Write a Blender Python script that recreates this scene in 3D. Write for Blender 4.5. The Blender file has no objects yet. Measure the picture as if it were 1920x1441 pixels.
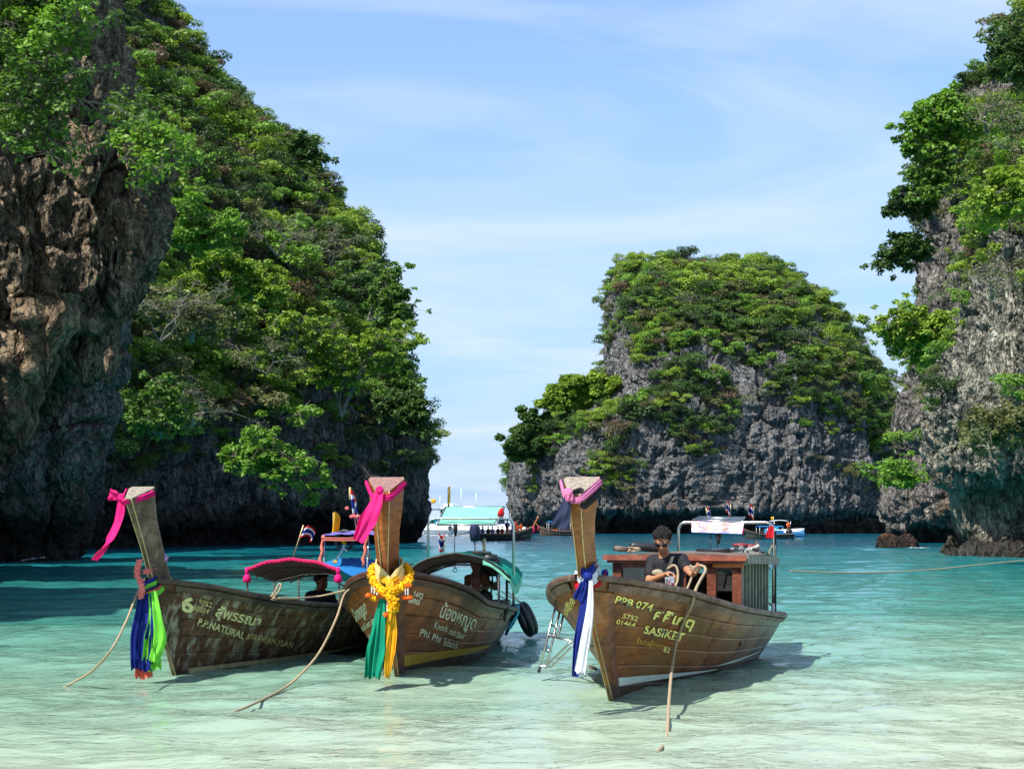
import bpy, math, random
import numpy as np
from mathutils import Vector, Matrix
from mathutils.bvhtree import BVHTree

SC = bpy.context.scene
COL = SC.collection
F, H, HX, HY = 2900.0, 1.55, 960.0, 983.0      # focal length in px of the 1920 px picture, eye height, vanishing point

# ---------------------------------------------------------------- camera, sky, sun, exposure
cam_d = bpy.data.cameras.new('camera')
cam_d.sensor_width = 36.0
cam_d.lens = F / 1920.0 * 36.0
cam_d.shift_y = (HY - 720.5) / 1920.0
cam_d.clip_start = 0.1
cam_d.clip_end = 20000
cam = bpy.data.objects.new('camera', cam_d)
cam.location = (0, 0, H)
cam.rotation_euler = (math.radians(90), 0, 0)
COL.objects.link(cam)
SC.camera = cam

SUN = Vector((-0.43, -0.43, 0.79)).normalized()
sun_el = math.asin(SUN.z)
sun_az = math.atan2(SUN.x, SUN.y)

world = bpy.data.worlds.new('World')
SC.world = world
world.use_nodes = True
wn, wl = world.node_tree.nodes, world.node_tree.links
wn.clear()
w_out = wn.new('ShaderNodeOutputWorld')
w_bg = wn.new('ShaderNodeBackground')
w_bg.inputs['Strength'].default_value = 0.122
w_sky = wn.new('ShaderNodeTexSky')
w_sky.sky_type = 'NISHITA'
w_sky.sun_disc = False
w_sky.sun_elevation = sun_el
w_sky.sun_rotation = sun_az
w_sky.air_density = 1.2
w_sky.dust_density = 0.5
w_sky.ozone_density = 2.5
w_geo = wn.new('ShaderNodeTexCoord')
# thin cirrus: project the view direction on a high layer so that streaks shrink towards the horizon
w_sep = wn.new('ShaderNodeSeparateXYZ'); wl.new(w_geo.outputs['Generated'], w_sep.inputs[0])
w_add = wn.new('ShaderNodeMath'); w_add.operation = 'ADD'; w_add.inputs[1].default_value = 0.16
w_abs = wn.new('ShaderNodeMath'); w_abs.operation = 'ABSOLUTE'
wl.new(w_sep.outputs['Z'], w_abs.inputs[0]); wl.new(w_abs.outputs[0], w_add.inputs[0])
w_dx = wn.new('ShaderNodeMath'); w_dx.operation = 'DIVIDE'
w_dy = wn.new('ShaderNodeMath'); w_dy.operation = 'DIVIDE'
wl.new(w_sep.outputs['X'], w_dx.inputs[0]); wl.new(w_add.outputs[0], w_dx.inputs[1])
wl.new(w_sep.outputs['Y'], w_dy.inputs[0]); wl.new(w_add.outputs[0], w_dy.inputs[1])
w_comb = wn.new('ShaderNodeCombineXYZ'); wl.new(w_dx.outputs[0], w_comb.inputs[0]); wl.new(w_dy.outputs[0], w_comb.inputs[1])
w_map = wn.new('ShaderNodeMapping'); wl.new(w_comb.outputs[0], w_map.inputs[0])
w_map.inputs['Rotation'].default_value = (0, 0, math.radians(-38))
w_map.inputs['Scale'].default_value = (1.0, 1.9, 1)
w_n1 = wn.new('ShaderNodeTexNoise'); wl.new(w_map.outputs[0], w_n1.inputs['Vector'])
w_n1.inputs['Scale'].default_value = 1.05; w_n1.inputs['Detail'].default_value = 10
w_n1.inputs['Roughness'].default_value = 0.50; w_n1.inputs['Distortion'].default_value = 1.1
w_r1 = wn.new('ShaderNodeValToRGB'); wl.new(w_n1.outputs['Fac'], w_r1.inputs[0])
w_r1.color_ramp.elements[0].position = 0.38; w_r1.color_ramp.elements[0].color = (0, 0, 0, 1)
w_r1.color_ramp.elements[1].position = 0.74; w_r1.color_ramp.elements[1].color = (1, 1, 1, 1)
w_m = wn.new('ShaderNodeMath'); w_m.operation = 'MULTIPLY'; w_m.inputs[1].default_value = 0.85
wl.new(w_r1.outputs[0], w_m.inputs[0])
w_mix = wn.new('ShaderNodeMixRGB'); wl.new(w_m.outputs[0], w_mix.inputs[0])
w_tint = wn.new('ShaderNodeMixRGB'); w_tint.blend_type = 'MULTIPLY'; w_tint.inputs[0].default_value = 1
w_tint.inputs[2].default_value = (0.80, 0.90, 1.05, 1)
wl.new(w_sky.outputs[0], w_tint.inputs[1])
# bright tropical haze low over the sea, all round
w_hz = wn.new('ShaderNodeMapRange'); w_hz.inputs['From Min'].default_value = 0.0; w_hz.inputs['From Max'].default_value = 0.42
w_hz.inputs['To Min'].default_value = 0.9; w_hz.inputs['To Max'].default_value = 0.12
wl.new(w_abs.outputs[0], w_hz.inputs['Value'])
w_hm = wn.new('ShaderNodeMixRGB'); wl.new(w_hz.outputs[0], w_hm.inputs[0])
wl.new(w_tint.outputs[0], w_hm.inputs[1]); w_hm.inputs[2].default_value = (2.15, 3.25, 4.9, 1)
wl.new(w_hm.outputs[0], w_mix.inputs[1])
w_mix.inputs[2].default_value = (3.8, 4.4, 5.2, 1)
wl.new(w_mix.outputs[0], w_bg.inputs['Color'])
wl.new(w_bg.outputs[0], w_out.inputs['Surface'])

sun_d = bpy.data.lights.new('sun', 'SUN')
sun_d.energy = 4.6
sun_d.angle = math.radians(0.53)
sun_d.color = (1.0, 0.955, 0.88)
sun = bpy.data.objects.new('sun', sun_d)
sun.rotation_euler = SUN.to_track_quat('Z', 'Y').to_euler()
sun.location = (-30, -30, 80)
COL.objects.link(sun)

SC.view_settings.view_transform = 'Standard'
SC.view_settings.look = 'None'
SC.view_settings.exposure = 0.75
SC.view_settings.gamma = 1.0
SC.view_settings.use_curve_mapping = False
SC.render.engine = 'CYCLES'
SC.cycles.max_bounces = 6
SC.cycles.diffuse_bounces = 3
SC.cycles.glossy_bounces = 3
SC.cycles.transparent_max_bounces = 8
SC.cycles.caustics_reflective = False
SC.cycles.caustics_refractive = False
SC.cycles.use_denoising = True
SC.cycles.sample_clamp_indirect = 6

# ---------------------------------------------------------------- helpers
def tag(o, label=None, cat=None, group=None, kind=None):
    if label: o['label'] = label
    if cat: o['category'] = cat
    if group: o['group'] = group
    if kind: o['kind'] = kind
    return o

def P(px, py, Y):
    return Vector(((px - HX) * Y / F, Y, H + (HY - py) * Y / F))

def wat(px, py):
    Y = F * H / (py - HY)
    return Vector(((px - HX) * Y / F, Y, 0.0))

def empty(name, loc=(0, 0, 0), rz=0.0):
    o = bpy.data.objects.new(name, None)
    o.empty_display_size = 0.2
    o.location = loc
    o.rotation_euler = (0, 0, rz)
    COL.objects.link(o)
    return o

def smoothstep(a, b, x):
    t = np.clip((x - a) / (b - a), 0, 1)
    return t * t * (3 - 2 * t)

def h3(ix, iy, iz, s=0):
    n = (ix.astype(np.int64) * 73856093) ^ (iy.astype(np.int64) * 19349663) ^ (iz.astype(np.int64) * 83492791) ^ (s * 2654435761)
    n = (n ^ (n >> 13)) * 1274126177
    n = n & 0x7fffffff
    n = (n ^ (n >> 16)) * 1103515245 & 0x7fffffff
    return (n & 0xffffff) / float(0xffffff)

def vnoise(p, s=0):
    i = np.floor(p).astype(np.int64)
    f = p - i
    f = f * f * (3 - 2 * f)
    r = 0
    for dx in (0, 1):
        wx = f[:, 0] if dx else 1 - f[:, 0]
        for dy in (0, 1):
            wy = f[:, 1] if dy else 1 - f[:, 1]
            for dz in (0, 1):
                wz = f[:, 2] if dz else 1 - f[:, 2]
                r = r + wx * wy * wz * h3(i[:, 0] + dx, i[:, 1] + dy, i[:, 2] + dz, s)
    return r * 2 - 1

def fbm(p, oct=4, s=0, gain=0.5, ridged=False):
    a, r, t = 1.0, 0, 0
    q = p.copy()
    for k in range(oct):
        n = vnoise(q, s + k * 17)
        if ridged: n = 1 - 2 * np.abs(n)
        r = r + a * n
        t += a
        a *= gain
        q = q * 2.03 + 11.3
    return r / t

def worley(p, s=0):
    i = np.floor(p).astype(np.int64)
    d1 = np.full(len(p), 9.0); d2 = np.full(len(p), 9.0)
    cell = np.zeros(len(p))
    for dx in (-1, 0, 1):
        for dy in (-1, 0, 1):
            for dz in (-1, 0, 1):
                c = i + np.array([dx, dy, dz])
                q = np.stack([c[:, 0] + h3(c[:, 0], c[:, 1], c[:, 2], s + 1), c[:, 1] + h3(c[:, 0], c[:, 1], c[:, 2], s + 2),
                              c[:, 2] + h3(c[:, 0], c[:, 1], c[:, 2], s + 3)], 1)
                d = np.sqrt(((q - p) ** 2).sum(1))
                hc = h3(c[:, 0], c[:, 1], c[:, 2], s + 5)
                near = d < d1
                d2 = np.where(near, d1, np.minimum(d2, d))
                cell = np.where(near, hc, cell)
                d1 = np.where(near, d, d1)
    return d1, d2, cell

class NT:
    """small helper round a node tree"""
    def __init__(self, mat):
        self.n, self.l = mat.node_tree.nodes, mat.node_tree.links
        self.n.clear()
    def new(self, t, **kw):
        nd = self.n.new(t)
        for k, v in kw.items():
            if k.startswith('i_'):
                key = k[2:].replace('_', ' ')
                nd.inputs[key].default_value = v
            else: setattr(nd, k, v)
        return nd
    def ln(self, a, b): self.l.new(a, b)
    def noise(self, vec, scale, detail=4, rough=0.55, dist=0.0):
        nd = self.n.new('ShaderNodeTexNoise')
        if vec is not None: self.l.new(vec, nd.inputs['Vector'])
        nd.inputs['Scale'].default_value = scale; nd.inputs['Detail'].default_value = detail
        nd.inputs['Roughness'].default_value = rough; nd.inputs['Distortion'].default_value = dist
        return nd.outputs['Fac']
    def ramp(self, fac, stops):
        nd = self.n.new('ShaderNodeValToRGB')
        self.l.new(fac, nd.inputs[0])
        e = nd.color_ramp.elements
        while len(e) < len(stops): e.new(0.5)
        for k, (p, c) in enumerate(stops):
            e[k].position = p
            e[k].color = (c, c, c, 1) if isinstance(c, (int, float)) else (c[0], c[1], c[2], 1)
        return nd.outputs[0]
    def mix(self, fac, a, b, mode='MIX'):
        nd = self.n.new('ShaderNodeMixRGB'); nd.blend_type = mode
        for k, v in ((0, fac), (1, a), (2, b)):
            if isinstance(v, (int, float)): nd.inputs[k].default_value = v if k == 0 else (v, v, v, 1)
            elif isinstance(v, (tuple, list)): nd.inputs[k].default_value = (v[0], v[1], v[2], 1)
            else: self.l.new(v, nd.inputs[k])
        return nd.outputs[0]
    def math(self, op, a, b=0.0, clamp=False):
        nd = self.n.new('ShaderNodeMath'); nd.operation = op; nd.use_clamp = clamp
        for k, v in ((0, a), (1, b)):
            if isinstance(v, (int, float)): nd.inputs[k].default_value = v
            else: self.l.new(v, nd.inputs[k])
        return nd.outputs[0]
    def mapping(self, vec, scale=(1, 1, 1), rot=(0, 0, 0), loc=(0, 0, 0)):
        nd = self.n.new('ShaderNodeMapping')
        self.l.new(vec, nd.inputs[0])
        nd.inputs['Scale'].default_value = scale; nd.inputs['Rotation'].default_value = rot; nd.inputs['Location'].default_value = loc
        return nd.outputs[0]
    def bump(self, h, dist=0.1, strength=1.0, normal=None):
        nd = self.n.new('ShaderNodeBump')
        nd.inputs['Distance'].default_value = dist; nd.inputs['Strength'].default_value = strength
        self.l.new(h, nd.inputs['Height'])
        if normal is not None: self.l.new(normal, nd.inputs['Normal'])
        return nd.outputs[0]
    def out(self, sh):
        o = self.n.new('ShaderNodeOutputMaterial'); self.l.new(sh, o.inputs['Surface'])
    def principled(self, color, rough=0.6, normal=None, metal=0.0, spec=0.5, **kw):
        p = self.n.new('ShaderNodeBsdfPrincipled')
        if isinstance(color, (tuple, list)): p.inputs['Base Color'].default_value = (color[0], color[1], color[2], 1)
        else: self.l.new(color, p.inputs['Base Color'])
        if isinstance(rough, (int, float)): p.inputs['Roughness'].default_value = rough
        else: self.l.new(rough, p.inputs['Roughness'])
        p.inputs['Metallic'].default_value = metal
        p.inputs['Specular IOR Level'].default_value = spec
        if normal is not None: self.l.new(normal, p.inputs['Normal'])
        for k, v in kw.items(): p.inputs[k.replace('_', ' ')].default_value = v
        return p.outputs[0]

def newmat(name):
    m = bpy.data.materials.new(name)
    m.use_nodes = True
    return m, NT(m)

MATS = {}
def simple(name, color, rough=0.6, metal=0.0, spec=0.5, var=0.25, scale=18.0, bump=0.004):
    """a plain material with some mottling and fine relief"""
    if name in MATS: return MATS[name]
    m, t = newmat(name)
    tc = t.new('ShaderNodeTexCoord').outputs['Object']
    n = t.noise(tc, scale, 5, 0.6)
    dark = tuple(c * (1 - var) for c in color); light = tuple(min(1, c * (1 + var)) for c in color)
    c = t.ramp(n, [(0.3, dark), (0.7, light)])
    b = t.bump(t.noise(tc, scale * 3, 4, 0.6), bump, 0.6)
    r = t.ramp(n, [(0.3, min(1, rough * 1.15)), (0.7, rough * 0.85)])
    t.out(t.principled(c, r, b, metal, spec))
    MATS[name] = m
    return m
# ---------------------------------------------------------------- rock
def rock_mat(name, base, dark, stain, stain_amt=0.35, streak=0.5, pale=0.3, mossy=0.2, zstain=12.0, tide=1.6):
    m, t = newmat(name)
    geo = t.new('ShaderNodeNewGeometry')
    pos = geo.outputs['Position']
    big = t.noise(pos, 0.12, 5, 0.6)
    med = t.noise(pos, 0.7, 8, 0.65)
    fine = t.noise(t.mapping(pos, (1, 1, 0.6)), 2.2, 5, 0.65)
    st = t.noise(t.mapping(pos, (0.9, 0.9, 0.09)), 1.0, 7, 0.65, 0.6)          # vertical drip streaks
    st2 = t.noise(t.mapping(pos, (2.6, 2.6, 0.22)), 1.0, 6, 0.6, 0.4)
    col = t.ramp(med, [(0.30, dark), (0.52, base), (0.75, tuple(min(1, c * 1.45) for c in base))])
    col = t.mix(t.math('MULTIPLY', t.ramp(st, [(0.47, 0.0), (0.56, 1.0)]), streak), col, dark)
    col = t.mix(t.math('MULTIPLY', t.ramp(st2, [(0.55, 0.0), (0.64, 1.0)]), pale), col, tuple(min(1, c * 1.9) for c in base))
    sep = t.new('ShaderNodeSeparateXYZ'); t.ln(pos, sep.inputs[0])
    low = t.math('SUBTRACT', 1.0, t.math('DIVIDE', sep.outputs['Z'], zstain), True)
    sm = t.math('MULTIPLY', t.ramp(t.noise(t.mapping(pos, (1, 1, 0.45)), 0.16, 6, 0.62), [(0.50, 0.0), (0.60, 1.0)]), t.math('MULTIPLY', low, stain_amt * 2.0, True))
    col = t.mix(sm, col, stain)
    green = t.math('MULTIPLY', t.ramp(t.noise(pos, 0.9, 7, 0.7), [(0.55, 0.0), (0.68, 1.0)]), mossy)
    col = t.mix(green, col, (0.05, 0.075, 0.03))
    col = t.mix(t.math('MULTIPLY', t.ramp(fine, [(0.3, 1.0), (0.55, 0.0)]), 0.55), col, tuple(c * 0.4 for c in dark))
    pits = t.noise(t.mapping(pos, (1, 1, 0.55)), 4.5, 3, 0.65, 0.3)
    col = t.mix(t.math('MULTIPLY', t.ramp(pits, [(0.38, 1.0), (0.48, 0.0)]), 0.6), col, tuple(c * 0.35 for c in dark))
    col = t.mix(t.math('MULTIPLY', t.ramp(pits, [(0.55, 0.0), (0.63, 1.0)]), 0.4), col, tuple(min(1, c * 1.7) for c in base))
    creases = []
    for sc_, w_, kk in ((0.55, 0.60, 0.40), (1.3, 0.34, 0.5), (3.2, 0.15, 0.5), (7.5, 0.05, 0.3)):      # sharp fissures at four sizes; crease shade painted into the colour
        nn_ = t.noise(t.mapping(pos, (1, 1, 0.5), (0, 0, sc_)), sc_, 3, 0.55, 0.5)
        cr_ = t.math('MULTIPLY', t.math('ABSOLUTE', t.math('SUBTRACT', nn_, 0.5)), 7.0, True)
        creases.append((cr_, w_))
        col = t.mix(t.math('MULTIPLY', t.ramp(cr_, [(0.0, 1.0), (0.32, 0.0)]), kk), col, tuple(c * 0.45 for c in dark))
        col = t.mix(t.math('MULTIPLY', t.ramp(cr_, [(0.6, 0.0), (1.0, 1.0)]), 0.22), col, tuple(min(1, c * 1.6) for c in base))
    # wet tide band, dark with barnacles
    tide2 = t.ramp(t.math('DIVIDE', t.math('ADD', sep.outputs['Z'], t.math('MULTIPLY', t.noise(t.mapping(pos, (1, 1, 0.3)), 0.5, 5, 0.6), -1.4)), tide), [(0.15, 1.0), (0.5, 0.0)])
    col = t.mix(t.math('MULTIPLY', tide2, 0.85), col, (0.022, 0.018, 0.016))
    vor = t.new('ShaderNodeTexVoronoi', feature='DISTANCE_TO_EDGE')
    wv = t.new('ShaderNodeVectorMath', operation='ADD')
    t.ln(t.mapping(pos, (1, 1, 0.5)), wv.inputs[0])
    nn = t.new('ShaderNodeTexNoise'); t.ln(pos, nn.inputs['Vector']); nn.inputs['Scale'].default_value = 0.45; nn.inputs['Detail'].default_value = 5
    t.ln(nn.outputs['Color'], wv.inputs[1])
    t.ln(wv.outputs[0], vor.inputs['Vector']); vor.inputs['Scale'].default_value = 0.75
    crack = t.ramp(vor.outputs['Distance'], [(0.0, 0.0), (0.07, 1.0)])
    col = t.mix(t.math('MULTIPLY', t.math('SUBTRACT', 1.0, crack), 0.4), col, tuple(c * 0.3 for c in dark))
    hgt = t.math('ADD', t.math('MULTIPLY', med, 0.8), t.math('MULTIPLY', st2, 0.6))
    for k_, (cr_, w_) in enumerate(creases): hgt = t.math('ADD', hgt, t.math('MULTIPLY', cr_, w_))
    b = t.bump(hgt, 1.0, 1.0)
    t.out(t.principled(col, 0.9, b, 0, 0.25))
    return m

DEPTH = np.full((362, 482), 1e9)      # coarse depth map (4 px cells) used only to skip trees that other rock hides

def rock_patch(name, fn, nu, nv, mat, amp=(1.6, 0.7, 0.35), freq=(0.085, 0.30, 0.9), zs=0.5, seed=0, kind='structure', useDepth=True, under=None):
    u = np.linspace(0, 1, nu); v = np.linspace(0, 1, nv)
    U, V = np.meshgrid(u, v, indexing='ij')
    X, Y, Z = fn(U, V)
    G = np.stack([X, Y, Z], -1)
    du = np.gradient(G, axis=0); dv = np.gradient(G, axis=1)
    N = np.cross(du, dv); N /= (np.linalg.norm(N, axis=-1, keepdims=True) + 1e-9)
    p = G.reshape(-1, 3)
    q = p * np.array([1, 1, zs])
    warp = np.stack([vnoise(p * 0.25, seed + 71), vnoise(p * 0.25, seed + 72), vnoise(p * 0.25, seed + 73)], 1)
    front = N[:, :, 1][U < 0.6].mean()
    if front > 0: N = -N
    d = amp[0] * fbm(q * freq[0], 3, seed)
    qv = p * np.array([1, 1, 0.28]) + warp * 1.2            # joints run mostly upright
    d += amp[1] * (fbm(qv * freq[1], 5, seed + 5, 0.55, True) - 0.2)
    d1, d2, cell = worley(qv * freq[1] * 1.1 + warp * 0.25, seed + 9)
    d += amp[1] * 0.55 * (cell - 0.5) - amp[1] * 0.75 * np.exp(-(d2 - d1) * 16)
    qb = p * np.array([0.5, 0.5, 1.3]) + warp * 1.5         # bedding
    d -= amp[1] * 0.5 * np.exp(-(1 - np.abs(vnoise(qb * freq[1] * 0.9, seed + 14))) ** 2 * 0 - np.abs(vnoise(qb * freq[1] * 0.9, seed + 14)) * 14)
    d1, d2, cell = worley(p * np.array([1, 1, 0.45]) * freq[2] + warp * 0.6, seed + 19)
    d += amp[2] * 0.8 * (cell - 0.5) - amp[2] * 0.6 * np.exp(-(d2 - d1) * 12)
    d1, d2, cell = worley(p * np.array([1, 1, 0.4]) * freq[2] * 2.4 + warp * 0.5, seed + 41)
    d += amp[2] * 0.30 * (cell - 0.5) - amp[2] * 0.34 * np.exp(-(d2 - d1) * 9)
    d += amp[2] * 1.1 * fbm(p * np.array([1, 1, 0.6]) * freq[2] * 1.5, 4, seed + 31, 0.62, True)
    if under is not None: d = under(p, d)
    d = d.reshape(nu, nv)
    G2 = G + N * d[..., None]
    du = np.gradient(G2, axis=0); dv = np.gradient(G2, axis=1)
    N2 = np.cross(du, dv); N2 /= (np.linalg.norm(N2, axis=-1, keepdims=True) + 1e-9)
    if front > 0: N2 = -N2
    idx = np.arange(nu * nv).reshape(nu, nv)
    f = np.stack([idx[:-1, :-1], idx[1:, :-1], idx[1:, 1:], idx[:-1, 1:]], -1).reshape(-1, 4)
    me = bpy.data.meshes.new(name)
    me.vertices.add(nu * nv); me.vertices.foreach_set('co', G2.reshape(-1))
    me.loops.add(f.size); me.loops.foreach_set('vertex_index', f.reshape(-1).astype(np.int32))
    me.polygons.add(len(f)); me.polygons.foreach_set('loop_start', np.arange(0, f.size, 4, dtype=np.int32))
    me.update(calc_edges=True)
    me.polygons.foreach_set('use_smooth', np.zeros(len(f), dtype=bool) + True)
    me.materials.append(mat)
    o = bpy.data.objects.new(name, me); COL.objects.link(o)
    o['kind'] = kind
    g = G2.reshape(-1, 3)
    if useDepth:
        px = ((HX + F * g[:, 0] / g[:, 1]) / 4).astype(int); py = ((HY - F * (g[:, 2] - H) / g[:, 1]) / 4).astype(int)
        ok = (px >= 0) & (px < 481) & (py >= 0) & (py < 361)
        np.minimum.at(DEPTH, (py[ok], px[ok]), g[ok, 1])
    return o, G2, N2

def sil(pairs, arr):
    ys = np.array([a for a, b in pairs], float); xs = np.array([b for a, b in pairs], float)
    k = np.argsort(ys)
    return np.interp(arr, ys[k], xs[k])

def wall_fn(edge, side, x_far, yb, rec, ytop, uS=0.72, rad=(60, 14), zpow=1.0, wpow=1.0, back=0.9):
    """vertical wall: u runs from far outside the frame to the silhouette edge and round behind it.
    edge: list of (screen row, silhouette column) at the tip's depth; yb(w): base distance along the wall; rec(Z, w): set-back."""
    def fn(U, V):
        VV = V ** zpow * 1.04 - 0.04
        w = np.clip(U / uS, 0, 1) ** wpow
        th = np.clip((U - uS) / (1 - uS), 0, 1) * math.pi * back
        Y0 = yb(w) + rad[1] * (1 - np.cos(th))
        ztop = H + (HY - ytop) * Y0 / F
        Z = VV * ztop
        Yd = Y0 + rec(Z, w)
        row = HY - (Z - H) * F / Yd
        e = sil(edge, row)
        px = np.where(U <= uS, x_far + (e - side * rad[0] - x_far) * w, e - side * rad[0] * (1 - np.sin(th)))
        return (px - HX) * Yd / F, Yd, Z
    return fn

# big hill on the left ------------------------------------------------
EL = [(-260, 60), (-150, 150), (0, 285), (60, 330), (100, 352), (170, 410), (240, 480), (300, 565), (370, 622), (470, 672), (540, 700), (600, 722),
      (700, 748), (760, 762), (820, 782), (870, 790), (930, 798), (965, 788), (985, 775), (1000, 764), (1016, 757), (1060, 755)]
def rec_left(Z, w):
    notch = 2.5 * np.exp(-((Z - 0.8) / 1.6) ** 2)
    return notch + np.where(Z > 12, (Z - 12) * 0.55, 0) * (0.55 + 0.45 * w) + 3.0 * np.clip((7 - Z) / 7, 0, 1) * (1 - w)
EL = [(a, b - 24 * (a < 780)) for a, b in EL]
fn_left = wall_fn(EL, 1, -420, lambda w: 66 + 64 * w ** 1.15, rec_left, -260, 0.74, (55, 12))

# near buttress top left ------------------------------------------------
EN = [(-330, 170), (-50, 190), (60, 205), (130, 222), (250, 250), (295, 300), (330, 306), (400, 300), (470, 292), (520, 282), (560, 262), (590, 222),
      (612, 175), (640, 150), (680, 165), (720, 130), (800, 60), (900, -30), (1000, -90), (1060, -110)]
def rec_near(Z, w):
    return 5.0 * smoothstep(7.2, 5.4, Z) + 2.5 * smoothstep(5.0, 1.0, Z) + np.where(Z > 9, (Z - 9) * 0.12, 0)
fn_near = wall_fn(EN, 1, -330, lambda w: 38 + 5 * w, rec_near, -330, 0.72, (70, 3.5))

# rear part of the buttress under it: dark drip wall between it and the hill
EM = [(400, 190), (560, 205), (640, 216), (700, 214), (730, 196), (800, 192), (850, 178), (920, 165), (1000, 150), (1060, 120)]
def rec_mid(Z, w):
    return 2.6 * np.exp(-((Z - 0.8) / 1.5) ** 2)
fn_mid = wall_fn(EM, 1, -330, lambda w: 55 + 8 * w, rec_mid, 380, 0.72, (60, 4))

# island ------------------------------------------------
EIL = [(455, 1240), (470, 1190), (489, 1158), (500, 1150), (515, 1145), (560, 1139), (600, 1136), (640, 1133), (700, 1131), (722, 1128), (735, 1108), (765, 1058), (790, 1022),
       (820, 990), (850, 976), (900, 975), (945, 975), (962, 978), (980, 990), (1000, 1000), (1040, 1000)]
EIR = [(455, 1400), (470, 1445), (489, 1470), (500, 1490), (520, 1500), (560, 1540), (590, 1580), (620, 1592), (660, 1618), (700, 1650), (760, 1684), (800, 1700), (850, 1712),
       (900, 1716), (950, 1712), (1000, 1700), (1040, 1700)]
def fn_island(U, V):
    Yc = 300.0
    VV = V * 1.03 - 0.03
    ztop = H + (HY - 516) * Yc / F
    Z = VV * ztop
    row = HY - (Z - H) * F / Yc
    row = row - 30 * smoothstep(6, 24, Z)          # the outline in the picture is that of the trees on top
    xl = sil(EIL, row) + 12 * smoothstep(8, 16, Z); xr = sil(EIR, row) - 16 * smoothstep(8, 16, Z)
    ang = math.pi * (1.04 - U * 1.08)         # left ... front ... right
    c = (xl + xr) / 2; r = (xr - xl) / 2
    sx = np.sign(np.cos(ang)) * np.abs(np.cos(ang)) ** 0.62
    sy = np.sign(np.sin(ang)) * np.abs(np.sin(ang)) ** 0.8
    depth = 42 * np.sqrt(np.clip(1 - np.clip((Z - 14) / (ztop - 12), 0, 1) ** 1.7, 0, 1))
    notch = 8.0 * smoothstep(4.3, 3.4, Z) * (0.7 + 0.3 * np.sin(U * 19))
    depth = depth - notch
    Y = Yc - depth * sy
    # the left shoulder sits forward of the tower
    X = (c + r * sx - HX) * Y / F
    # keep silhouettes exact: columns are pixel columns at their own distance
    return X, Y, Z

# right cliff, rear buttress ------------------------------------------------
ER = [(-60, 1960), (60, 1915), (110, 1878), (160, 1838), (200, 1790), (250, 1762), (300, 1742), (400, 1738), (470, 1722), (570, 1716), (640, 1712), (700, 1702), (740, 1692), (790, 1689),
      (820, 1694), (850, 1704), (872, 1694), (900, 1674), (930, 1666), (960, 1664), (985, 1680), (1000, 1694), (1012, 1700), (1060, 1705)]
def rec_r(Z, w):
    return 2.5 * np.exp(-((Z - 0.3) / 1.2) ** 2) + np.where(Z > 10, (Z - 10) * 0.12, 0)
ER = [(a, b + (12 if a < 760 else 0)) for a, b in ER]
fn_right = wall_fn(ER, -1, 2300, lambda w: 95 + 35 * w, rec_r, -120, 0.7, (45, 9))

# right cliff, front lobe with the smooth overhang ------------------------------------------------
EF = [(-60, 2100), (200, 2010), (300, 1930), (400, 1890), (500, 1850), (600, 1822), (680, 1800), (740, 1775), (800, 1756), (850, 1748), (875, 1752), (895, 1768), (920, 1780), (960, 1786),
      (990, 1794), (1015, 1806), (1030, 1800), (1040, 1772), (1070, 1760)]
def rec_f(Z, w):
    cave = 3.2 * smoothstep(4.1, 3.0, Z) * (0.75 + 0.25 * np.cos(w * 9))
    foot = -3.0 * smoothstep(1.1, -0.2, Z)
    return cave + foot + np.where(Z > 6, (Z - 6) * 0.15, 0)
fn_front = wall_fn(EF, -1, 2250, lambda w: 62 + 14 * w, rec_f, -80, 0.72, (40, 5))

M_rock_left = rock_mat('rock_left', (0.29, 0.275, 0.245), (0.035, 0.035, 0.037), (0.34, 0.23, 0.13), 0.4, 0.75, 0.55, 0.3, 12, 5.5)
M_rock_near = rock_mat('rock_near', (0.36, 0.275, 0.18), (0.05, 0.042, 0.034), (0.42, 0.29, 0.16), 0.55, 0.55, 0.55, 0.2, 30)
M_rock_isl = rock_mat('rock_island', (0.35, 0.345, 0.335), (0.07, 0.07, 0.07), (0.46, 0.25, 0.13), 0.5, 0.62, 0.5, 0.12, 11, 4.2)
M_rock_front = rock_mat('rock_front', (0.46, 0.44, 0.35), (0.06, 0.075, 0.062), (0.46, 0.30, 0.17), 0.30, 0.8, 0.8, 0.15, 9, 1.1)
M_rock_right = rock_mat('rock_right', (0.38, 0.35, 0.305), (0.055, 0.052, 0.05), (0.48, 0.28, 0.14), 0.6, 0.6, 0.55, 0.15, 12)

o_left, G_left, N_left = rock_patch('hillside_terrain', fn_left, 520, 420, M_rock_left, (2.2, 1.3, 0.45), (0.06, 0.2, 0.6), seed=3)
o_near, G_near, N_near = rock_patch('overhang_terrain', fn_near, 420, 420, M_rock_near, (0.9, 0.80, 0.42), (0.18, 0.42, 1.25), seed=21)
o_mid, G_mid, N_mid = rock_patch('drip_wall_terrain', fn_mid, 260, 260, M_rock_left, (1.0, 0.8, 0.25), (0.12, 0.4, 1.2), zs=0.2, seed=33)
o_isl, G_isl, N_isl = rock_patch('island_terrain', fn_island, 640, 360, M_rock_isl, (3.0, 1.3, 0.85), (0.04, 0.16, 0.5), zs=0.42, seed=44)
o_right, G_right, N_right = rock_patch('right_headland_terrain', fn_right, 340, 420, M_rock_right, (1.6, 1.2, 0.5), (0.09, 0.22, 0.7), seed=55)
def under_front(p, d):      # the cave wall is smooth, striped by water
    k = smoothstep(4.0, 3.2, p[:, 2]) * smoothstep(0.2, 1.0, p[:, 2])
    st = 0.22 * vnoise(p * np.array([1.6, 1.6, 0.12]), 5)
    return d * (1 - 0.85 * k) + st * k
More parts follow.
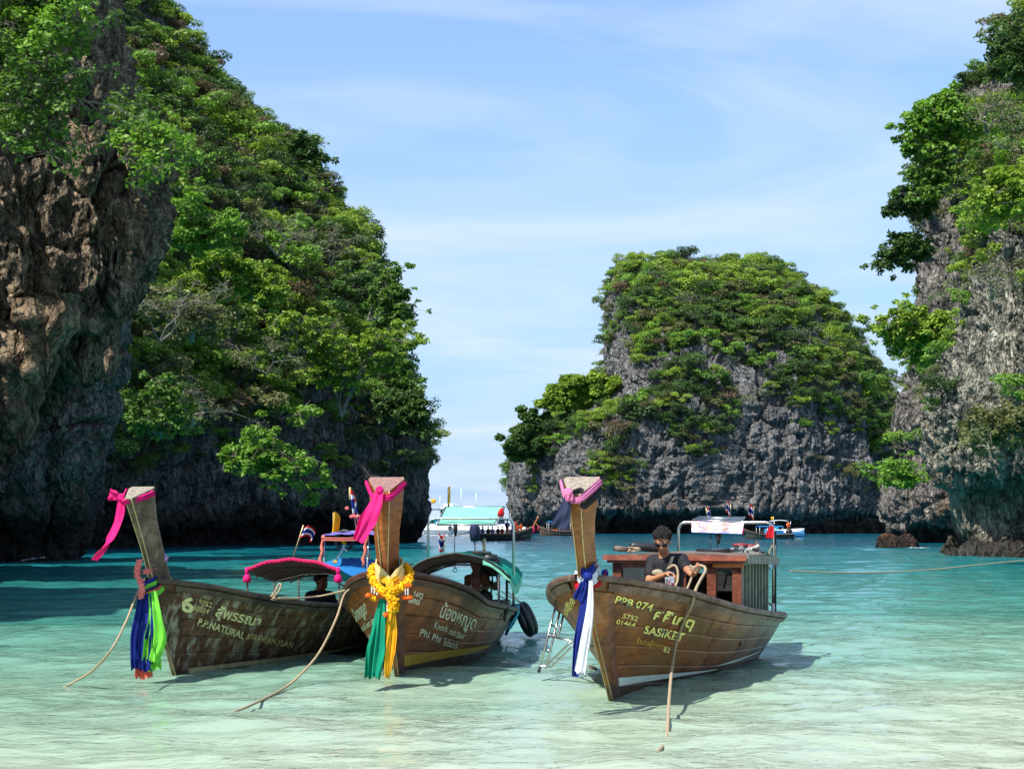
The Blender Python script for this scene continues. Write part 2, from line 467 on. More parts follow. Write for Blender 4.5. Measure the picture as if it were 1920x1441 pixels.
o_front, G_front, N_front = rock_patch('right_cliff_terrain', fn_front, 340, 420, M_rock_front, (1.0, 0.9, 0.4), (0.14, 0.34, 1.0), seed=66, under=under_front)

# unseen rock wall added left of the frame to shade the water
def fn_side(U, V):
    Z = -0.8 + V * (7 + 13 * np.exp(-((U - 0.42) / 0.22) ** 2) + 1.5 * np.sin(U * 23) - 3 * smoothstep(0.7, 1, U))
    Y = 10 + U * 34
    X = -13.2 - 0.10 * (U * 34) - 2.0 * np.sin(V * 1.4) + 1.2 * smoothstep(0.3, 0.5, V)
    X = np.where(U < 0.15, X - 30 * (0.15 - U), X)
    return X, Y, Z
o_side, _, _ = rock_patch('shade_wall_terrain', fn_side, 160, 110, M_rock_near, (1.0, 0.8, 0.3), (0.14, 0.34, 1.0), seed=77, useDepth=False)

# hanging drip stone under the overhang
mb_v, mb_f = [], []
rng_s = random.Random(12)
def drip(x, y, ztop, L, r, lean=0.0):
    n, sides = 14, 9
    b = len(mb_v)
    for i in range(n + 1):
        t = i / n
        rr = r * (1 - t) ** .7 * (1 + .28 * math.sin(t * 9 + x * 5) + .15 * math.sin(t * 23 + y)) + .015
        cx, cy = x + lean * t + .12 * math.sin(t * 5 + x), y + .1 * math.sin(t * 4 + y)
        for k in range(sides):
            a = 6.283 * k / sides
            q = rr * (1 + .22 * math.sin(a * 3 + x * 7 + t * 2))
            mb_v.append((cx + q * math.cos(a), cy + q * math.sin(a), ztop - L * t))
    for i in range(n):
        for k in range(sides):
            k2 = (k + 1) % sides
            mb_f.append((b + i * sides + k, b + i * sides + k2, b + (i + 1) * sides + k2, b + (i + 1) * sides + k))
for (px, py, Yd, L, r) in ((95, 590, 40.5, 2.0, .55), (120, 600, 41, 1.5, .42), (60, 600, 40.5, 2.4, .6), (30, 640, 41, 2.2, .7), (140, 605, 42.5, 1.1, .3), (75, 640, 43, 2.6, .5),
                           (108, 590, 40.2, 1.75, .3), (10, 690, 42, 2.4, .8), (160, 620, 44, 2.0, .4), (185, 610, 45, 1.9, .35), (45, 730, 44, 2.2, .6), (198, 630, 52, 2.2, .45), (212, 625, 56, 2.3, .4)):
    c = P(px, py, Yd); drip(c.x, c.y, c.z + .5, L, r, rng_s.uniform(-.2, .2))
me = bpy.data.meshes.new('stalactites'); me.from_pydata(mb_v, [], mb_f); me.polygons.foreach_set('use_smooth', [True] * len(me.polygons)); me.materials.append(M_rock_near)
o = bpy.data.objects.new('stalactites', me); COL.objects.link(o); o['kind'] = 'structure'
# ---------------------------------------------------------------- water and sea bed
def water_mat():
    m, t = newmat('water')
    geo = t.new('ShaderNodeNewGeometry')
    pos = geo.outputs['Position']
    sep = t.new('ShaderNodeSeparateXYZ'); t.ln(pos, sep.inputs[0])
    # depth of the bay grows away from the beach; the shallow sand shelf has a wavy edge
    n = t.noise(t.mapping(pos, (0.10, 0.16, 1)), 1.0, 4, 0.55, 0.4)
    n2 = t.noise(t.mapping(pos, (0.35, 0.9, 1)), 1.0, 5, 0.6, 0.3)
    d = t.math('ADD', sep.outputs['Y'], t.math('MULTIPLY', t.math('SUBTRACT', n, 0.5), 13.0))
    d = t.math('ADD', d, t.math('MULTIPLY', t.math('SUBTRACT', n2, 0.5), 4.0))
    d = t.math('ADD', d, t.math('MULTIPLY', sep.outputs['X'], -0.22))
    f = t.math('DIVIDE', d, 110.0)
    col = t.ramp(f, [(0.05, (0.64, 0.66, 0.50)), (0.105, (0.44, 0.55, 0.40)), (0.15, (0.23, 0.41, 0.30)), (0.23, (0.07, 0.26, 0.205)),
                     (0.42, (0.020, 0.21, 0.20)), (0.8, (0.008, 0.20, 0.245)), (1.0, (0.006, 0.11, 0.17))])
    hn = t.new('ShaderNodeTexNoise'); t.ln(t.mapping(pos, (1.0, 1.6, 1), (0, 0, 0.3)), hn.inputs['Vector'])
    hn.inputs['Scale'].default_value = 1.6; hn.inputs['Detail'].default_value = 6; hn.inputs['Roughness'].default_value = 0.6
    hn.inputs['Distortion'].default_value = 0.6
    far = t.noise(t.mapping(pos, (0.35, 0.55, 1)), 1.3, 6, 0.65, 0.5)
    fine = t.noise(t.mapping(pos, (1.0, 1.7, 1), (0, 0, -0.25)), 6.5, 5, 0.6, 0.4)
    h = t.math('ADD', t.math('ADD', t.math('MULTIPLY', hn.outputs['Fac'], 0.055), t.math('MULTIPLY', fine, 0.010)), t.math('MULTIPLY', far, 0.15))
    b = t.bump(h, 1.0, 0.6)
    # light scattered back out of the water does not follow the ripples, the mirror on top of it does
    up = t.new('ShaderNodeCombineXYZ'); up.inputs[2].default_value = 1.0
    df = t.new('ShaderNodeBsdfDiffuse'); t.ln(col, df.inputs['Color']); t.ln(up.outputs[0], df.inputs['Normal'])
    # light focused by the ripples on the pale sand, painted into the colour
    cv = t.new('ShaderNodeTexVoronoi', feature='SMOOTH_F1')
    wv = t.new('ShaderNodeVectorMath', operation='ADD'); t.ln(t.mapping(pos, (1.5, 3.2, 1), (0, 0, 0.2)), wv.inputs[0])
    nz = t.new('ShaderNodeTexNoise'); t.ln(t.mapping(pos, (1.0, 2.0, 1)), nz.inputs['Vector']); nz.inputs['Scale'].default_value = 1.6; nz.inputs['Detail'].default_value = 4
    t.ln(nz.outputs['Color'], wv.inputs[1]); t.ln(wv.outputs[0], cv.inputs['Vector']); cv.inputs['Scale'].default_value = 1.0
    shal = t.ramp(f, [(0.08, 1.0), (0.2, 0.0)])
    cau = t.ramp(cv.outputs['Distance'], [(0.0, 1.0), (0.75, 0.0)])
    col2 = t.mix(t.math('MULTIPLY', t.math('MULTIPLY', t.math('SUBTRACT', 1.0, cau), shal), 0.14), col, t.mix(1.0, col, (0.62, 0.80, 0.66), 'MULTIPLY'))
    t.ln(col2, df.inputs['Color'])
    tp = t.new('ShaderNodeBsdfTransparent'); tp.inputs['Color'].default_value = (0.80, 0.95, 0.90, 1)
    al = t.ramp(f, [(0.06, 0.66), (0.18, 0.97), (0.25, 1.0)])
    m1 = t.new('ShaderNodeMixShader'); t.ln(al, m1.inputs[0]); t.ln(tp.outputs[0], m1.inputs[1]); t.ln(df.outputs[0], m1.inputs[2])
    gl = t.new('ShaderNodeBsdfGlossy'); gl.inputs['Roughness'].default_value = 0.04; t.ln(b, gl.inputs['Normal'])
    fr = t.new('ShaderNodeFresnel'); fr.inputs['IOR'].default_value = 1.333; t.ln(b, fr.inputs['Normal'])
    m2 = t.new('ShaderNodeMixShader'); t.ln(fr.outputs[0], m2.inputs[0]); t.ln(m1.outputs[0], m2.inputs[1]); t.ln(gl.outputs[0], m2.inputs[2])
    t.out(m2.outputs[0])
    return m

def build_water():
    ns, nt = 560, 820
    yy = 4.0 * (340.0 / 4.0) ** (np.linspace(0, 1, nt) ** 0.92)
    ss = np.linspace(-0.56, 0.56, ns)
    S, Y = np.meshgrid(ss, yy, indexing='ij')
    X = S * (Y + 6)
    rng = np.random.RandomState(4)
    Z = np.zeros_like(X)
    for k in range(60):
        lam = 0.16 * (5.5 / 0.16) ** (k / 59.0)
        th = rng.normal(math.radians(78), 0.55)
        kx, ky = math.cos(th) * 2 * math.pi / lam, math.sin(th) * 2 * math.pi / lam
        a = 0.0030 * lam ** 0.75
        fade = np.clip(1.6 - Y * 0.010 / lam * 1.0, 0, 1)
        ph = rng.uniform(0, 6.28)
        w1 = kx * X + ky * Y + ph
        w1 = w1 + 0.7 * np.sin(0.6 * X / lam * 0.3 + k) + 0.5 * np.sin(0.23 * Y / lam + 2 * k)
        Z += a * fade * (np.sin(w1) + 0.30 * np.cos(2 * w1))
    G = np.stack([X, Y, Z * 1.0], -1)
    # far flat sheets round the rippled part reach the horizon
    def sheet(name, G, mat):
        nu, nv = G.shape[:2]
        idx = np.arange(nu * nv).reshape(nu, nv)
        f = np.stack([idx[:-1, :-1], idx[1:, :-1], idx[1:, 1:], idx[:-1, 1:]], -1).reshape(-1, 4)
        return G.reshape(-1, 3), f
    v, f = sheet('w', G, None)
    verts = v.tolist(); faces = f.tolist()
    idx = np.arange(ns * nt).reshape(ns, nt)
    b = len(verts)
    xs = [-9000, 9000]
    verts += [(-9000, 9000, 0), (9000, 9000, 0), (-9000, 340.0, 0), (9000, 340.0, 0), (-9000, -60, 0), (9000, -60, 0), (0, -60, 0)]
    far_row = idx[:, -1].tolist()
    for a_, c_ in zip(far_row[:-1], far_row[1:]):
        faces.append([c_, a_, b] if verts[a_][0] < 0 else [c_, a_, b + 1])
    mid = min(range(len(far_row)), key=lambda k: abs(verts[far_row[k]][0]))
    k0 = next(k for k in range(len(far_row)) if verts[far_row[k]][0] >= 0)
    faces.append([b, b + 1, far_row[k0]])
    faces.append([far_row[0], b + 2, b]); faces.append([b + 3, far_row[-1], b + 1])
    left = idx[0, :].tolist(); right = idx[-1, :].tolist()
    for a_, c_ in zip(left[:-1], left[1:]): faces.append([a_, c_, b + 2])
    for a_, c_ in zip(right[:-1], right[1:]): faces.append([c_, a_, b + 3])
    faces.append([b + 4, left[0], b + 2]); faces.append([right[0], b + 5, b + 3])
    near = idx[:, 0].tolist()
    for a_, c_ in zip(near[:-1], near[1:]): faces.append([a_, b + 6, c_])
    faces.append([b + 4, b + 6, left[0]]); faces.append([b + 6, b + 5, right[0]])
    me = bpy.data.meshes.new('sea_water')
    me.from_pydata(verts, [], faces)
    me.polygons.foreach_set('use_smooth', np.ones(len(me.polygons), dtype=bool))
    me.materials.append(water_mat())
    o = bpy.data.objects.new('sea_water', me); COL.objects.link(o)
    o['kind'] = 'structure'
    # sand under the shallows
    m, t = newmat('sand')
    tc = t.new('ShaderNodeNewGeometry').outputs['Position']
    c = t.ramp(t.noise(tc, 0.8, 6, 0.6), [(0.3, (0.56, 0.52, 0.38)), (0.7, (0.68, 0.64, 0.50))])
    t.out(t.principled(c, 0.9, t.bump(t.noise(t.mapping(tc, (1, 3, 1)), 3.0, 4), 0.05, 0.5), 0, 0.2))
    X2, Y2 = np.meshgrid(np.linspace(-9000, 9000, 3), np.array([-60, 3, 8, 12, 16, 20, 30, 60, 200, 9000.0]), indexing='ij')
    Z2 = -0.12 - 0.045 * np.clip(Y2, 0, 20) - 0.15 * np.clip(Y2 - 20, 0, 60)
    G = np.stack([X2, Y2, Z2], -1); v, f = sheet('s', G, None)
    me = bpy.data.meshes.new('sandy_seabed'); me.from_pydata(v.tolist(), [], f.tolist()); me.materials.append(m)
    o = bpy.data.objects.new('sandy_seabed', me); COL.objects.link(o); o['kind'] = 'structure'
build_water()
# ---------------------------------------------------------------- leaves, trunks, trees
def leaf_mat(name, lo, hi, trans=0.35):
    m, t = newmat(name)
    at = t.new('ShaderNodeAttribute', attribute_name='tone')
    oi = t.new('ShaderNodeObjectInfo')
    v = t.math('ADD', t.math('MULTIPLY', at.outputs['Fac'], 0.75), t.math('MULTIPLY', oi.outputs['Random'], 0.25))
    c = t.ramp(v, [(0.1, lo), (0.9, hi)])
    pr = t.n.new('ShaderNodeBsdfPrincipled')
    t.ln(c, pr.inputs['Base Color']); pr.inputs['Roughness'].default_value = 0.5; pr.inputs['Specular IOR Level'].default_value = 0.3
    tr = t.n.new('ShaderNodeBsdfTranslucent')
    t.ln(t.mix(1.0, c, (1.15, 1.25, 0.55), 'MULTIPLY'), tr.inputs['Color'])
    mx = t.n.new('ShaderNodeMixShader'); mx.inputs[0].default_value = trans
    t.ln(pr.outputs[0], mx.inputs[1]); t.ln(tr.outputs[0], mx.inputs[2])
    t.out(mx.outputs[0])
    return m
LEAF = {
    'dark green': leaf_mat('leaf_dark_green', (0.028, 0.062, 0.018), (0.085, 0.16, 0.035)),
    'mid green': leaf_mat('leaf_mid_green', (0.055, 0.125, 0.022), (0.15, 0.27, 0.045)),
    'bright green': leaf_mat('leaf_bright_green', (0.10, 0.22, 0.028), (0.23, 0.40, 0.05)),
    'yellow-green': leaf_mat('leaf_yellow_green', (0.13, 0.22, 0.022), (0.30, 0.42, 0.05)),
    'olive': leaf_mat('leaf_olive', (0.075, 0.09, 0.032), (0.19, 0.20, 0.075)),
    'brownish': leaf_mat('leaf_brownish', (0.075, 0.055, 0.032), (0.19, 0.13, 0.07)),
}
M_bark = simple('pale_bark', (0.19, 0.165, 0.135), 0.9, var=0.35, scale=3)

def branch_tubes(segs, sides=4):
    """segs: list of (p0, p1, r0, r1) -> verts, faces"""
    V, Fc = [], []
    for a, b, r0, r1 in segs:
        d = (b - a)
        if d.length < 1e-5: continue
        q = d.to_track_quat('Z', 'Y')
        base = len(V)
        for p, r in ((a, r0), (b, r1)):
            for k in range(sides):
                an = 2 * math.pi * k / sides
                V.append(p + q @ Vector((math.cos(an) * r, math.sin(an) * r, 0)))
        for k in range(sides):
            k2 = (k + 1) % sides
            Fc.append((base + k, base + k2, base + sides + k2, base + sides + k))
    return V, Fc

def leaf_cloud(rng, lumps, per, size, droop=0.25, long=1.7, flat=0.6):
    """leaves as pointed folded quads scattered in the outer shell of several lumps"""
    V, Fc, T = [], [], []
    for c, r, fz in lumps:
        tone0 = rng.uniform(0.15, 0.85)
        n = int(per * r * r / 0.16)
        for _ in range(n):
            d = Vector((rng.gauss(0, 1), rng.gauss(0, 1), rng.gauss(0.25, 1)))
            d.normalize()
            rad = r * (0.55 + 0.5 * rng.random() ** 0.6)
            p = c + Vector((d.x * rad, d.y * rad, d.z * rad * fz))
            nrm = (d * 0.7 + Vector((rng.gauss(0, .45), rng.gauss(0, .45), 0.7 + rng.gauss(0, .4)))).normalized()
            ax = Vector((rng.gauss(0, 1), rng.gauss(0, 1), rng.gauss(-droop, 0.4)))
            ax = (ax - nrm * ax.dot(nrm)).normalized()
            sd = nrm.cross(ax)
            L = size * rng.uniform(0.7, 1.4); W = L / long * 0.5
            b = len(V)
            V += [p, p + ax * L * 0.5 + sd * W - nrm * L * 0.08, p + ax * L - nrm * L * 0.12, p + ax * L * 0.5 - sd * W - nrm * L * 0.08]
            Fc.append((b, b + 1, b + 2, b + 3))
            T.append(min(1, max(0, tone0 + rng.gauss(0, 0.22))))
    return V, Fc, T

def make_tree_proto(seed, spread=0.75, flat=0.5, nl=9, per=150, leaf=0.12, lean=0.35, bare=False):
    rng = random.Random(seed)
    top = Vector((lean, 0, 0.75))
    segs, lumps = [], []
    p = Vector((-0.35, 0, -0.25)); pts = [p]
    for k in range(3):
        p = p.lerp(top, (k + 1) / 4.0) + Vector((rng.gauss(0, .06), rng.gauss(0, .06), rng.gauss(0, .03)))
        pts.append(p)
    r = 0.05
    for a, b in zip(pts[:-1], pts[1:]):
        segs.append((a, b, r, r * 0.82)); r *= 0.82
    for k in range(nl):
        an = 6.283 * (k + rng.random() * 0.7) / nl
        rr = spread * math.sqrt(rng.uniform(0.12, 1))
        c = Vector((lean + math.cos(an) * rr, math.sin(an) * rr, 0.85 + rng.uniform(-0.30, 0.42) * (1.15 - rr * 0.6)))
        rl = rng.uniform(0.24, 0.44)
        lumps.append((c, rl, flat * rng.uniform(0.8, 1.3)))
        st = pts[rng.choice([2, 3])]
        mid = st.lerp(c, 0.5) + Vector((rng.gauss(0, .06), rng.gauss(0, .06), -0.03))
        segs.append((st, mid, 0.026, 0.018)); segs.append((mid, c, 0.018, 0.008))
        for j in range(4 if not bare else 9):
            e = c + Vector((rng.gauss(0, rl * .6), rng.gauss(0, rl * .6), rng.gauss(0.03, rl * .35)))
            segs.append((mid.lerp(c, rng.random()), e, 0.010, 0.004))
    tv, tf = branch_tubes(segs)
    lv, lf, lt = leaf_cloud(rng, lumps, per if not bare else per * 0.22, leaf)
    return tv, tf, lv, lf, lt

def mesh_of(name, V, Fc, T=None, mat=None):
    me = bpy.data.meshes.new(name)
    me.from_pydata([tuple(v) for v in V], [], Fc)
    if T is not None:
        a = me.attributes.new('tone', 'FLOAT', 'FACE')
        a.data.foreach_set('value', T)
    if mat: me.materials.append(mat)
    return me

TP = []
for k, (sp, fl, nl, per, lf, ln) in enumerate([(0.70, 0.55, 11, 190, 0.105, 0.3), (0.85, 0.42, 12, 170, 0.11, 0.4), (0.6, 0.75, 9, 200, 0.10, 0.25),
                                               (0.95, 0.35, 12, 150, 0.12, 0.55), (0.75, 0.5, 10, 160, 0.13, 0.35), (0.8, 0.6, 9, 150, 0.11, 0.4)]):
    tv, tf, lv, lfc, lt = make_tree_proto(100 + k, sp, fl, nl, per, lf, ln, bare=(k == 5))
    TP.append((mesh_of('tree_trunk', tv, tf, None, M_bark), mesh_of('tree_crown', lv, lfc, lt, None), (tv, tf, lv, lfc, lt)))

# prototypes for the undergrowth that nobody could count (each colour x shape), instanced by geometry nodes
proto_col = bpy.data.collections.new('foliage_prototypes')
LN = list(LEAF)
PIDX = {}
pi_ = 0
for li, ln_ in enumerate(LN):
    for k in range(len(TP)):
        tv, tf, lv, lfc, lt = TP[k][2]
        me = bpy.data.meshes.new('bush_clump')
        nt_ = len(tv)
        me.from_pydata([tuple(v) for v in tv] + [tuple(v) for v in lv], [], tf + [tuple(i + nt_ for i in f) for f in lfc])
        a = me.attributes.new('tone', 'FLOAT', 'FACE'); a.data.foreach_set('value', [0.5] * len(tf) + lt)
        me.materials.append(M_bark); me.materials.append(LEAF[ln_])
        me.polygons.foreach_set('material_index', [0] * len(tf) + [1] * len(lfc))
        o = bpy.data.objects.new('clump_%03d' % pi_, me); proto_col.objects.link(o)
        PIDX[(ln_, k)] = pi_; pi_ += 1

def scatter_group(col):
    g = bpy.data.node_groups.new('scatter_foliage', 'GeometryNodeTree')
    g.interface.new_socket('Geometry', in_out='INPUT', socket_type='NodeSocketGeometry')
    g.interface.new_socket('Geometry', in_out='OUTPUT', socket_type='NodeSocketGeometry')
    N = g.nodes
    i = N.new('NodeGroupInput'); ou = N.new('NodeGroupOutput'); ip = N.new('GeometryNodeInstanceOnPoints'); ci = N.new('GeometryNodeCollectionInfo')
    ci.inputs['Collection'].default_value = col; ci.inputs['Separate Children'].default_value = True; ci.inputs['Reset Children'].default_value = True
    ip.inputs['Pick Instance'].default_value = True
    def named(nm, ty):
        a = N.new('GeometryNodeInputNamedAttribute'); a.data_type = ty; a.inputs['Name'].default_value = nm
        return a.outputs[0]
    g.links.new(i.outputs[0], ip.inputs['Points']); g.links.new(ci.outputs[0], ip.inputs['Instance'])
    g.links.new(named('pick', 'INT'), ip.inputs['Instance Index'])
    e2r = N.new('FunctionNodeEulerToRotation'); g.links.new(named('rot', 'FLOAT_VECTOR'), e2r.inputs[0])
    g.links.new(e2r.outputs[0], ip.inputs['Rotation'])
    g.links.new(named('size', 'FLOAT'), ip.inputs['Scale'])
    g.links.new(ip.outputs[0], ou.inputs[0])
    return g
SG = scatter_group(proto_col)

def scatter(name, items, label, cat):
    """items: list of (pos, euler, scale, pick)"""
    me = bpy.data.meshes.new(name)
    me.from_pydata([tuple(i[0]) for i in items], [], [])
    a = me.attributes.new('rot', 'FLOAT_VECTOR', 'POINT'); a.data.foreach_set('vector', np.array([i[1] for i in items], dtype=np.float32).reshape(-1))
    a = me.attributes.new('size', 'FLOAT', 'POINT'); a.data.foreach_set('value', np.array([i[2] for i in items], dtype=np.float32))
    a = me.attributes.new('pick', 'INT', 'POINT'); a.data.foreach_set('value', np.array([i[3] for i in items], dtype=np.int32))
    o = bpy.data.objects.new(name, me); COL.objects.link(o)
    md = o.modifiers.new('scatter', 'NODES'); md.node_group = SG
    tag(o, label, cat, None, 'stuff')
    return o

def tree_thing(pos, az, scale, k, colour, label, group, tilt=(0, 0), name='cliff_tree'):
    e = empty(name, pos)
    e.rotation_euler = (tilt[0], tilt[1], az); e.scale = (scale,) * 3
    tag(e, label, 'tree', group)
    t = bpy.data.objects.new('trunk', TP[k][0]); t.parent = e; COL.objects.link(t)
    c = bpy.data.objects.new('crown', TP[k][1]); c.parent = e; COL.objects.link(c)
    return e, c

for t in TP:
    if not t[1].materials: t[1].materials.append(LEAF['mid green'])

def set_leaf(c, colour):
    c.material_slots[0].link = 'OBJECT'
    c.material_slots[0].material = LEAF[colour]

def veg_sites(G, N, n, dens, seed, umax=1.0, sc=(1.5, 3.2), min_d=0.7, zmin=2.0):
    """pick sites on a rock patch with probability dens(px, py, pos, normal)"""
    rng = np.random.RandomState(seed)
    nu, nv = G.shape[:2]
    g = G.reshape(-1, 3); nn = N.reshape(-1, 3)
    du = np.linalg.norm(np.gradient(G, axis=0), axis=-1).reshape(-1) * np.linalg.norm(np.gradient(G, axis=1), axis=-1).reshape(-1)
    px = HX + F * g[:, 0] / g[:, 1]; py = HY - F * (g[:, 2] - H) / g[:, 1]
    p = dens(px, py, g, nn) * du / (g[:, 1] ** 2)
    p *= (g[:, 2] > zmin) & (px > -120) & (px < 2040) & (py > -160)
    vis = nn[:, 1] * g[:, 1] + nn[:, 0] * g[:, 0] < 0.25 * g[:, 1]
    p *= vis
    p = np.clip(p, 0, None); p /= p.sum()
    idx = rng.choice(len(g), size=n, p=p, replace=False)
    s = rng.uniform(sc[0], sc[1], n) * (0.75 + 0.5 * rng.rand(n) ** 3)
    order = np.argsort(-s)
    idx, s = idx[order], s[order]
    keep, cells = [], {}
    cs = sc[1]
    for j, i in enumerate(idx):
        q = g[i]; key = tuple((q // cs).astype(int)); ok = True
        for dx in (-1, 0, 1):
            for dy in (-1, 0, 1):
                for dz in (-1, 0, 1):
                    for (r, sr) in cells.get((key[0] + dx, key[1] + dy, key[2] + dz), ()):
                        if ((r - q) ** 2).sum() < (min_d * (s[j] + sr) * 0.5) ** 2: ok = False; break
        if ok:
            cells.setdefault(key, []).append((q, s[j])); keep.append((q, nn[i], s[j], px[i], py[i]))
    return keep

def mask_poly(pts):
    """piecewise-linear upper bound row(px)"""
    xs = np.array([a for a, b in pts], float); ys = np.array([b for a, b in pts], float)
    return lambda px: np.interp(px, xs, ys)

def patches(g, f, s): return vnoise(g * f, s) * 0.6 + vnoise(g * f * 2.3, s + 3) * 0.4

low_left = mask_poly([(-100, 760), (200, 770), (300, 800), (420, 760), (520, 770), (600, 660), (690, 610), (760, 590), (800, 580)])
def dens_left(px, py, g, n):
    k = 1 - smoothstep(-40, 50, py - low_left(px))
    nz = patches(g, 0.12, 7)
    k *= 0.10 + smoothstep(-0.15, 0.2, nz)
    bare = np.exp(-(((px - 530) / 60) ** 2 + ((py - 375) / 45) ** 2)) + 0.8 * np.exp(-(((px - 560) / 70) ** 2 + ((py - 455) / 25) ** 2))
    k *= np.clip(1 - bare, 0.05, 1)
    k += 0.05 * (py < 900) + 0.35 * (px > 640) * (py < 760)
    return k * np.clip(0.5 + n[:, 2], 0.15, 1.5)
low_isl = mask_poly([(960, 850), (1040, 850), (1130, 660), (1190, 690), (1290, 715), (1400, 745), (1500, 800), (1600, 835), (1690, 860)])
def dens_isl(px, py, g, n):
    k = 1 - smoothstep(-50, 30, py - low_isl(px))
    nz = patches(g, 0.05, 17)
    k *= 0.10 + smoothstep(-0.15, 0.2, nz)
    k *= 1 - 0.97 * ((px < 1195) & (py > 555) & (py < 725) & (px > 1085)); k *= 1 - .6 * ((px < 1330) & (py > 700) & (px > 1150))
    k = np.where(px < 1130, k * (0.35 + 1.2 * smoothstep(930, 860, py + (px - 975) * 0.55 + 0 * px)), k)
    for bx, by, w_, h_ in ((1450, 645, 30, 18), (1530, 605, 22, 14), (1480, 600, 14, 20), (1470, 570, 18, 10), (1340, 690, 25, 25)):
        k *= 1 - 0.9 * np.exp(-(((px - bx) / w_) ** 2 + ((py - by) / h_) ** 2))
    k += 0.34 * smoothstep(0.0, 0.18, patches(g, 0.12, 23)) * (py < 925)
    return k
def dens_right(px, py, g, n):
    nz = patches(g, 0.13, 27)
    k = (0.06 + smoothstep(-0.05, 0.25, nz)) * (1 - smoothstep(330, 520, py)) + 0.20 * smoothstep(0.05, 0.3, nz) * (py < 860)
    k += 0.5 * np.exp(-(((px - 1740) / 40) ** 2 + ((py - 660) / 70) ** 2))
    return k
def dens_front(px, py, g, n):
    nz = patches(g, 0.16, 37)
    return smoothstep(0.0, 0.3, nz) * (py < 840) * 0.5 + 0.9 * (1 - smoothstep(260, 520, py)) + 0.5 * np.exp(-(((px - 1880) / 40) ** 2 + ((py - 790) / 30) ** 2))

CW = {'left': [('dark green', 26), ('mid green', 26), ('bright green', 16), ('yellow-green', 18), ('olive', 18), ('brownish', 5)],
      'isl': [('dark green', 18), ('mid green', 30), ('bright green', 16), ('yellow-green', 18), ('olive', 18), ('brownish', 3)],
      'right': [('dark green', 14), ('mid green', 26), ('bright green', 24), ('yellow-green', 26), ('olive', 12), ('brownish', 3)]}

ALLT = []
def place_region(tagname, wkey, sites, where, n_ind, shape_w=None, seed=1, out=0.35, stuff_name='cliff_scrub', stuff_label=''):
    rng = random.Random(seed)
    names = [c for c, w in CW[wkey]]; ws = [w for c, w in CW[wkey]]
    cand = []
    for q, n, s, px, py in sites:
        # colours gather in drifts
        d = float(vnoise(np.array([q]) * 0.13, seed)[0])
        col = rng.choices(names, ws)[0]
        if d > 0.25 and rng.random() < 0.5: col = 'yellow-green'
        if d < -0.3 and rng.random() < 0.5: col = 'dark green'
        k = rng.choices(range(6), [5, 5, 4, 5, 4, 2.5 if col != 'brownish' else 8])[0]
        cx, cy = int(px / 4), int(py / 4)
        vis = 0 <= cx < 480 and 0 <= cy < 360 and q[1] < DEPTH[max(0, cy - 1):cy + 2, max(0, cx - 1):cx + 2].min() + 4.0
        az = math.atan2(n[1], n[0]) + rng.gauss(0, 0.5)
        cand.append((s / q[1] if vis else 0, q, n, s, px, py, col, k, az, (rng.gauss(0, .12), rng.gauss(0, .12))))
    cand.sort(key=lambda a: -a[0])
    labels = {}
    items = []
    for j, (ap, q, n, s, px, py, col, k, az, tl) in enumerate(cand):
        pos = Vector(q) - Vector(n) * 0.25 * s - Vector((0, 0, 0.35 * s))
        if j < n_ind and ap > 0:
            lab, grp = where(px, py, col, s, k)
            e, c = tree_thing(pos, az, s, k, col, lab, grp, tl)
            set_leaf(c, col)
            ALLT.append((lab, px, e))
        else:
            items.append((pos, (tl[0], tl[1], az), s, PIDX[(col, k)]))
    if items: scatter(stuff_name, items, stuff_label, 'vegetation')

SIZE = lambda s, a, b: 'small' if s < a else ('large' if s > b else 'mid-sized')
HABIT = ['rounded', 'broad', 'upright', 'flat-topped', 'loose', 'thin twiggy']
def where_left(px, py, col, s, k):
    hz = 'left third' if px < 350 else ('middle' if px < 560 else 'seaward edge')
    vt = 'top' if py < 250 else ('upper slope' if py < 450 else ('middle slope' if py < 650 else 'lower slope'))
    return ('%s %s %s tree, %s of left hill, %s' % (SIZE(s, 2.6, 3.6), HABIT[k], col, vt, hz), 'trees covering the big left hill')
def where_isl(px, py, col, s, k):
    hz = 'low left shoulder' if px < 1130 else ('left part' if px < 1300 else ('middle' if px < 1480 else 'right part'))
    vt = 'summit' if py < 560 else ('upper slope' if py < 680 else ('middle slope' if py < 800 else 'lower cliff'))
    return ('%s %s %s tree, %s of island, %s' % (SIZE(s, 4.0, 5.6), HABIT[k], col, vt, hz), 'trees covering the island in the middle')
def where_right(px, py, col, s, k):
    hz = 'left edge' if px < 1780 else 'right side'
    vt = 'top' if py < 250 else ('upper part' if py < 450 else ('middle' if py < 680 else 'lower part'))
    return ('%s %s %s tree, %s of right cliff, %s' % (SIZE(s, 2.4, 3.4), HABIT[k], col, vt, hz), 'trees growing from the right cliff')

sites = veg_sites(G_left, N_left, 14000, dens_left, 5, sc=(0.6, 2.2), min_d=0.68)
place_region('left', 'left', sites, where_left, 130, seed=5, stuff_label='dense green scrub and creepers filling the gaps on the big left hill')
sites = veg_sites(G_isl, N_isl, 5200, dens_isl, 6, sc=(0.9, 2.7), min_d=0.66)
place_region('isl', 'isl', sites, where_isl, 95, seed=6, stuff_label='green scrub filling the gaps between trees on the middle island')
sites = veg_sites(G_right, N_right, 1100, dens_right, 7, sc=(0.7, 2.0), min_d=0.7)
place_region('right', 'right', sites, where_right, 34, seed=7, stuff_label='scrub and creepers clinging to the rear part of the right cliff')
sites = veg_sites(G_front, N_front, 420, dens_front, 8, sc=(0.5, 1.4), min_d=0.8)
place_region('front', 'right', sites, where_right, 18, seed=8, stuff_label='scrub and creepers clinging to the near part of the right cliff')
WORD = {2: ['left one of two', 'right one of two'], 3: ['leftmost of three', 'middle of three', 'rightmost of three']}
by = {}
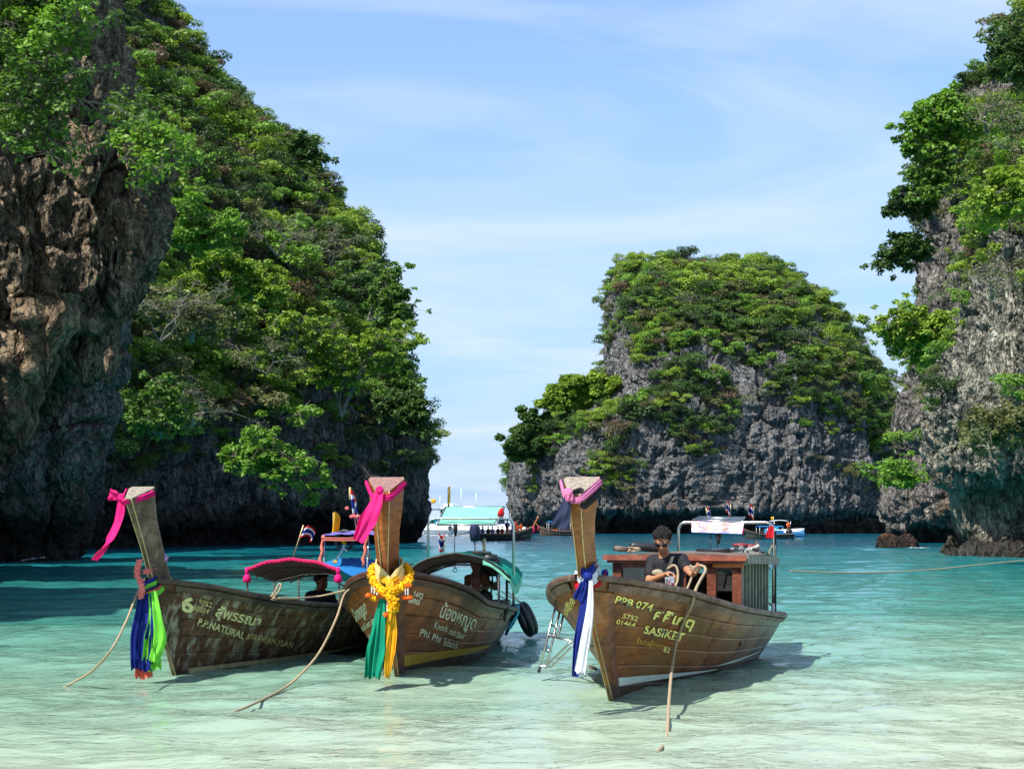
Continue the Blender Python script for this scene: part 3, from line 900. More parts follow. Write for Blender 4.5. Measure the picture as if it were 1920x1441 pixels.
for lab, px, e in ALLT: by.setdefault(lab, []).append((px, e))
for lab, L in by.items():
    if len(L) < 2: continue
    L.sort(key=lambda a: a[0])
    ordn = ['first', 'second', 'third', 'fourth', 'fifth', 'sixth', 'seventh', 'eighth', 'ninth']
    for k, (px, e) in enumerate(L):
        e['label'] = lab + ', ' + (WORD[len(L)][k] if len(L) in WORD else '%s from left' % ordn[min(k, 8)])

# ---- single trees that reach out over the edges, built with their own limbs
def reach_tree(anchor, tips, leafsz, colour, label, group, seed, r0=.09, lump=(.5, .8), per=90, twigs=8, flat=.45, name='overhanging_tree', bare=0.0):
    rng = random.Random(seed)
    A = Vector(anchor); segs, lumps = [], []
    for tip in tips:
        T = Vector(tip); d = T - A; L = d.length
        pts = [A]
        for k in range(1, 5):
            pts.append(A.lerp(T, k / 4) + Vector((rng.gauss(0, .05), rng.gauss(0, .05), rng.gauss(0, .04) + .10 * math.sin(k / 4 * 3.14))) * L)
        r = r0 * rng.uniform(.7, 1)
        for a, b in zip(pts[:-1], pts[1:]):
            segs.append((a, b, r, r * .72)); r *= .72
        for k in range(twigs):
            s0 = pts[rng.choice([2, 3, 4])]
            e = s0 + Vector((rng.gauss(0, .13), rng.gauss(0, .10), rng.gauss(.02, .09))) * L + d * rng.uniform(.0, .2)
            m = s0.lerp(e, .5) + Vector((rng.gauss(0, .03), 0, rng.gauss(0, .03))) * L
            segs += [(s0, m, r0 * .3, r0 * .18), (m, e, r0 * .18, r0 * .07)]
            for j in range(3): segs.append((m.lerp(e, rng.random()), e + Vector((rng.gauss(0, .08), rng.gauss(0, .08), rng.gauss(0, .06))) * L, r0 * .1, r0 * .04))
            if rng.random() > bare: lumps.append((e, rng.uniform(*lump), flat))
        lumps.append((T, rng.uniform(*lump), flat))
    tv, tf = branch_tubes(segs, 6)
    small = []
    for c, r, fz in lumps:
        for _ in range(6):
            o_ = Vector((rng.gauss(0, .62), rng.gauss(0, .5), rng.gauss(0, .40)))
            if o_.length > 1.3: o_ *= 1.3 / o_.length
            small.append((c + o_ * r, r * rng.uniform(.14, .36), fz * 1.4))
            segs.append((c, c + o_ * r, r0 * .10, r0 * .04))
    tv, tf = branch_tubes(segs, 6)
    lv, lf, lt = leaf_cloud(rng, small, per * 1.5, leafsz * .85)
    e = empty(name, A); tag(e, label, 'tree', group)
    for nm, V, Fc, T, m in (('trunk', tv, tf, None, M_bark), ('crown', lv, lf, lt, LEAF[colour])):
        me = mesh_of(nm, [v - A for v in V], Fc, T, m)
        o = bpy.data.objects.new(nm, me); o.parent = e; COL.objects.link(o)
def PX(lst, Y): return [P(a, b, Y + (c if False else 0)) for a, b in lst for c in (0,)]
GN = 'leafy branches hanging over the near left rock'
Yn = 36.6
reach_tree(P(-60, 60, 38), [P(60, 30, 36.8), P(100, 75, 36.4), P(30, 90, 36.6), P(140, 60, 36.6), P(10, 20, 36.8)], .16, 'bright green', 'leafy branches in the top left corner, upper bunch', GN, 1, .07, (.5, .85), 60)
reach_tree(P(-60, 150, 38), [P(70, 150, 36.4), P(120, 110, 36.5), P(20, 180, 36.6), P(60, 210, 36.4), P(150, 190, 36.5)], .16, 'mid green', 'leafy branches at the left frame edge, second bunch from the top', GN, 2, .08, (.45, .8), 55)
reach_tree(P(-60, 230, 38), [P(40, 250, 36.4), P(90, 240, 36.4), P(110, 275, 36.4), P(10, 265, 36.5)], .17, 'mid green', 'leafy branches at the left frame edge, lowest bunch', GN, 3, .06, (.35, .65), 55)
reach_tree(P(-40, 0, 38), [P(20, -30, 36.6), P(80, -20, 36.6), P(120, 10, 36.8), P(0, 40, 36.4)], .16, 'dark green', 'dark leafy branches cut by the top left corner of the picture', GN, 4, .07, (.5, .8), 60)
reach_tree(P(230, 300, 41), [P(330, 270, 41), P(370, 300, 41), P(300, 245, 41), P(290, 320, 40.6)], .17, 'bright green', 'bright green branch sprouting from the right edge of the near left rock', GN, 5, .05, (.35, .6), 50)
reach_tree(P(215, 210, 42), [P(250, 200, 41.6), P(262, 240, 41.6), P(240, 262, 41.4)], .16, 'mid green', 'small leafy bush on the right edge of the near left rock', GN, 6, .05, (.4, .6), 50)
GL = 'trees reaching out from the left hill'
def onL(px, py, dY=0.0):
    w_ = np.clip((px + 420) / 1200.0, 0, 1); return P(px, py, 66 + 60 * w_ ** 1.15 + dY)
reach_tree(P(420, 880, 96), [P(500, 838, 94), P(560, 868, 93), P(470, 862, 93), P(520, 888, 93), P(583, 893, 93)], .30, 'bright green', 'low bright green tree leaning out over the dark rock of the left hill', GL, 11, .14, (.6, .95), 90)
reach_tree(P(640, 780, 112), [P(650, 690, 110), P(600, 670, 109), P(700, 660, 110), P(560, 640, 109), P(720, 640, 111)], .30, 'yellow-green', 'wide yellow-green tree with pale limbs on the lower right of the left hill', GL, 12, .16, (.8, 1.2), 80)
reach_tree(P(690, 600, 124), [P(735, 560, 124), P(755, 590, 124), P(725, 530, 124)], .34, 'mid green', 'thin tree sticking out to the right of the left hill, upper one', GL, 13, .12, (.7, 1.2), 55)
reach_tree(P(725, 800, 122), [P(775, 770, 121), P(790, 795, 121), P(765, 745, 121)], .34, 'dark green', 'dark tree clinging low on the seaward edge of the left hill', GL, 14, .12, (.8, 1.3), 70)
reach_tree(P(705, 700, 124), [P(755, 690, 123), P(765, 720, 123), P(745, 660, 123)], .32, 'mid green', 'loose green tree on the seaward edge of the left hill, middle one', GL, 15, .12, (.7, 1.1), 60)
reach_tree(P(545, 310, 122), [P(575, 280, 122), P(590, 300, 122), P(565, 270, 122)], .32, 'dark green', 'small umbrella-shaped tree on the skyline of the left hill', GL, 16, .10, (.7, 1.0), 60)
reach_tree(P(410, 420, 90), [P(390, 460, 88), P(350, 400, 87), P(420, 430, 88), P(330, 450, 87)], .28, 'bright green', 'bright layered tree beside the near left rock, middle height', GL, 17, .12, (.7, 1.0), 90)
reach_tree(P(470, 560, 96), [P(420, 520, 94), P(380, 550, 93), P(460, 510, 94), P(500, 550, 94), P(400, 500, 93)], .28, 'yellow-green', 'large yellow-green tree in the middle of the left hill', GL, 18, .16, (.8, 1.2), 90)
reach_tree(P(360, 640, 86), [P(280, 570, 83), P(310, 590, 83), P(400, 590, 84), P(350, 560, 83)], .26, 'olive', 'sparse tree with long pale branches beside the near left rock', GL, 19, .13, (.7, 1.2), 40, 8, .45, 'overhanging_tree', .4)
reach_tree(P(300, 820, 80), [P(230, 760, 78), P(260, 790, 78), P(330, 780, 78), P(300, 740, 78)], .26, 'mid green', 'green bush on the lowest ledge of the left hill', GL, 20, .10, (.5, .8), 80)
GR = 'trees reaching out from the right cliff'
reach_tree(P(1790, 300, 112), [P(1745, 220, 110), P(1720, 240, 110), P(1765, 200, 110), P(1735, 280, 110), P(1790, 220, 110)], .36, 'bright green', 'tall leafy tree on the upper left edge of the right cliff', GR, 31, .16, (.8, 1.2), 75)
reach_tree(P(1760, 340, 112), [P(1740, 330, 110), P(1755, 300, 110), P(1735, 360, 110)], .34, 'mid green', 'darker tree just under the tall one on the right cliff', GR, 32, .12, (.7, 1.1), 70)
reach_tree(P(1755, 410, 112), [P(1700, 375, 111), P(1680, 395, 111), P(1715, 385, 111)], .34, 'dark green', 'small tree sticking out left from the right cliff, upper one', GR, 33, .10, (.6, 1.0), 70)
reach_tree(P(1745, 490, 112), [P(1700, 455, 111), P(1668, 490, 111), P(1690, 475, 111), P(1715, 465, 111)], .34, 'dark green', 'dark branch sticking out left from the right cliff, lower one', GR, 34, .11, (.7, 1.0), 75)
reach_tree(P(1770, 680, 108), [P(1700, 610, 106), P(1680, 630, 106), P(1730, 620, 106), P(1765, 625, 106), P(1785, 650, 106)], .30, 'yellow-green', 'pale yellow-green tree spreading out left from the middle of the right cliff', GR, 35, .14, (1.0, 1.5), 75)
reach_tree(P(1720, 910, 112), [P(1690, 885, 108), P(1700, 900, 108), P(1675, 895, 108)], .28, 'bright green', 'small bright bush on the rear buttress of the right headland', GR, 36, .08, (.6, .9), 80)
reach_tree(P(1900, 830, 60), [P(1870, 800, 58), P(1900, 790, 58), P(1925, 805, 58), P(1850, 810, 58)], .20, 'olive', 'yellowish bush above the smooth overhang at the right frame edge', GR, 37, .07, (.6, .9), 80)
reach_tree(P(1935, 170, 70), [P(1905, 90, 69), P(1925, 60, 69), P(1890, 120, 69)], .24, 'dark green', 'dark tree at the very top of the right cliff', GR, 38, .09, (.7, 1.0), 70)
reach_tree(P(1910, 400, 66), [P(1880, 370, 64), P(1900, 350, 64), P(1860, 390, 64), P(1925, 370, 64)], .22, 'yellow-green', 'yellow-green tree near the right frame edge, upper part of the cliff', GR, 39, .09, (.8, 1.2), 80)
reach_tree(P(1005, 850, 275), [P(990, 815, 272), P(975, 835, 272), P(1005, 800, 272)], .75, 'dark green', 'dark round tree at the far left end of the middle island', 'trees covering the island in the middle', 44, .2, (2.2, 3.0), 90)
reach_tree(P(1080, 780, 275), [P(1050, 745, 272), P(1075, 735, 272), P(1100, 730, 272), P(1120, 735, 272)], .75, 'yellow-green', 'bushy yellow-green trees along the left shoulder of the middle island', 'trees covering the island in the middle', 41, .2, (2.2, 3.2), 90)

for k, (ax, ay, Yd, tips, lab) in enumerate([
    (300, 640, 80, [(350, 575), (390, 560), (270, 590)], 'long pale bare limbs beside the near left rock'),
    (520, 480, 106, [(480, 440), (540, 430), (560, 450)], 'bare grey tree in the middle of the left hill'),
    (620, 500, 114, [(640, 450), (600, 460), (660, 470)], 'bare twiggy tree near the right edge of the left hill'),
    (360, 800, 84, [(330, 740), (390, 750), (420, 770)], 'bare twisted branches on the lower left of the left hill'),
    (500, 700, 102, [(440, 660), (520, 650), (560, 680)], 'bare pale branches on the lower middle of the left hill'),
    (1850, 250, 78, [(1860, 200), (1880, 215), (1830, 230)], 'bare white limbs near the top of the right cliff'),
    (1860, 560, 72, [(1820, 520), (1850, 530), (1890, 535)], 'bare branch on the middle of the right cliff')]):
    reach_tree(P(ax, ay, Yd), [P(x, y, Yd - 4) for x, y in tips], .16, 'olive', lab, 'leafless trees on the cliffs', 60 + k, .085, (.5, .8), 22, 5)
for lab, px, e in ALLT:
    for a_, b_ in (('thin twiggy', 'twiggy'), ('seaward edge', 'seaward side'), ('left one of two', 'left of two'), ('right one of two', 'right of two'), ('low left shoulder', 'left shoulder'), (' of three', ''), (' tree,', ',')):
        if len(e['label'].replace('-', ' ').split()) > 16: e['label'] = e['label'].replace(a_, b_)
# ---------------------------------------------------------------- mesh builder
WM = {}                                   # world matrices of the empties that carry parts
I4 = Matrix.Identity(4)

class MB:
    def __init__(self, space=None):
        self.V, self.F = [], []
        self.space = space or I4
    def add(self, vs, fs):
        b = len(self.V)
        self.V += [Vector(v) for v in vs]
        self.F += [tuple(i + b for i in f) for f in fs]
        return self
    def box(self, c, s, rot=None, taper=1.0):
        c = Vector(c); R = rot or Matrix.Identity(3)
        vs = []
        for z in (-.5, .5):
            k = 1.0 if z < 0 else taper
            for x, y in ((-.5, -.5), (.5, -.5), (.5, .5), (-.5, .5)):
                vs.append(c + R @ Vector((x * s[0] * k, y * s[1] * k, z * s[2])))
        return self.add(vs, [(0, 3, 2, 1), (4, 5, 6, 7), (0, 1, 5, 4), (1, 2, 6, 5), (2, 3, 7, 6), (3, 0, 4, 7)])
    def bar(self, a, b, w, h, up=(0, 0, 1)):
        a, b = Vector(a), Vector(b); d = (b - a); L = d.length; d.normalize()
        s = d.cross(Vector(up))
        if s.length < 1e-3: s = d.cross(Vector((1, 0, 0)))
        s.normalize(); u = s.cross(d)
        R = Matrix((s, d, u)).transposed()
        return self.box((a + b) / 2, (w, L, h), R)
    def tube(self, pts, r, sides=8, closed=False, cap=True):
        pts = [Vector(p) for p in pts]; n = len(pts)
        rs = r if isinstance(r, (list, tuple)) else [r] * n
        base = len(self.V); prev = None
        for k, p in enumerate(pts):
            if closed: t = pts[(k + 1) % n] - pts[k - 1]
            else: t = pts[min(k + 1, n - 1)] - pts[max(k - 1, 0)]
            if t.length < 1e-9: t = Vector((0, 0, 1))
            t.normalize()
            if prev is None:
                u = t.orthogonal().normalized()
            else:
                u = prev - t * prev.dot(t)
                u = u.normalized() if u.length > 1e-6 else t.orthogonal().normalized()
            prev = u; w = t.cross(u)
            for j in range(sides):
                a = 2 * math.pi * j / sides
                self.V.append(p + (u * math.cos(a) + w * math.sin(a)) * rs[k])
        for k in range(n if closed else n - 1):
            for j in range(sides):
                a = base + k * sides + j; b = base + k * sides + (j + 1) % sides
                k2 = (k + 1) % n
                c = base + k2 * sides + (j + 1) % sides; d = base + k2 * sides + j
                self.F.append((a, b, c, d))
        if cap and not closed:
            self.F.append(tuple(base + j for j in reversed(range(sides))))
            self.F.append(tuple(base + (n - 1) * sides + j for j in range(sides)))
        return self
    def ball(self, c, r, seg=8, rings=5, R=None):
        c = Vector(c)
        r = Vector(r) if hasattr(r, '__len__') else Vector((r, r, r))
        R = R or Matrix.Identity(3)
        vs = [c + R @ Vector((0, 0, r.z))]
        for i in range(1, rings):
            th = math.pi * i / rings
            for j in range(seg):
                ph = 2 * math.pi * j / seg
                vs.append(c + R @ Vector((math.sin(th) * math.cos(ph) * r.x, math.sin(th) * math.sin(ph) * r.y, math.cos(th) * r.z)))
        vs.append(c + R @ Vector((0, 0, -r.z)))
        fs = [(0, 1 + j, 1 + (j + 1) % seg) for j in range(seg)]
        for i in range(rings - 2):
            for j in range(seg):
                a = 1 + i * seg + j; b = 1 + i * seg + (j + 1) % seg
                fs.append((a, a + seg, b + seg, b))
        l = len(vs) - 1; o = 1 + (rings - 2) * seg
        fs += [(l, o + (j + 1) % seg, o + j) for j in range(seg)]
        return self.add(vs, fs)
    def capsule(self, a, b, r0, r1, sides=10):
        a, b = Vector(a), Vector(b); d = b - a; L = d.length
        if L < 1e-6: return self.ball(a, r0)
        d.normalize(); pts, rs = [], []
        for k in (90, 60, 30, 0):
            t = math.radians(k); pts.append(a - d * math.sin(t) * r0); rs.append(max(1e-4, math.cos(t) * r0))
        for k in (0, 30, 60, 90):
            t = math.radians(k); pts.append(b + d * math.sin(t) * r1); rs.append(max(1e-4, math.cos(t) * r1))
        return self.tube(pts, rs, sides)
    def grid(self, A, flip=False, closed_u=False):
        nu, nv = len(A), len(A[0]); b = len(self.V)
        for row in A: self.V += [Vector(p) for p in row]
        for i in range(nu if closed_u else nu - 1):
            for j in range(nv - 1):
                i2 = (i + 1) % nu
                q = (b + i * nv + j, b + i2 * nv + j, b + i2 * nv + j + 1, b + i * nv + j + 1)
                self.F.append(q[::-1] if flip else q)
        return self
    def slab(self, A, th, flip=False):
        """a grid with thickness th (offset along averaged normals)"""
        nu, nv = len(A), len(A[0])
        B = []
        for i in range(nu):
            row = []
            for j in range(nv):
                du = Vector(A[min(i + 1, nu - 1)][j]) - Vector(A[max(i - 1, 0)][j]); dv = Vector(A[i][min(j + 1, nv - 1)]) - Vector(A[i][max(j - 1, 0)])
                n = du.cross(dv); n = n.normalized() if n.length > 1e-9 else Vector((0, 0, 1))
                row.append(Vector(A[i][j]) - n * th * (-1 if flip else 1))
            B.append(row)
        self.grid(A, flip); self.grid(B, not flip)
        ring = lambda G: [G[i][0] for i in range(nu)] + [G[-1][j] for j in range(1, nv)] + [G[i][-1] for i in range(nu - 2, -1, -1)] + [G[0][j] for j in range(nv - 2, 0, -1)]
        ra, rb = ring(A), ring(B)
        b = len(self.V); n = len(ra)
        self.V += [Vector(p) for p in ra] + [Vector(p) for p in rb]
        for k in range(n): self.F.append((b + k, b + (k + 1) % n, b + n + (k + 1) % n, b + n + k))
        return self
    def build(self, name, mat, parent=None, label=None, cat=None, group=None, smooth=True, kind=None, origin=None):
        W = [self.space @ v for v in self.V]
        if parent is not None:
            inv = WM.get(parent.name, I4).inverted()
            W = [inv @ v for v in W]; loc = Vector((0, 0, 0))
        else:
            xs = [v.x for v in W]; ys = [v.y for v in W]; zs = [v.z for v in W]
            loc = origin or Vector(((min(xs) + max(xs)) / 2, (min(ys) + max(ys)) / 2, min(zs)))
            W = [v - loc for v in W]
        me = bpy.data.meshes.new(name)
        me.from_pydata([tuple(v) for v in W], [], self.F)
        me.validate()
        if smooth: me.polygons.foreach_set('use_smooth', [True] * len(me.polygons))
        if mat: me.materials.append(mat)
        o = bpy.data.objects.new(name, me); COL.objects.link(o)
        if parent is not None: o.parent = parent
        else: o.location = loc
        if parent is not None and parent.type == 'MESH':      # sub-part of a mesh part
            pass
        WM[o.name] = WM.get(parent.name, I4) if parent is not None else Matrix.Translation(loc)
        return tag(o, label, cat, group, kind)

def thing(name, loc, label, cat, group=None, rz=0.0):
    e = empty(name, loc, rz)
    WM[e.name] = Matrix.Translation(Vector(loc)) @ Matrix.Rotation(rz, 4, 'Z')
    return tag(e, label, cat, group)

def smooth_path(pts, n=8):
    pts = [Vector(p) for p in pts]; out = []
    P_ = [pts[0]] + pts + [pts[-1]]
    for k in range(1, len(P_) - 2):
        a, b, c, d = P_[k - 1:k + 3]
        for i in range(n):
            t = i / n
            out.append(0.5 * ((2 * b) + (c - a) * t + (2 * a - 5 * b + 4 * c - d) * t * t + (3 * b - a - 3 * c + d) * t ** 3))
    out.append(pts[-1]); return out

def remeshed(mb, voxel, name, mat, parent=None, smooth_it=4, **kw):
    o = mb.build(name, None, parent, **kw)
    m = o.modifiers.new('r', 'REMESH'); m.mode = 'VOXEL'; m.voxel_size = voxel
    s = o.modifiers.new('s', 'SMOOTH'); s.iterations = smooth_it; s.factor = 0.5
    dg = bpy.context.evaluated_depsgraph_get(); dg.update()
    me = bpy.data.meshes.new_from_object(o.evaluated_get(dg))
    o.modifiers.clear(); old = o.data; o.data = me; bpy.data.meshes.remove(old); me.name = name
    me.polygons.foreach_set('use_smooth', [True] * len(me.polygons))
    me.materials.clear()
    me.materials.append(mat)
    return o

def cloth(name, color, rough=0.75, trans=0.25, sheen=0.3):
    if name in MATS: return MATS[name]
    m, t = newmat(name)
    tc = t.new('ShaderNodeTexCoord').outputs['Object']
    n = t.noise(tc, 9, 4, 0.6)
    c = t.ramp(n, [(0.25, tuple(c * 0.8 for c in color)), (0.75, tuple(min(1, c * 1.1) for c in color))])
    pr = t.n.new('ShaderNodeBsdfPrincipled'); t.ln(c, pr.inputs['Base Color']); pr.inputs['Roughness'].default_value = rough
    pr.inputs['Specular IOR Level'].default_value = 0.3
    t.ln(t.bump(t.noise(tc, 60, 3), 0.003, 0.6), pr.inputs['Normal'])
    tr = t.n.new('ShaderNodeBsdfTranslucent'); t.ln(c, tr.inputs['Color'])
    mx = t.n.new('ShaderNodeMixShader'); mx.inputs[0].default_value = trans
    t.ln(pr.outputs[0], mx.inputs[1]); t.ln(tr.outputs[0], mx.inputs[2]); t.out(mx.outputs[0])
    MATS[name] = m
    return m

def hull_mat(name, base, dark, pale, scuff=0.5, gloss=0.4, ochre=0.0, stern_grey=0.0, zdark=0.12):
    m, t = newmat(name)
    tc = t.new('ShaderNodeTexCoord').outputs['Object']
    sep = t.new('ShaderNodeSeparateXYZ'); t.ln(tc, sep.inputs[0])
    grain = t.noise(t.mapping(tc, (14, 1.1, 26)), 1.0, 6, 0.6, 0.5)
    blot = t.noise(tc, 2.2, 6, 0.62)
    scf = t.noise(t.mapping(tc, (3.5, 4.5, 1.9), (0.3, 0, 0)), 1.9, 8, 0.72, 0.5)
    col = t.ramp(grain, [(0.25, dark), (0.5, base), (0.8, tuple(min(1, c * 1.5) for c in base))])
    col = t.mix(t.ramp(blot, [(0.36, 0.85), (0.56, 0.0)]), col, dark)
    spots = t.noise(tc, 11, 3, .6)
    col = t.mix(t.math('MULTIPLY', t.ramp(spots, [(.66, 0.0), (.72, 1.0)]), .7), col, tuple(c * .4 for c in dark))
    runs = t.noise(t.mapping(tc, (9, 9, .8)), 1.0, 5, .6, .3)
    col = t.mix(t.math('MULTIPLY', t.ramp(runs, [(.52, 0.0), (.66, 1.0)]), .35), col, dark)
    if ochre: col = t.mix(t.math('MULTIPLY', t.ramp(t.noise(tc, 1.5, 5, 0.6), [(0.48, 0.0), (0.66, 1.0)]), ochre), col, (0.24, 0.135, 0.035))
    col = t.mix(t.math('MULTIPLY', t.ramp(scf, [(0.50, 0.0), (0.66, 1.0)]), scuff), col, pale)
    if stern_grey:
        g = t.math('MULTIPLY', t.ramp(t.math('DIVIDE', sep.outputs['Y'], 6.0), [(0.38, 0.0), (0.75, 1.0)]), stern_grey)
        col = t.mix(g, col, (0.17, 0.175, 0.15))
    oi = t.new('ShaderNodeObjectInfo')
    col = t.mix(t.math('MULTIPLY', oi.outputs['Random'], 0.45), col, t.mix(1.0, col, (0.55, 0.55, 0.58), 'MULTIPLY'))
    # grime and weed just over the waterline, dark bottom paint under it
    low = t.ramp(t.math('ADD', sep.outputs['Z'], t.math('MULTIPLY', t.math('SUBTRACT', blot, 0.5), 0.10)), [(zdark - 0.02, 1.0), (zdark + 0.05, 0.0)])
    col = t.mix(t.math('MULTIPLY', low, 0.85), col, (0.040, 0.016, 0.010))
    r = t.ramp(blot, [(0.3, gloss + 0.25), (0.7, gloss)])
    h = t.math('ADD', t.math('MULTIPLY', grain, 0.5), t.math('MULTIPLY', scf, 0.5))
    t.out(t.principled(col, r, t.bump(h, 0.006, 0.8), 0, 0.4))
    return m

M_wood_red = hull_mat('wood_red', (0.20, 0.052, 0.022), (0.05, 0.016, 0.010), (0.22, 0.13, 0.09), 0.15, 0.35, zdark=-9)
M_wood_grey = hull_mat('wood_grey', (0.17, 0.125, 0.09), (0.05, 0.036, 0.028), (0.33, 0.27, 0.21), 0.5, 0.6, zdark=-9)
M_steel = simple('steel', (0.55, 0.54, 0.52), 0.25, 1.0, var=0.15)
M_black = simple('black_rubber', (0.014, 0.014, 0.016), 0.45, var=0.3)
M_iron = simple('engine_iron', (0.035, 0.034, 0.035), 0.4, 0.4, var=0.5)
M_brass = simple('brass_strip', (0.50, 0.40, 0.20), 0.45, 0.7, var=0.35, scale=30)
M_rope = simple('rope', (0.36, 0.27, 0.165), 0.95, var=0.3, scale=80, bump=0.006)
M_white = simple('white_paint', (0.72, 0.73, 0.72), 0.4, var=0.08)
C_pink = cloth('cloth_hot_pink', (0.80, 0.012, 0.20))
C_magenta = cloth('cloth_magenta', (0.62, 0.015, 0.12))
C_lpink = cloth('cloth_light_pink', (0.78, 0.24, 0.46))
C_blue = cloth('cloth_royal_blue', (0.008, 0.025, 0.24))
C_navy = cloth('cloth_navy', (0.012, 0.02, 0.055), trans=0.05)
C_lime = cloth('cloth_lime', (0.20, 0.70, 0.06))
C_coral = cloth('cloth_coral', (0.95, 0.16, 0.10))
C_orange = cloth('cloth_orange', (0.90, 0.24, 0.15))
C_green = cloth('cloth_green', (0.0, 0.30, 0.17))
C_yellow = cloth('cloth_yellow', (0.90, 0.48, 0.015))
C_cream = cloth('cloth_cream', (0.80, 0.62, 0.25))
C_white = cloth('cloth_white', (0.80, 0.82, 0.85))
C_red = cloth('cloth_red', (0.62, 0.01, 0.02))
C_turq = cloth('cloth_turquoise', (0.03, 0.36, 0.50))
C_mint = cloth('cloth_mint', (0.30, 0.82, 0.58), trans=0.35)
C_purple = cloth('cloth_purple', (0.19, 0.16, 0.50))
C_tarpblue = cloth('tarp_blue', (0.02, 0.22, 0.55))
C_tarpgreen = cloth('tarp_green', (0.0, 0.28, 0.20))
C_black = cloth('cloth_black', (0.012, 0.012, 0.014), trans=0.0)
C_shirt = cloth('shirt_dark', (0.012, 0.011, 0.015), trans=0.0)
C_lining = cloth('canopy_lining', (0.14, 0.14, 0.14), trans=0.1)
M_skin = simple('skin_tan', (0.40, 0.185, 0.095), 0.5, var=0.12, scale=12, bump=0.0015)
M_skin_d = simple('skin_brown', (0.17, 0.075, 0.04), 0.5, var=0.15, scale=12, bump=0.0015)
M_hair = simple('hair_black', (0.009, 0.008, 0.007), 0.9, var=0.4, scale=60)
M_glasses = simple('sunglasses', (0.01, 0.01, 0.012), 0.08, var=0.1)
# ---------------------------------------------------------------- longtail boats
class Boat:
    def __init__(s, bow, phi, L=5.8, beam=0.97, sheer=None, rake=None, top=None):
        s.bow, s.phi, s.L, s.beam = bow, math.radians(phi), L, beam
        s.sheer = sheer; s.rake = rake
        s.M = Matrix.Translation((bow[0], bow[1], 0)) @ Matrix.Rotation(-s.phi, 4, 'Z')
    def at(s, px, py, yl):
        a, b = (px - HX) / F, (HY - py) / F
        sn, cs = math.sin(s.phi), math.cos(s.phi)
        Y = (yl + s.bow[0] * sn + s.bow[1] * cs) / (a * sn + cs)
        return s.M.inverted() @ Vector((a * Y, Y, H + b * Y))
    def on(s, px, py, off=0.02):
        o = Vector((0, 0, H)); d = Vector(((px - HX) / F, 1.0, (HY - py) / F)).normalized()
        hit = s.bvh.ray_cast(o, d)[0]
        if hit is None: return s.M @ s.at(px, py, 1.1 - off)
        return hit - d * off
    def w(s, z): return float(np.interp(z, [r[0] for r in s.rake], [r[1] for r in s.rake]))
    def zg(s, y): return float(np.interp(y, [r[0] for r in s.sheer], [r[1] for r in s.sheer]))
    def hull(s, side, a, q, off=0.0):
        zb = -0.30
        yg = (1 - a) * (-s.w(s.zg(-1.0))) + a * s.L
        zt = s.zg(yg)
        z = zb + q * (zt - zb)
        y = (1 - a) * (-s.w(z)) + a * (s.L + 0.12 * z)
        qq = max(0.0, q)
        bz = s.beam * (0.40 + 0.60 * qq ** 0.80)
        ap = 0.62 + (0.42 - 0.62) * qq; ex = 1.35 + (0.72 - 1.35) * qq
        f = math.sin(min(a / ap, 1) * math.pi / 2) ** ex
        if a > 0.62: f *= 1 - (0.16 - 0.03 * qq) * ((a - 0.62) / 0.38) ** 2
        if a > 0.89: f *= math.sqrt(max(0, 1 - ((a - 0.89) / 0.11) ** 2))
        return Vector((side * (bz * f + off), y, z))
    def surf(s, side, a, q, off=0.0):
        p = s.hull(side, a, q)
        if off:
            e = 0.004
            du = s.hull(side, min(a + e, 0.999), q) - s.hull(side, max(a - e, 0), q); dq = s.hull(side, a, min(q + e, 1)) - s.hull(side, a, max(q - e, 0))
            n = du.cross(dq) * side
            if n.length > 1e-9:
                n.normalize()
                if n.x * side < 0: n = -n
                p = p + n * off
        return p

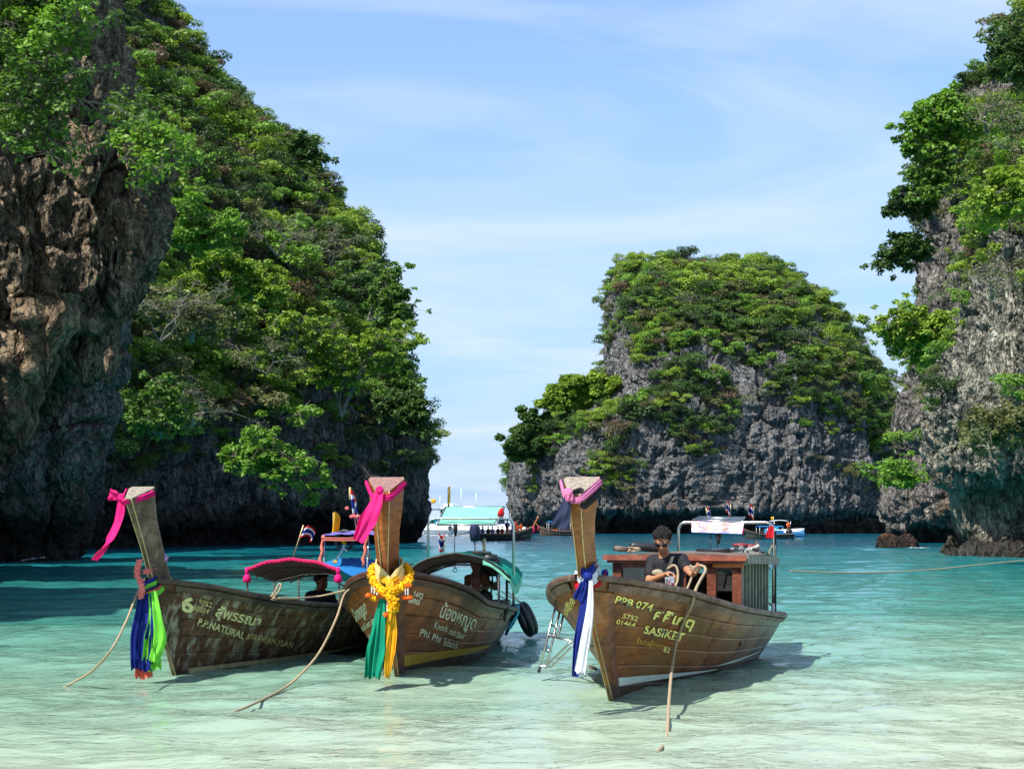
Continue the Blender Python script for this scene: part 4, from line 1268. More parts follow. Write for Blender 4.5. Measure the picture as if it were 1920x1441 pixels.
def make_boat(B, label, group, mat, rail_mat, post_mat, post, n_str=7, butts=(0.33, 0.62), far=False, name='longtail_boat', bands=()):
    root = empty(name, (B.bow[0], B.bow[1], 0), -B.phi)
    WM[root.name] = B.M
    tag(root, label, 'boat', group)
    B.root = root
    A = [0.0, 0.004, 0.012, 0.025] + [0.045 + (0.93 - 0.045) * k / 40 for k in range(41)] + [0.945, 0.96, 0.972, 0.982, 0.99, 0.996, 1.0]
    B.tris = ([], [])
    rng = random.Random(int(B.bow[0] * 100))
    for side in (1, -1):
        for k in range(n_str):
            q0, q1 = k / n_str, (k + 1) / n_str
            cuts = [0.0] + [c + rng.uniform(-.07, .07) for c in butts] + [1.0]
            for c0, c1 in zip(cuts[:-1], cuts[1:]):
                aa = [c0 + 0.0008] + [a for a in A if c0 + 0.003 < a < c1 - 0.003] + [c1 - 0.0008]
                g = 0.006
                rows = []
                for a in aa:
                    edge = (a == aa[0] and c0 > 0) or (a == aa[-1] and c1 < 1)
                    o = -0.006 if edge else 0.0
                    rows.append([B.surf(side, a, q0, -0.012), B.surf(side, a, q0 + g, o), B.surf(side, a, q0 + 2.5 * g, o), B.surf(side, a, (q0 + q1) / 2, o), B.surf(side, a, q1 - 2.5 * g, o), B.surf(side, a, q1 - g, o), B.surf(side, a, q1, -0.012)])
                mb = MB(B.M).grid(rows, flip=(side > 0))
                b = len(B.tris[0])
                B.tris[0].extend([B.M @ v for v in mb.V]); B.tris[1].extend([tuple(i + b for i in f) for f in mb.F])
                mb.build('plank', mat, root)
    B.bvh = BVHTree.FromPolygons([tuple(v) for v in B.tris[0]], B.tris[1])
    # inner skin and floor boards
    mb = MB(B.M)
    for side in (1, -1):
        mb.grid([[B.surf(side, a, q, -0.035) for q in (0.0, .2, .4, .6, .8, 1.0)] for a in A[2:]], flip=(side < 0))
    mb.build('inner_hull', M_wood_grey, root)
    for k in range(9):
        a0, a1 = 0.16 + k * 0.085, 0.16 + k * 0.085 + 0.08
        h0, h1 = B.hull(1, a0, 0.38), B.hull(1, a1, 0.38)
        zz = 0.10
        MB(B.M).slab([[(-h0.x + .05, h0.y, zz), (h0.x - .05, h0.y, zz)], [(-h1.x + .05, h1.y, zz), (h1.x - .05, h1.y, zz)]], 0.02, True).build('floor_board', M_wood_grey, root, smooth=False)
    # foredeck
    for k in range(4):
        a0, a1 = 0.035 + k * 0.045, 0.035 + k * 0.045 + 0.042
        h0, h1 = B.hull(1, a0, 0.94), B.hull(1, a1, 0.94)
        MB(B.M).slab([[(-h0.x + .03, h0.y, h0.z), (h0.x - .03, h0.y, h0.z)], [(-h1.x + .03, h1.y, h1.z), (h1.x - .03, h1.y, h1.z)]], 0.025, True).build('deck_board', M_wood_grey, root, smooth=False)
    # cap rail: one long rail per side meeting round the stern
    for side in (1, -1):
        rows = []
        for a in A[1:]:
            p = B.hull(side, a, 1.0)
            d = (B.hull(side, min(1, a + .01), 1.0) - B.hull(side, max(0, a - .01), 1.0)); d.z = 0
            d = d.normalized() if d.length > 1e-6 else Vector((side, 0, 0))
            n = Vector((d.y, -d.x, 0)) * side
            if n.dot(Vector((p.x, 0, 0)) + Vector((0, p.y - B.L * .5, 0)) * 0.15) < 0: n = -n
            w0, w1 = -0.075, 0.035
            rows.append([p + n * w0 + Vector((0, 0, .0)), p + n * w0 + Vector((0, 0, .045)), p + n * w1 + Vector((0, 0, .045)), p + n * (w1 + .008) + Vector((0, 0, .022)), p + n * w1 + Vector((0, 0, -.004)), p + n * .012 + Vector((0, 0, -.008)), p + n * w0])
        MB(B.M).grid(rows, flip=(side < 0)).build('cap_rail', rail_mat, root, smooth=False)
        rows = []
        for a in A[3:]:
            p0, p1 = B.surf(side, a, 0.945, 0.004), B.surf(side, a, 0.992, 0.004)
            q0, q1 = B.surf(side, a, 0.945, 0.022), B.surf(side, a, 0.992, 0.022)
            rows.append([p0, q0, q1, p1])
        MB(B.M).grid(rows, flip=(side > 0)).build('rubbing_strake', rail_mat, root, smooth=False)
        rows = [[B.surf(side, a, q, 0.013) for q in (0.02, 0.3, 0.6, 0.8, 0.93)] for a in (0.0, 0.008, 0.02, 0.036)]
        rows.append([B.surf(side, 0.036, q, -0.002) for q in (0.02, 0.3, 0.6, 0.8, 0.93)])
        MB(B.M).grid(rows, flip=(side > 0)).build('stem_board', mat, root)
    # stem timber with brass edge
    zs = np.linspace(-0.3, 1.0, 16)
    rows = []
    for z in zs:
        y = -B.w(z)
        rows.append([(-.020, y + .02, z), (-.014, y - .03, z), (.014, y - .03, z), (.020, y + .02, z)])
    MB(B.M).grid(rows).build('stem', mat, root, smooth=False)
    for sx in (-1, 1):
        MB(B.M).tube([(sx * .019, -B.w(z) - 0.022, z) for z in zs[3:]], 0.005, 5).build('brass_strip', M_brass, root)
    # prow post: three-sided timber, broad at the back, sloped end grain on top
    secs = post['secs']        # (z, y_front, half front width, half back width, depth, x lean)
    ring = []
    for (z, yf, fw, bw, dp, xl) in secs:
        top = (z == secs[-1][0])
        zb = z + (post.get('cut', 0.13) if top else 0)
        ring.append([(xl - fw, yf, z), (xl + fw, yf, z), (xl + bw, yf + dp * .82, zb - (.02 if top else 0)), (xl + bw * .93, yf + dp, zb), (xl - bw * .93, yf + dp, zb), (xl - bw, yf + dp * .82, zb - (.02 if top else 0))])
    mb = MB(B.M)
    b = 0
    for r in ring: mb.V += [Vector(p) for p in r]
    for k in range(len(ring) - 1):
        for j in range(6):
            j2 = (j + 1) % 6
            mb.F.append((k * 6 + j, k * 6 + j2, (k + 1) * 6 + j2, (k + 1) * 6 + j))
    mb.build('prow_post', post_mat, root, smooth=False)
    t_ = ring[-1]
    MB(B.M).add([Vector(p) + Vector((0, 0, .003)) for p in t_] + [Vector(p) + Vector((0, 0, -.004)) for p in t_], [(0, 1, 2, 3, 4, 5)] + [(j, j + 6, (j + 1) % 6 + 6, (j + 1) % 6) for j in range(6)]).build('end_grain', post.get('grain', M_wood_grey), root, smooth=False)
    for sx in (-1, 1):
        pts = [(s_[5] + sx * (s_[2] + .001), s_[1] - .004, s_[0]) for s_ in secs if s_[0] > 0.97]
        MB(B.M).tube(smooth_path(pts, 5), 0.006, 5).build('brass_strip', M_brass, root)
    B.ring = ring
    for (mat_b, a0, a1, zf) in bands:        # painted boot stripes standing just proud of the planks
        for side in (1, -1):
            rows = []
            n = 30
            for k in range(n + 1):
                a = a0 + (a1 - a0) * k / n
                z0, z1 = zf(k / n)
                yg = (1 - a) * (-B.w(B.zg(-1.0))) + a * B.L
                zt = B.zg(yg)
                rows.append([B.surf(side, a, (z0 + .3) / (zt + .3), 0.0065), B.surf(side, a, ((z0 + z1) / 2 + .3) / (zt + .3), 0.0065), B.surf(side, a, (z1 + .3) / (zt + .3), 0.0065)])
            MB(B.M).grid(rows, flip=(side > 0)).build('painted_stripe', mat_b, root)
    return root

def hull_text(B, body, p0, p1, up, mat, bold=0.0, sx=None, dy=(0, 0), lift=0.006, name='lettering', cap=0.70, width=None):
    """paint lettering on the hull: baseline from picture point p0 to p1, up = cap height vector in px"""
    cu = bpy.data.curves.new('t', 'FONT'); cu.body = body; cu.offset = bold; cu.resolution_u = 3
    o = bpy.data.objects.new('t', cu); COL.objects.link(o)
    dg = bpy.context.evaluated_depsgraph_get(); dg.update()
    me = bpy.data.meshes.new_from_object(o.evaluated_get(dg))
    bpy.data.objects.remove(o)
    xs = [v.co.x for v in me.vertices]
    if not xs: return None
    x0, x1 = min(xs), max(xs)
    e1 = (np.array(p1, float) - np.array(p0, float)) / (x1 - x0)
    e2 = np.array(up, float) / cap
    inv = B.M.inverted()
    V = []
    for v in me.vertices:
        q = np.array(p0, float) + e1 * (v.co.x - x0) + e2 * v.co.y + np.array(dy)
        d = Vector(((q[0] - HX) / F, 1.0, (HY - q[1]) / F)).normalized()
        hit, nrm, _, _ = B.bvh.ray_cast(Vector((0, 0, H)), d)
        if hit is None:
            V.append(None); continue
        if nrm.dot(d) > 0: nrm = -nrm
        V.append(hit + nrm * lift)
    mb = MB()
    mb.F = [tuple(p.vertices) for p in me.polygons if all(V[i] is not None for i in p.vertices)]
    mb.V = [v or Vector(B.bvh.find_nearest(Vector((B.bow[0], B.bow[1], .5)))[0]) for v in V]
    if not mb.F: return None
    return mb.build(name, mat, B.root, smooth=False)

def ribbon(B, pts, widths, folds=3, amp=0.02, mat=None, n=26, m=15, across=(1, 0, 0), space=None, fray=0.0, seed=0):
    """hanging cloth: centre line pts, widths along it, pleats running down it"""
    rng = random.Random(seed)
    path = smooth_path(pts, 8); N = len(path)
    ph = rng.random() * 6
    rows = []
    ac = Vector(across).normalized()
    for i, p in enumerate(path):
        t = i / (N - 1)
        w = float(np.interp(t, np.linspace(0, 1, len(widths)), widths))
        d = (path[min(i + 1, N - 1)] - path[max(i - 1, 0)]).normalized()
        s = (ac - d * ac.dot(d)).normalized(); nn = d.cross(s)
        row = []
        for j in range(m):
            v = j / (m - 1) - 0.5
            fold = v * folds + .35 * math.sin(v * 5 + ph) + .12 * math.sin(t * 5 + v * 3 + ph)
            a = amp * min(1, 0.35 + t) * (math.sin(fold * 6.283 + ph) * (.7 + .3 * math.sin(t * 4 + v * 6)) + 0.45 * math.sin(fold * 15 + ph * 2 + t * 2.0))
            jag = (rng.uniform(0, fray) if i == N - 1 else 0)
            row.append(p + s * (v * w * (1 + 0.06 * math.sin(t * 9 + ph))) + nn * a + d * jag)
        rows.append(row)
    return rows

def rope_mesh(pts, r, n=10, space=None, sides=7):
    path = smooth_path(pts, n)
    # resample evenly, then lay three strands twisting round the path
    mb = MB(space)
    L = [0]
    for a, b in zip(path[:-1], path[1:]): L.append(L[-1] + (b - a).length)
    tot = L[-1]; k = max(8, min(260, int(tot / (r * 1.8))))
    out = []
    for i in range(k + 1):
        s = tot * i / k
        j = min(len(L) - 2, int(np.searchsorted(L, s, 'right')) - 1); j = max(j, 0)
        f = (s - L[j]) / max(1e-9, L[j + 1] - L[j]); out.append(path[j].lerp(path[j + 1], f))
    rs = [r * (1.0 + 0.14 * (i % 2)) for i in range(len(out))]
    return mb.tube(out, rs, sides)

GB = 'wooden longtail boats moored in the shallows'
M_hull1 = hull_mat('hull_weathered', (0.15, 0.058, 0.024), (0.03, 0.016, 0.010), (0.50, 0.47, 0.34), 0.9, 0.5, 0.15, 0.35, zdark=0.06)
M_hull2 = hull_mat('hull_varnished', (0.40, 0.10, 0.016), (0.08, 0.020, 0.006), (0.26, 0.15, 0.08), 0.12, 0.32, 0.35, 0.9, zdark=0.13)
M_hull3 = hull_mat('hull_olive_brown', (0.31, 0.092, 0.017), (0.07, 0.020, 0.006), (0.26, 0.17, 0.08), 0.25, 0.28, 0.6, 0.7, zdark=0.10)
M_post1 = hull_mat('post_weathered', (0.15, 0.105, 0.065), (0.05, 0.034, 0.022), (0.42, 0.36, 0.26), 0.35, 0.5, zdark=-9)
M_post2 = hull_mat('post_varnished', (0.44, 0.135, 0.024), (0.18, 0.050, 0.011), (0.35, 0.2, 0.1), 0.15, 0.22, zdark=-9)
M_post3 = hull_mat('post_golden', (0.38, 0.135, 0.028), (0.16, 0.052, 0.013), (0.36, 0.2, 0.1), 0.2, 0.28, zdark=-9)
M_rail1 = hull_mat('rail_dark', (0.115, 0.08, 0.055), (0.03, 0.022, 0.018), (0.26, 0.2, 0.15), 0.35, 0.5, zdark=-9)
M_rail2 = hull_mat('rail_red_brown', (0.12, 0.045, 0.028), (0.035, 0.014, 0.010), (0.26, 0.15, 0.10), 0.2, 0.4, zdark=-9)
M_rail3 = hull_mat('rail_worn', (0.19, 0.105, 0.072), (0.07, 0.038, 0.028), (0.38, 0.27, 0.21), 0.55, 0.45, zdark=-9)
M_yel = simple('stripe_yellow', (0.62, 0.36, 0.02), 0.5, var=0.2, scale=9)
M_cream = simple('stripe_cream', (0.52, 0.46, 0.25), 0.6, var=0.35, scale=9)
M_strw = simple('stripe_white', (0.70, 0.74, 0.66), 0.5, var=0.12, scale=9)
M_let1 = simple('letter_cream', (0.88, 0.76, 0.36), 0.6, var=0.25, scale=14)
M_let1b = simple('letter_worn', (0.66, 0.54, 0.22), 0.7, var=0.5, scale=26)
M_let2 = simple('letter_pale', (0.86, 0.80, 0.58), 0.6, var=0.12, scale=14)
M_let3 = simple('letter_yellow', (0.95, 0.76, 0.20), 0.55, var=0.2, scale=10)
M_let3s = simple('letter_shadow', (0.05, 0.11, 0.10), 0.6, var=0.2, scale=10)
M_let3b = simple('letter_gold', (0.80, 0.48, 0.08), 0.6, var=0.3, scale=20)
M_grain1 = simple('end_grain_pale', (0.26, 0.22, 0.17), 0.85, var=0.4, scale=30)
M_grain2 = simple('end_grain_red', (0.24, 0.13, 0.11), 0.8, var=0.35, scale=30)

SH = [(-1, 1.10), (-.5, 1.03), (0, .95), (.5, .84), (1, .75), (1.6, .68), (3, .57), (4.5, .46), (6, .47)]
sc = lambda k: [(a, b * k) for a, b in SH]
B3 = Boat((0.89, 13.96), 18, 5.4, 0.94, sc(1.0), [(-.3, -.25), (0, 0), (.5, .45), (1.0, .88), (1.3, 1.05), (2, 1.2)])
make_boat(B3, 'brown longtail boat with a small cabin and yellow lettering, right of the three', GB, M_hull3, M_rail3, M_post3,
          dict(secs=[(0.70, -.70, .032, .10, .30, 0), (1.0, -.90, .034, .095, .24, 0), (1.2, -.99, .034, .09, .21, 0), (1.4, -1.07, .036, .092, .20, 0), (1.6, -1.14, .042, .11, .21, 0), (1.72, -1.18, .048, .135, .23, 0), (1.80, -1.20, .05, .158, .26, 0)], cut=0.15, grain=M_grain1),
          n_str=7, bands=[(M_strw, 0.0, 0.40, lambda t: (.085 - .01 * t, .085 - .01 * t + .085 * (1 - t) + .006)), (M_strw, 0.36, 0.80, lambda t: (.12 - .03 * t, .12 - .03 * t + .035 * math.sin(min(1, t * 3) * 1.57) * (1 - .6 * t)))])
B2 = Boat((-1.14, 15.40), 4.5, 5.8, 0.86, [(a, b * (1.02 if a < 1 else 0.93)) for a, b in SH], [(-.3, -.22), (0, 0), (.5, .38), (1.0, .72), (1.3, .85), (2, .95)])
make_boat(B2, 'varnished longtail boat with yellow flower garlands and a green canopy, middle of the three', GB, M_hull2, M_rail2, M_post2,
          dict(secs=[(0.70, -.56, .024, .11, .34, 0), (0.98, -.72, .026, .108, .28, 0), (1.15, -.80, .032, .108, .26, 0), (1.3, -.84, .040, .112, .25, 0), (1.5, -.885, .052, .125, .25, 0), (1.7, -.915, .062, .155, .27, 0), (1.86, -.93, .065, .172, .28, 0)], cut=0.14, grain=M_grain2),
          n_str=7, bands=[(M_yel, 0.0, 0.55, lambda t: (.13 - .02 * t, .13 - .02 * t + .125 * (1 - t) ** .7 + .004))])
B1 = Boat((-3.44, 15.80), 14, 6.4, 0.84, sc(0.95), [(-.3, -.20), (0, 0), (.5, .28), (1.0, .52), (1.3, .66), (2, .95)])
make_boat(B1, 'weathered dark longtail boat numbered 6 with blue and lime ribbons, left of the three', GB, M_hull1, M_rail1, M_post1,
          dict(secs=[(0.70, -.37, .018, .09, .30, 0), (1.0, -.52, .020, .09, .26, 0), (1.3, -.66, .022, .095, .25, -.01), (1.6, -.82, .028, .11, .27, -.025), (1.80, -.93, .034, .13, .31, -.035)], cut=0.12, grain=M_grain1),
          n_str=7, bands=[(M_cream, 0.0, 1.0, lambda t: (.012, .012 + .055 * (1 - .5 * t)))])

# lettering
hull_text(B1, '6', (337, 1142), (361, 1149), (5, -27), M_let1, 0.03)
hull_text(B1, '5052', (371, 1131), (396, 1138), (2.5, -9), M_let1b, 0.012)
hull_text(B1, '50524', (360, 1142), (390, 1150), (2.5, -9), M_let1b, 0.012)
hull_text(B1, '\u0e2a\u0e38\u0e31\u0e1e\u0e23\u0e23\u0e13\u0e32', (402, 1153), (485, 1174), (6, -15), M_let1, 0.025, cap=0.6)
hull_text(B1, 'P.P.NATURAL', (369, 1170), (456, 1197), (4.5, -12.5), M_let1, 0.018)
hull_text(B1, '&ERAWAN', (460, 1197), (515, 1207), (4, -11.5), M_let1b, 0.015)
hull_text(B1, 'PLAN', (519, 1208), (547, 1213), (4, -11), M_let1b, 0.008)
hull_text(B2, '5452', (773, 1117), (791, 1122), (3, -10), M_let2, 0.02)
hull_text(B2, '08965', (764, 1128), (785, 1133), (3, -10), M_let2, 0.02)
hull_text(B2, '\u0e19\u0e49\u0e2d\u0e07\u0e2b\u0e0d\u0e39\u0e14', (822, 1154), (888, 1180), (7, -20), M_let2, 0.02, cap=0.6)
hull_text(B2, 'Knock', (812, 1176), (838, 1184), (3.5, -12), M_let2, 0.018)
hull_text(B2, 'out', (840, 1187), (853, 1191), (3, -11), M_let2, 0.018, cap=.62)
hull_text(B2, 'Bar', (855, 1194), (871, 1196), (2.5, -11), M_let2, 0.018)
hull_text(B2, 'Phi', (785, 1190), (803, 1195), (4, -13), M_let2, 0.018)
hull_text(B2, 'Phi', (808, 1199), (824, 1204), (4, -13), M_let2, 0.018)
hull_text(B2, 'Island', (830, 1208), (855, 1215), (4, -12.5), M_let2, 0.018)
hull_text(B2, '\u0e19\u0e49\u0e2d\u0e07\u0e2b\u0e0d\u0e39\u0e14', (664, 1168), (689, 1148), (-4, -20), M_let2, 0.02, cap=0.6)
hull_text(B2, 'Knock out Bar', (675, 1187), (704, 1165), (-3, -12), M_let2, 0.018)
hull_text(B2, 'Phi Phi Island', (688, 1207), (706, 1192), (-3, -13), M_let2, 0.018)
for m_, d_ in ((M_let3s, (-0.8, 1.6)), (M_let3, (0, 0))):
    lf = 0.005 if m_ is M_let3s else 0.0085
    hull_text(B3, 'PPB', (1151, 1128), (1184, 1136), (5, -13), m_, 0.02, dy=d_, lift=lf)
    hull_text(B3, '074', (1189, 1137), (1221, 1144), (5, -13), m_, 0.015, dy=d_, lift=lf)
    hull_text(B3, '\u0e28\u0e28\u0e34\u0e40\u0e01\u0e15\u0e38', (1223, 1158), (1297, 1176), (6.5, -15), m_, 0.03, dy=d_, lift=lf, cap=.6)
    hull_text(B3, 'SASIKET', (1205, 1185), (1279, 1201), (4.5, -14), m_, 0.02, dy=d_, lift=lf)
hull_text(B3, '5752', (1166, 1157), (1194, 1163), (2.5, -8.5), M_let3, 0.012)
hull_text(B3, '01464', (1154, 1168), (1189, 1175), (2.5, -8.5), M_let3, 0.012)
hull_text(B3, '\u0e08\u0e33\u0e19\u0e27\u0e19\u0e1c\u0e39\u0e49\u0e42\u0e14\u0e22\u0e2a\u0e32\u0e23', (1192, 1204), (1245, 1217), (2.5, -8), M_let3b, 0.0, cap=.6)
hull_text(B3, '1', (1243, 1220), (1247, 1221), (2.5, -10), M_let3, 0.02)
hull_text(B3, '2', (1248, 1221), (1254, 1222.5), (2.5, -10), M_let3, 0.02)
hull_text(B3, '\u0e28\u0e28\u0e34\u0e40\u0e01\u0e15\u0e38', (1060, 1160), (1082, 1125), (-4, -16), M_let3, 0.02, cap=.6)
# ---------------------------------------------------------------- cloths and garlands on the prows
def band_round(B, z, yl_front, half, depth, tilt, h, amp=0.012, n=40, puff=0.03, xl=0.0, seed=0, th=0.02, a0=0.0, a1=1.0):
    """sash wound round the prow: closed band; front hangs lower than the back"""
    rng = random.Random(seed); ph = rng.random() * 6
    rows = []
    for i in range(n + 1):
        t = a0 + (a1 - a0) * i / n
        an = 2 * math.pi * t - math.pi / 2
        ex = 0.75
        cx = math.copysign(abs(math.cos(an)) ** ex, math.cos(an)) * (half + puff); cy = math.copysign(abs(math.sin(an)) ** ex, math.sin(an)) * (depth / 2 + puff)
        c = Vector((xl + cx, yl_front + depth / 2 + cy, z + tilt * (cy / depth)))
        out = Vector((math.cos(an), math.sin(an), 0))
        row = []
        for j in range(9):
            v = j / 8 - .5
            row.append(c + Vector((0, 0, v * h)) + out * (math.cos(v * math.pi) * th + amp * math.sin(v * 22 + ph + t * 7) * .5 + amp * math.sin(t * 37 + j)))
        rows.append(row)
    return rows

def tied_scarf(B, mat, pts_band, knot, tail, label, cat='scarf', name='scarf', seed=0, group=None, knot_r=0.035, folds=2, amp=0.018, th=0.03, fray=0.02, across=(1, 0, .2)):
    root = thing(name, B.M @ Vector(knot), label, cat, group)
    mb = MB(B.M)
    for (p, w) in pts_band:           # flat strips laid from corner to corner
        rows = []
        path = smooth_path(p, 8)
        for i, c in enumerate(path):
            d = (path[min(i + 1, len(path) - 1)] - path[max(i - 1, 0)]).normalized()
            up = Vector((0, 0, 1)); up = (up - d * up.dot(d)).normalized(); out = d.cross(up)
            if out.y > 0: out = -out
            ww = w * (1 + .15 * math.sin(i * 1.3 + seed)) * (0.45 if i in (0, len(path) - 1) else 1)
            rows.append([c + up * ((j / 8 - .5) * ww) + out * (0.006 + .008 * math.sin(j * 1.9 + seed) + .006 * math.cos((j / 8 - .5) * 3.1)) for j in range(9)])
        mb.slab(rows, 0.004)
    mb.build('wrap', mat, root)
    k = MB(B.M)
    for i in range(5):
        an = i * 1.3
        k.ball(Vector(knot) + Vector((math.cos(an) * .012, -.01, math.sin(an) * .014)), (knot_r * .8, knot_r * .6, knot_r * .75), 8, 6)
    k.build('knot', mat, root)
    for (pts, w, sd) in tail:
        MB(B.M).slab(ribbon(B, pts, w, folds, amp, seed=sd, fray=fray, across=across), 0.003).build('tail', mat, root)
    return root

def flower_string(mb, path, r, n_ball=0.5, seed=0, lump=0.25):
    """a garland: overlapping ruffled blossoms"""
    rng = random.Random(seed)
    path = smooth_path(path, 6)
    L = sum((b - a).length for a, b in zip(path[:-1], path[1:])); n = max(3, int(L / (r * n_ball)))
    acc, i = 0, 0
    seg = [(b - a).length for a, b in zip(path[:-1], path[1:])]
    for k in range(n):
        s = L * k / n
        i = 0; q = s
        while i < len(seg) - 1 and q > seg[i]: q -= seg[i]; i += 1
        c = path[i].lerp(path[i + 1], min(1, q / max(seg[i], 1e-6)))
        mb.ball(c, r * .62, 6, 4)
        for _ in range(16):
            d = Vector((rng.gauss(0, 1), rng.gauss(0, 1), rng.gauss(0, 1))).normalized()
            mb.ball(c + d * r * 0.72, (r * rng.uniform(.20, .36), r * rng.uniform(.20, .36), r * .09), 5, 3, Matrix.Rotation(rng.random() * 3, 3, 'Y') @ Matrix.Rotation(rng.random() * 3, 3, 'X'))
    return mb
def petal_mat(name, c, c2):
    m, t = newmat(name)
    n = t.noise(t.new('ShaderNodeTexCoord').outputs['Object'], 45, 3, .6)
    col = t.ramp(n, [(.35, c2), (.6, c)])
    t.out(t.principled(col, .75, t.bump(t.noise(t.new('ShaderNodeTexCoord').outputs['Object'], 130, 2), .006, 1), 0, .2))
    return m
M_marigold = petal_mat('marigold_petals', (.92, .52, .01), (.75, .26, .0))
M_orangefl = petal_mat('orange_petals', (.90, .20, .02), (.75, .08, .01))
M_pinkfl = petal_mat('pink_petals', (.90, .28, .25), (.75, .14, .15))
M_orchid = petal_mat('orchid_petals', (.75, .55, .80), (.38, .06, .45))
M_whitefl = petal_mat('white_petals', (.80, .78, .72), (.6, .5, .45))

def corner(B, zi, k): return Vector(B.ring[zi][k])
# --- boat 1
R1 = B1.ring[-1]
fl, fr, br, bl = Vector(R1[0]), Vector(R1[1]), Vector(R1[2]), Vector(R1[5])
dn = Vector((0, 0, -.035))
kn = fl.lerp(fr, .0) + Vector((-.03, -.02, -.02))
tied_scarf(B1, C_pink, [([fl + dn + Vector((-.01, -.015, 0)), (fr + br) / 2 + dn + Vector((.012, 0, 0)), br + dn + Vector((.012, 0, .0))], .052), ([fl + dn + Vector((-.01, -.01, 0)), (fl + bl) / 2 + dn + Vector((-.02, 0, .01)), bl + dn * .6 + Vector((-.012, 0, 0))], .06), ([br + dn, (br + bl) / 2 + Vector((0, .09, -.03)), bl + dn], .06)],
           B1.at(228, 932, -.90), [([B1.at(229, 936, -.9), B1.at(222, 975, -.92), B1.at(205, 1012, -.98), B1.at(175, 1046, -1.05)], [.07, .12, .22, .22], 4),
                                   ([B1.at(228, 930, -.9), B1.at(217, 929, -.92), B1.at(207, 927, -.93)], [.03, .09, .12], 5)],
           'hot pink scarf with a long blown tail tied to the prow of the left boat', seed=2, group='scarves tied round the prows', across=(.6, 0, .7), folds=1.2)
c1 = B1.at(290, 1092, -.45)
root = thing('ribbon_sash', B1.M @ c1, 'royal blue, lime and coral ribbons hanging from the prow of the left boat', 'ribbons', 'ribbon bundles hanging from the prows')
for (mat, z, tl, dz, nm, sd) in ((C_blue, 1.05, .10, .06, 'sash', 1), (C_lime, .985, .10, .045, 'sash', 2), (C_navy, .945, .10, .03, 'sash', 3), (C_coral, .915, .10, .03, 'sash', 4), (C_lime, .88, .10, .045, 'sash', 5)):
    rows = []
    kk = sd - 1
    p0, p1, p2 = B1.at(266 + 2.5 * kk, 1097 + 5.5 * kk, -.60), B1.at(291 + 2 * kk, 1087 + 5.5 * kk, -.48), B1.at(309 + 2.6 * kk, 1066 + 5.5 * kk, -.16)
    path = smooth_path([p0 + Vector((0, -.03, 0)), p1 + Vector((.02, -.05, 0)), p2 + Vector((.02, 0, 0))], 8)
    for i, c in enumerate(path):
        rows.append([c + Vector((.0, -.008 * math.cos(v * 3) - .006 * math.sin(i + v * 6), v * dz)) for v in (-.6, -.4, -.2, 0, .2, .4, .6)])
    MB(B1.M).slab(rows, .006).build('sash', mat, root)
for (mat, a, b_, c, d, w, sd, yl) in ((C_blue, (268, 1112), (262, 1160), (257, 1205), (258, 1248), [.09, .13, .15, .13], 11, -.62), (C_blue, (276, 1112), (277, 1160), (272, 1205), (272, 1252), [.08, .12, .14, .12], 12, -.66),
                                      (C_lime, (286, 1108), (291, 1150), (292, 1195), (284, 1235), [.06, .14, .21, .17], 13, -.66), (C_lime, (280, 1110), (281, 1160), (284, 1210), (290, 1250), [.06, .12, .17, .12], 14, -.62),
                                      (C_coral, (276, 1120), (273, 1170), (270, 1230), (270, 1266), [.05, .07, .15, .15], 15, -.55)):
    MB(B1.M).slab(ribbon(B1, [B1.at(*a, yl), B1.at(*b_, yl - .03), B1.at(*c, yl - .01), B1.at(*d, yl)], w, 3.2, .028, seed=sd, fray=.05), .003).build('ribbon', mat, root)
g1 = MB(B1.M)
flower_string(g1, [B1.at(262, 1052, -.75), B1.at(257, 1075, -.74), B1.at(264, 1090, -.72), B1.at(266, 1105, -.72), B1.at(263, 1122, -.72)], .038, .6, 3)
flower_string(g1, [B1.at(273, 1071, -.62), B1.at(288, 1066, -.5), B1.at(302, 1056, -.4)], .036, .6, 4)
g1.build('flower_garland', M_pinkfl, None, 'pink flower garland round the prow of the left boat', 'garland', 'flower garlands on the prows')
g1 = MB(B1.M)
flower_string(g1, [B1.at(297, 1040, -.42), B1.at(302, 1050, -.40), B1.at(309, 1045, -.38), B1.at(296, 1033, -.4)], .042, .6, 5)
g1.build('orchid_bunch', M_orchid, None, 'purple and white orchid bunch on the right side of the left boat\'s prow', 'flowers')

# --- boat 2
R2 = B2.ring[-1]
fl, fr, br, bl = [Vector(R2[k]) for k in (0, 1, 2, 5)]
mid = (fl + fr) / 2 + Vector((0, -.03, -.06))
tied_scarf(B2, C_pink, [([mid, fr + Vector((.02, -.012, -.05)), br + Vector((.012, -.01, -.035))], .062), ([mid, fl + Vector((-.015, -.012, -.05)), bl + Vector((-.012, -.01, -.02))], .055), ([br + Vector((0, .02, -.03)), (br + bl) / 2 + Vector((0, .09, -.03)), bl + Vector((0, .02, -.03))], .06)],
           B2.at(712, 918, -.98), [([B2.at(712, 918, -.99), B2.at(704, 945, -1.03), B2.at(690, 975, -1.07), B2.at(672, 1013, -1.10)], [.06, .14, .15, .10], 7)],
           'hot pink scarf knotted in front of the prow of the middle boat', seed=4, group='scarves tied round the prows', across=(.9, 0, .3), folds=1.5)
root = thing('prow_collar', B2.M @ B2.at(735, 1090, -.8), 'cream and yellow cloth collar with green and orange ribbons on the middle boat\'s prow', 'ribbons', 'ribbon bundles hanging from the prows')
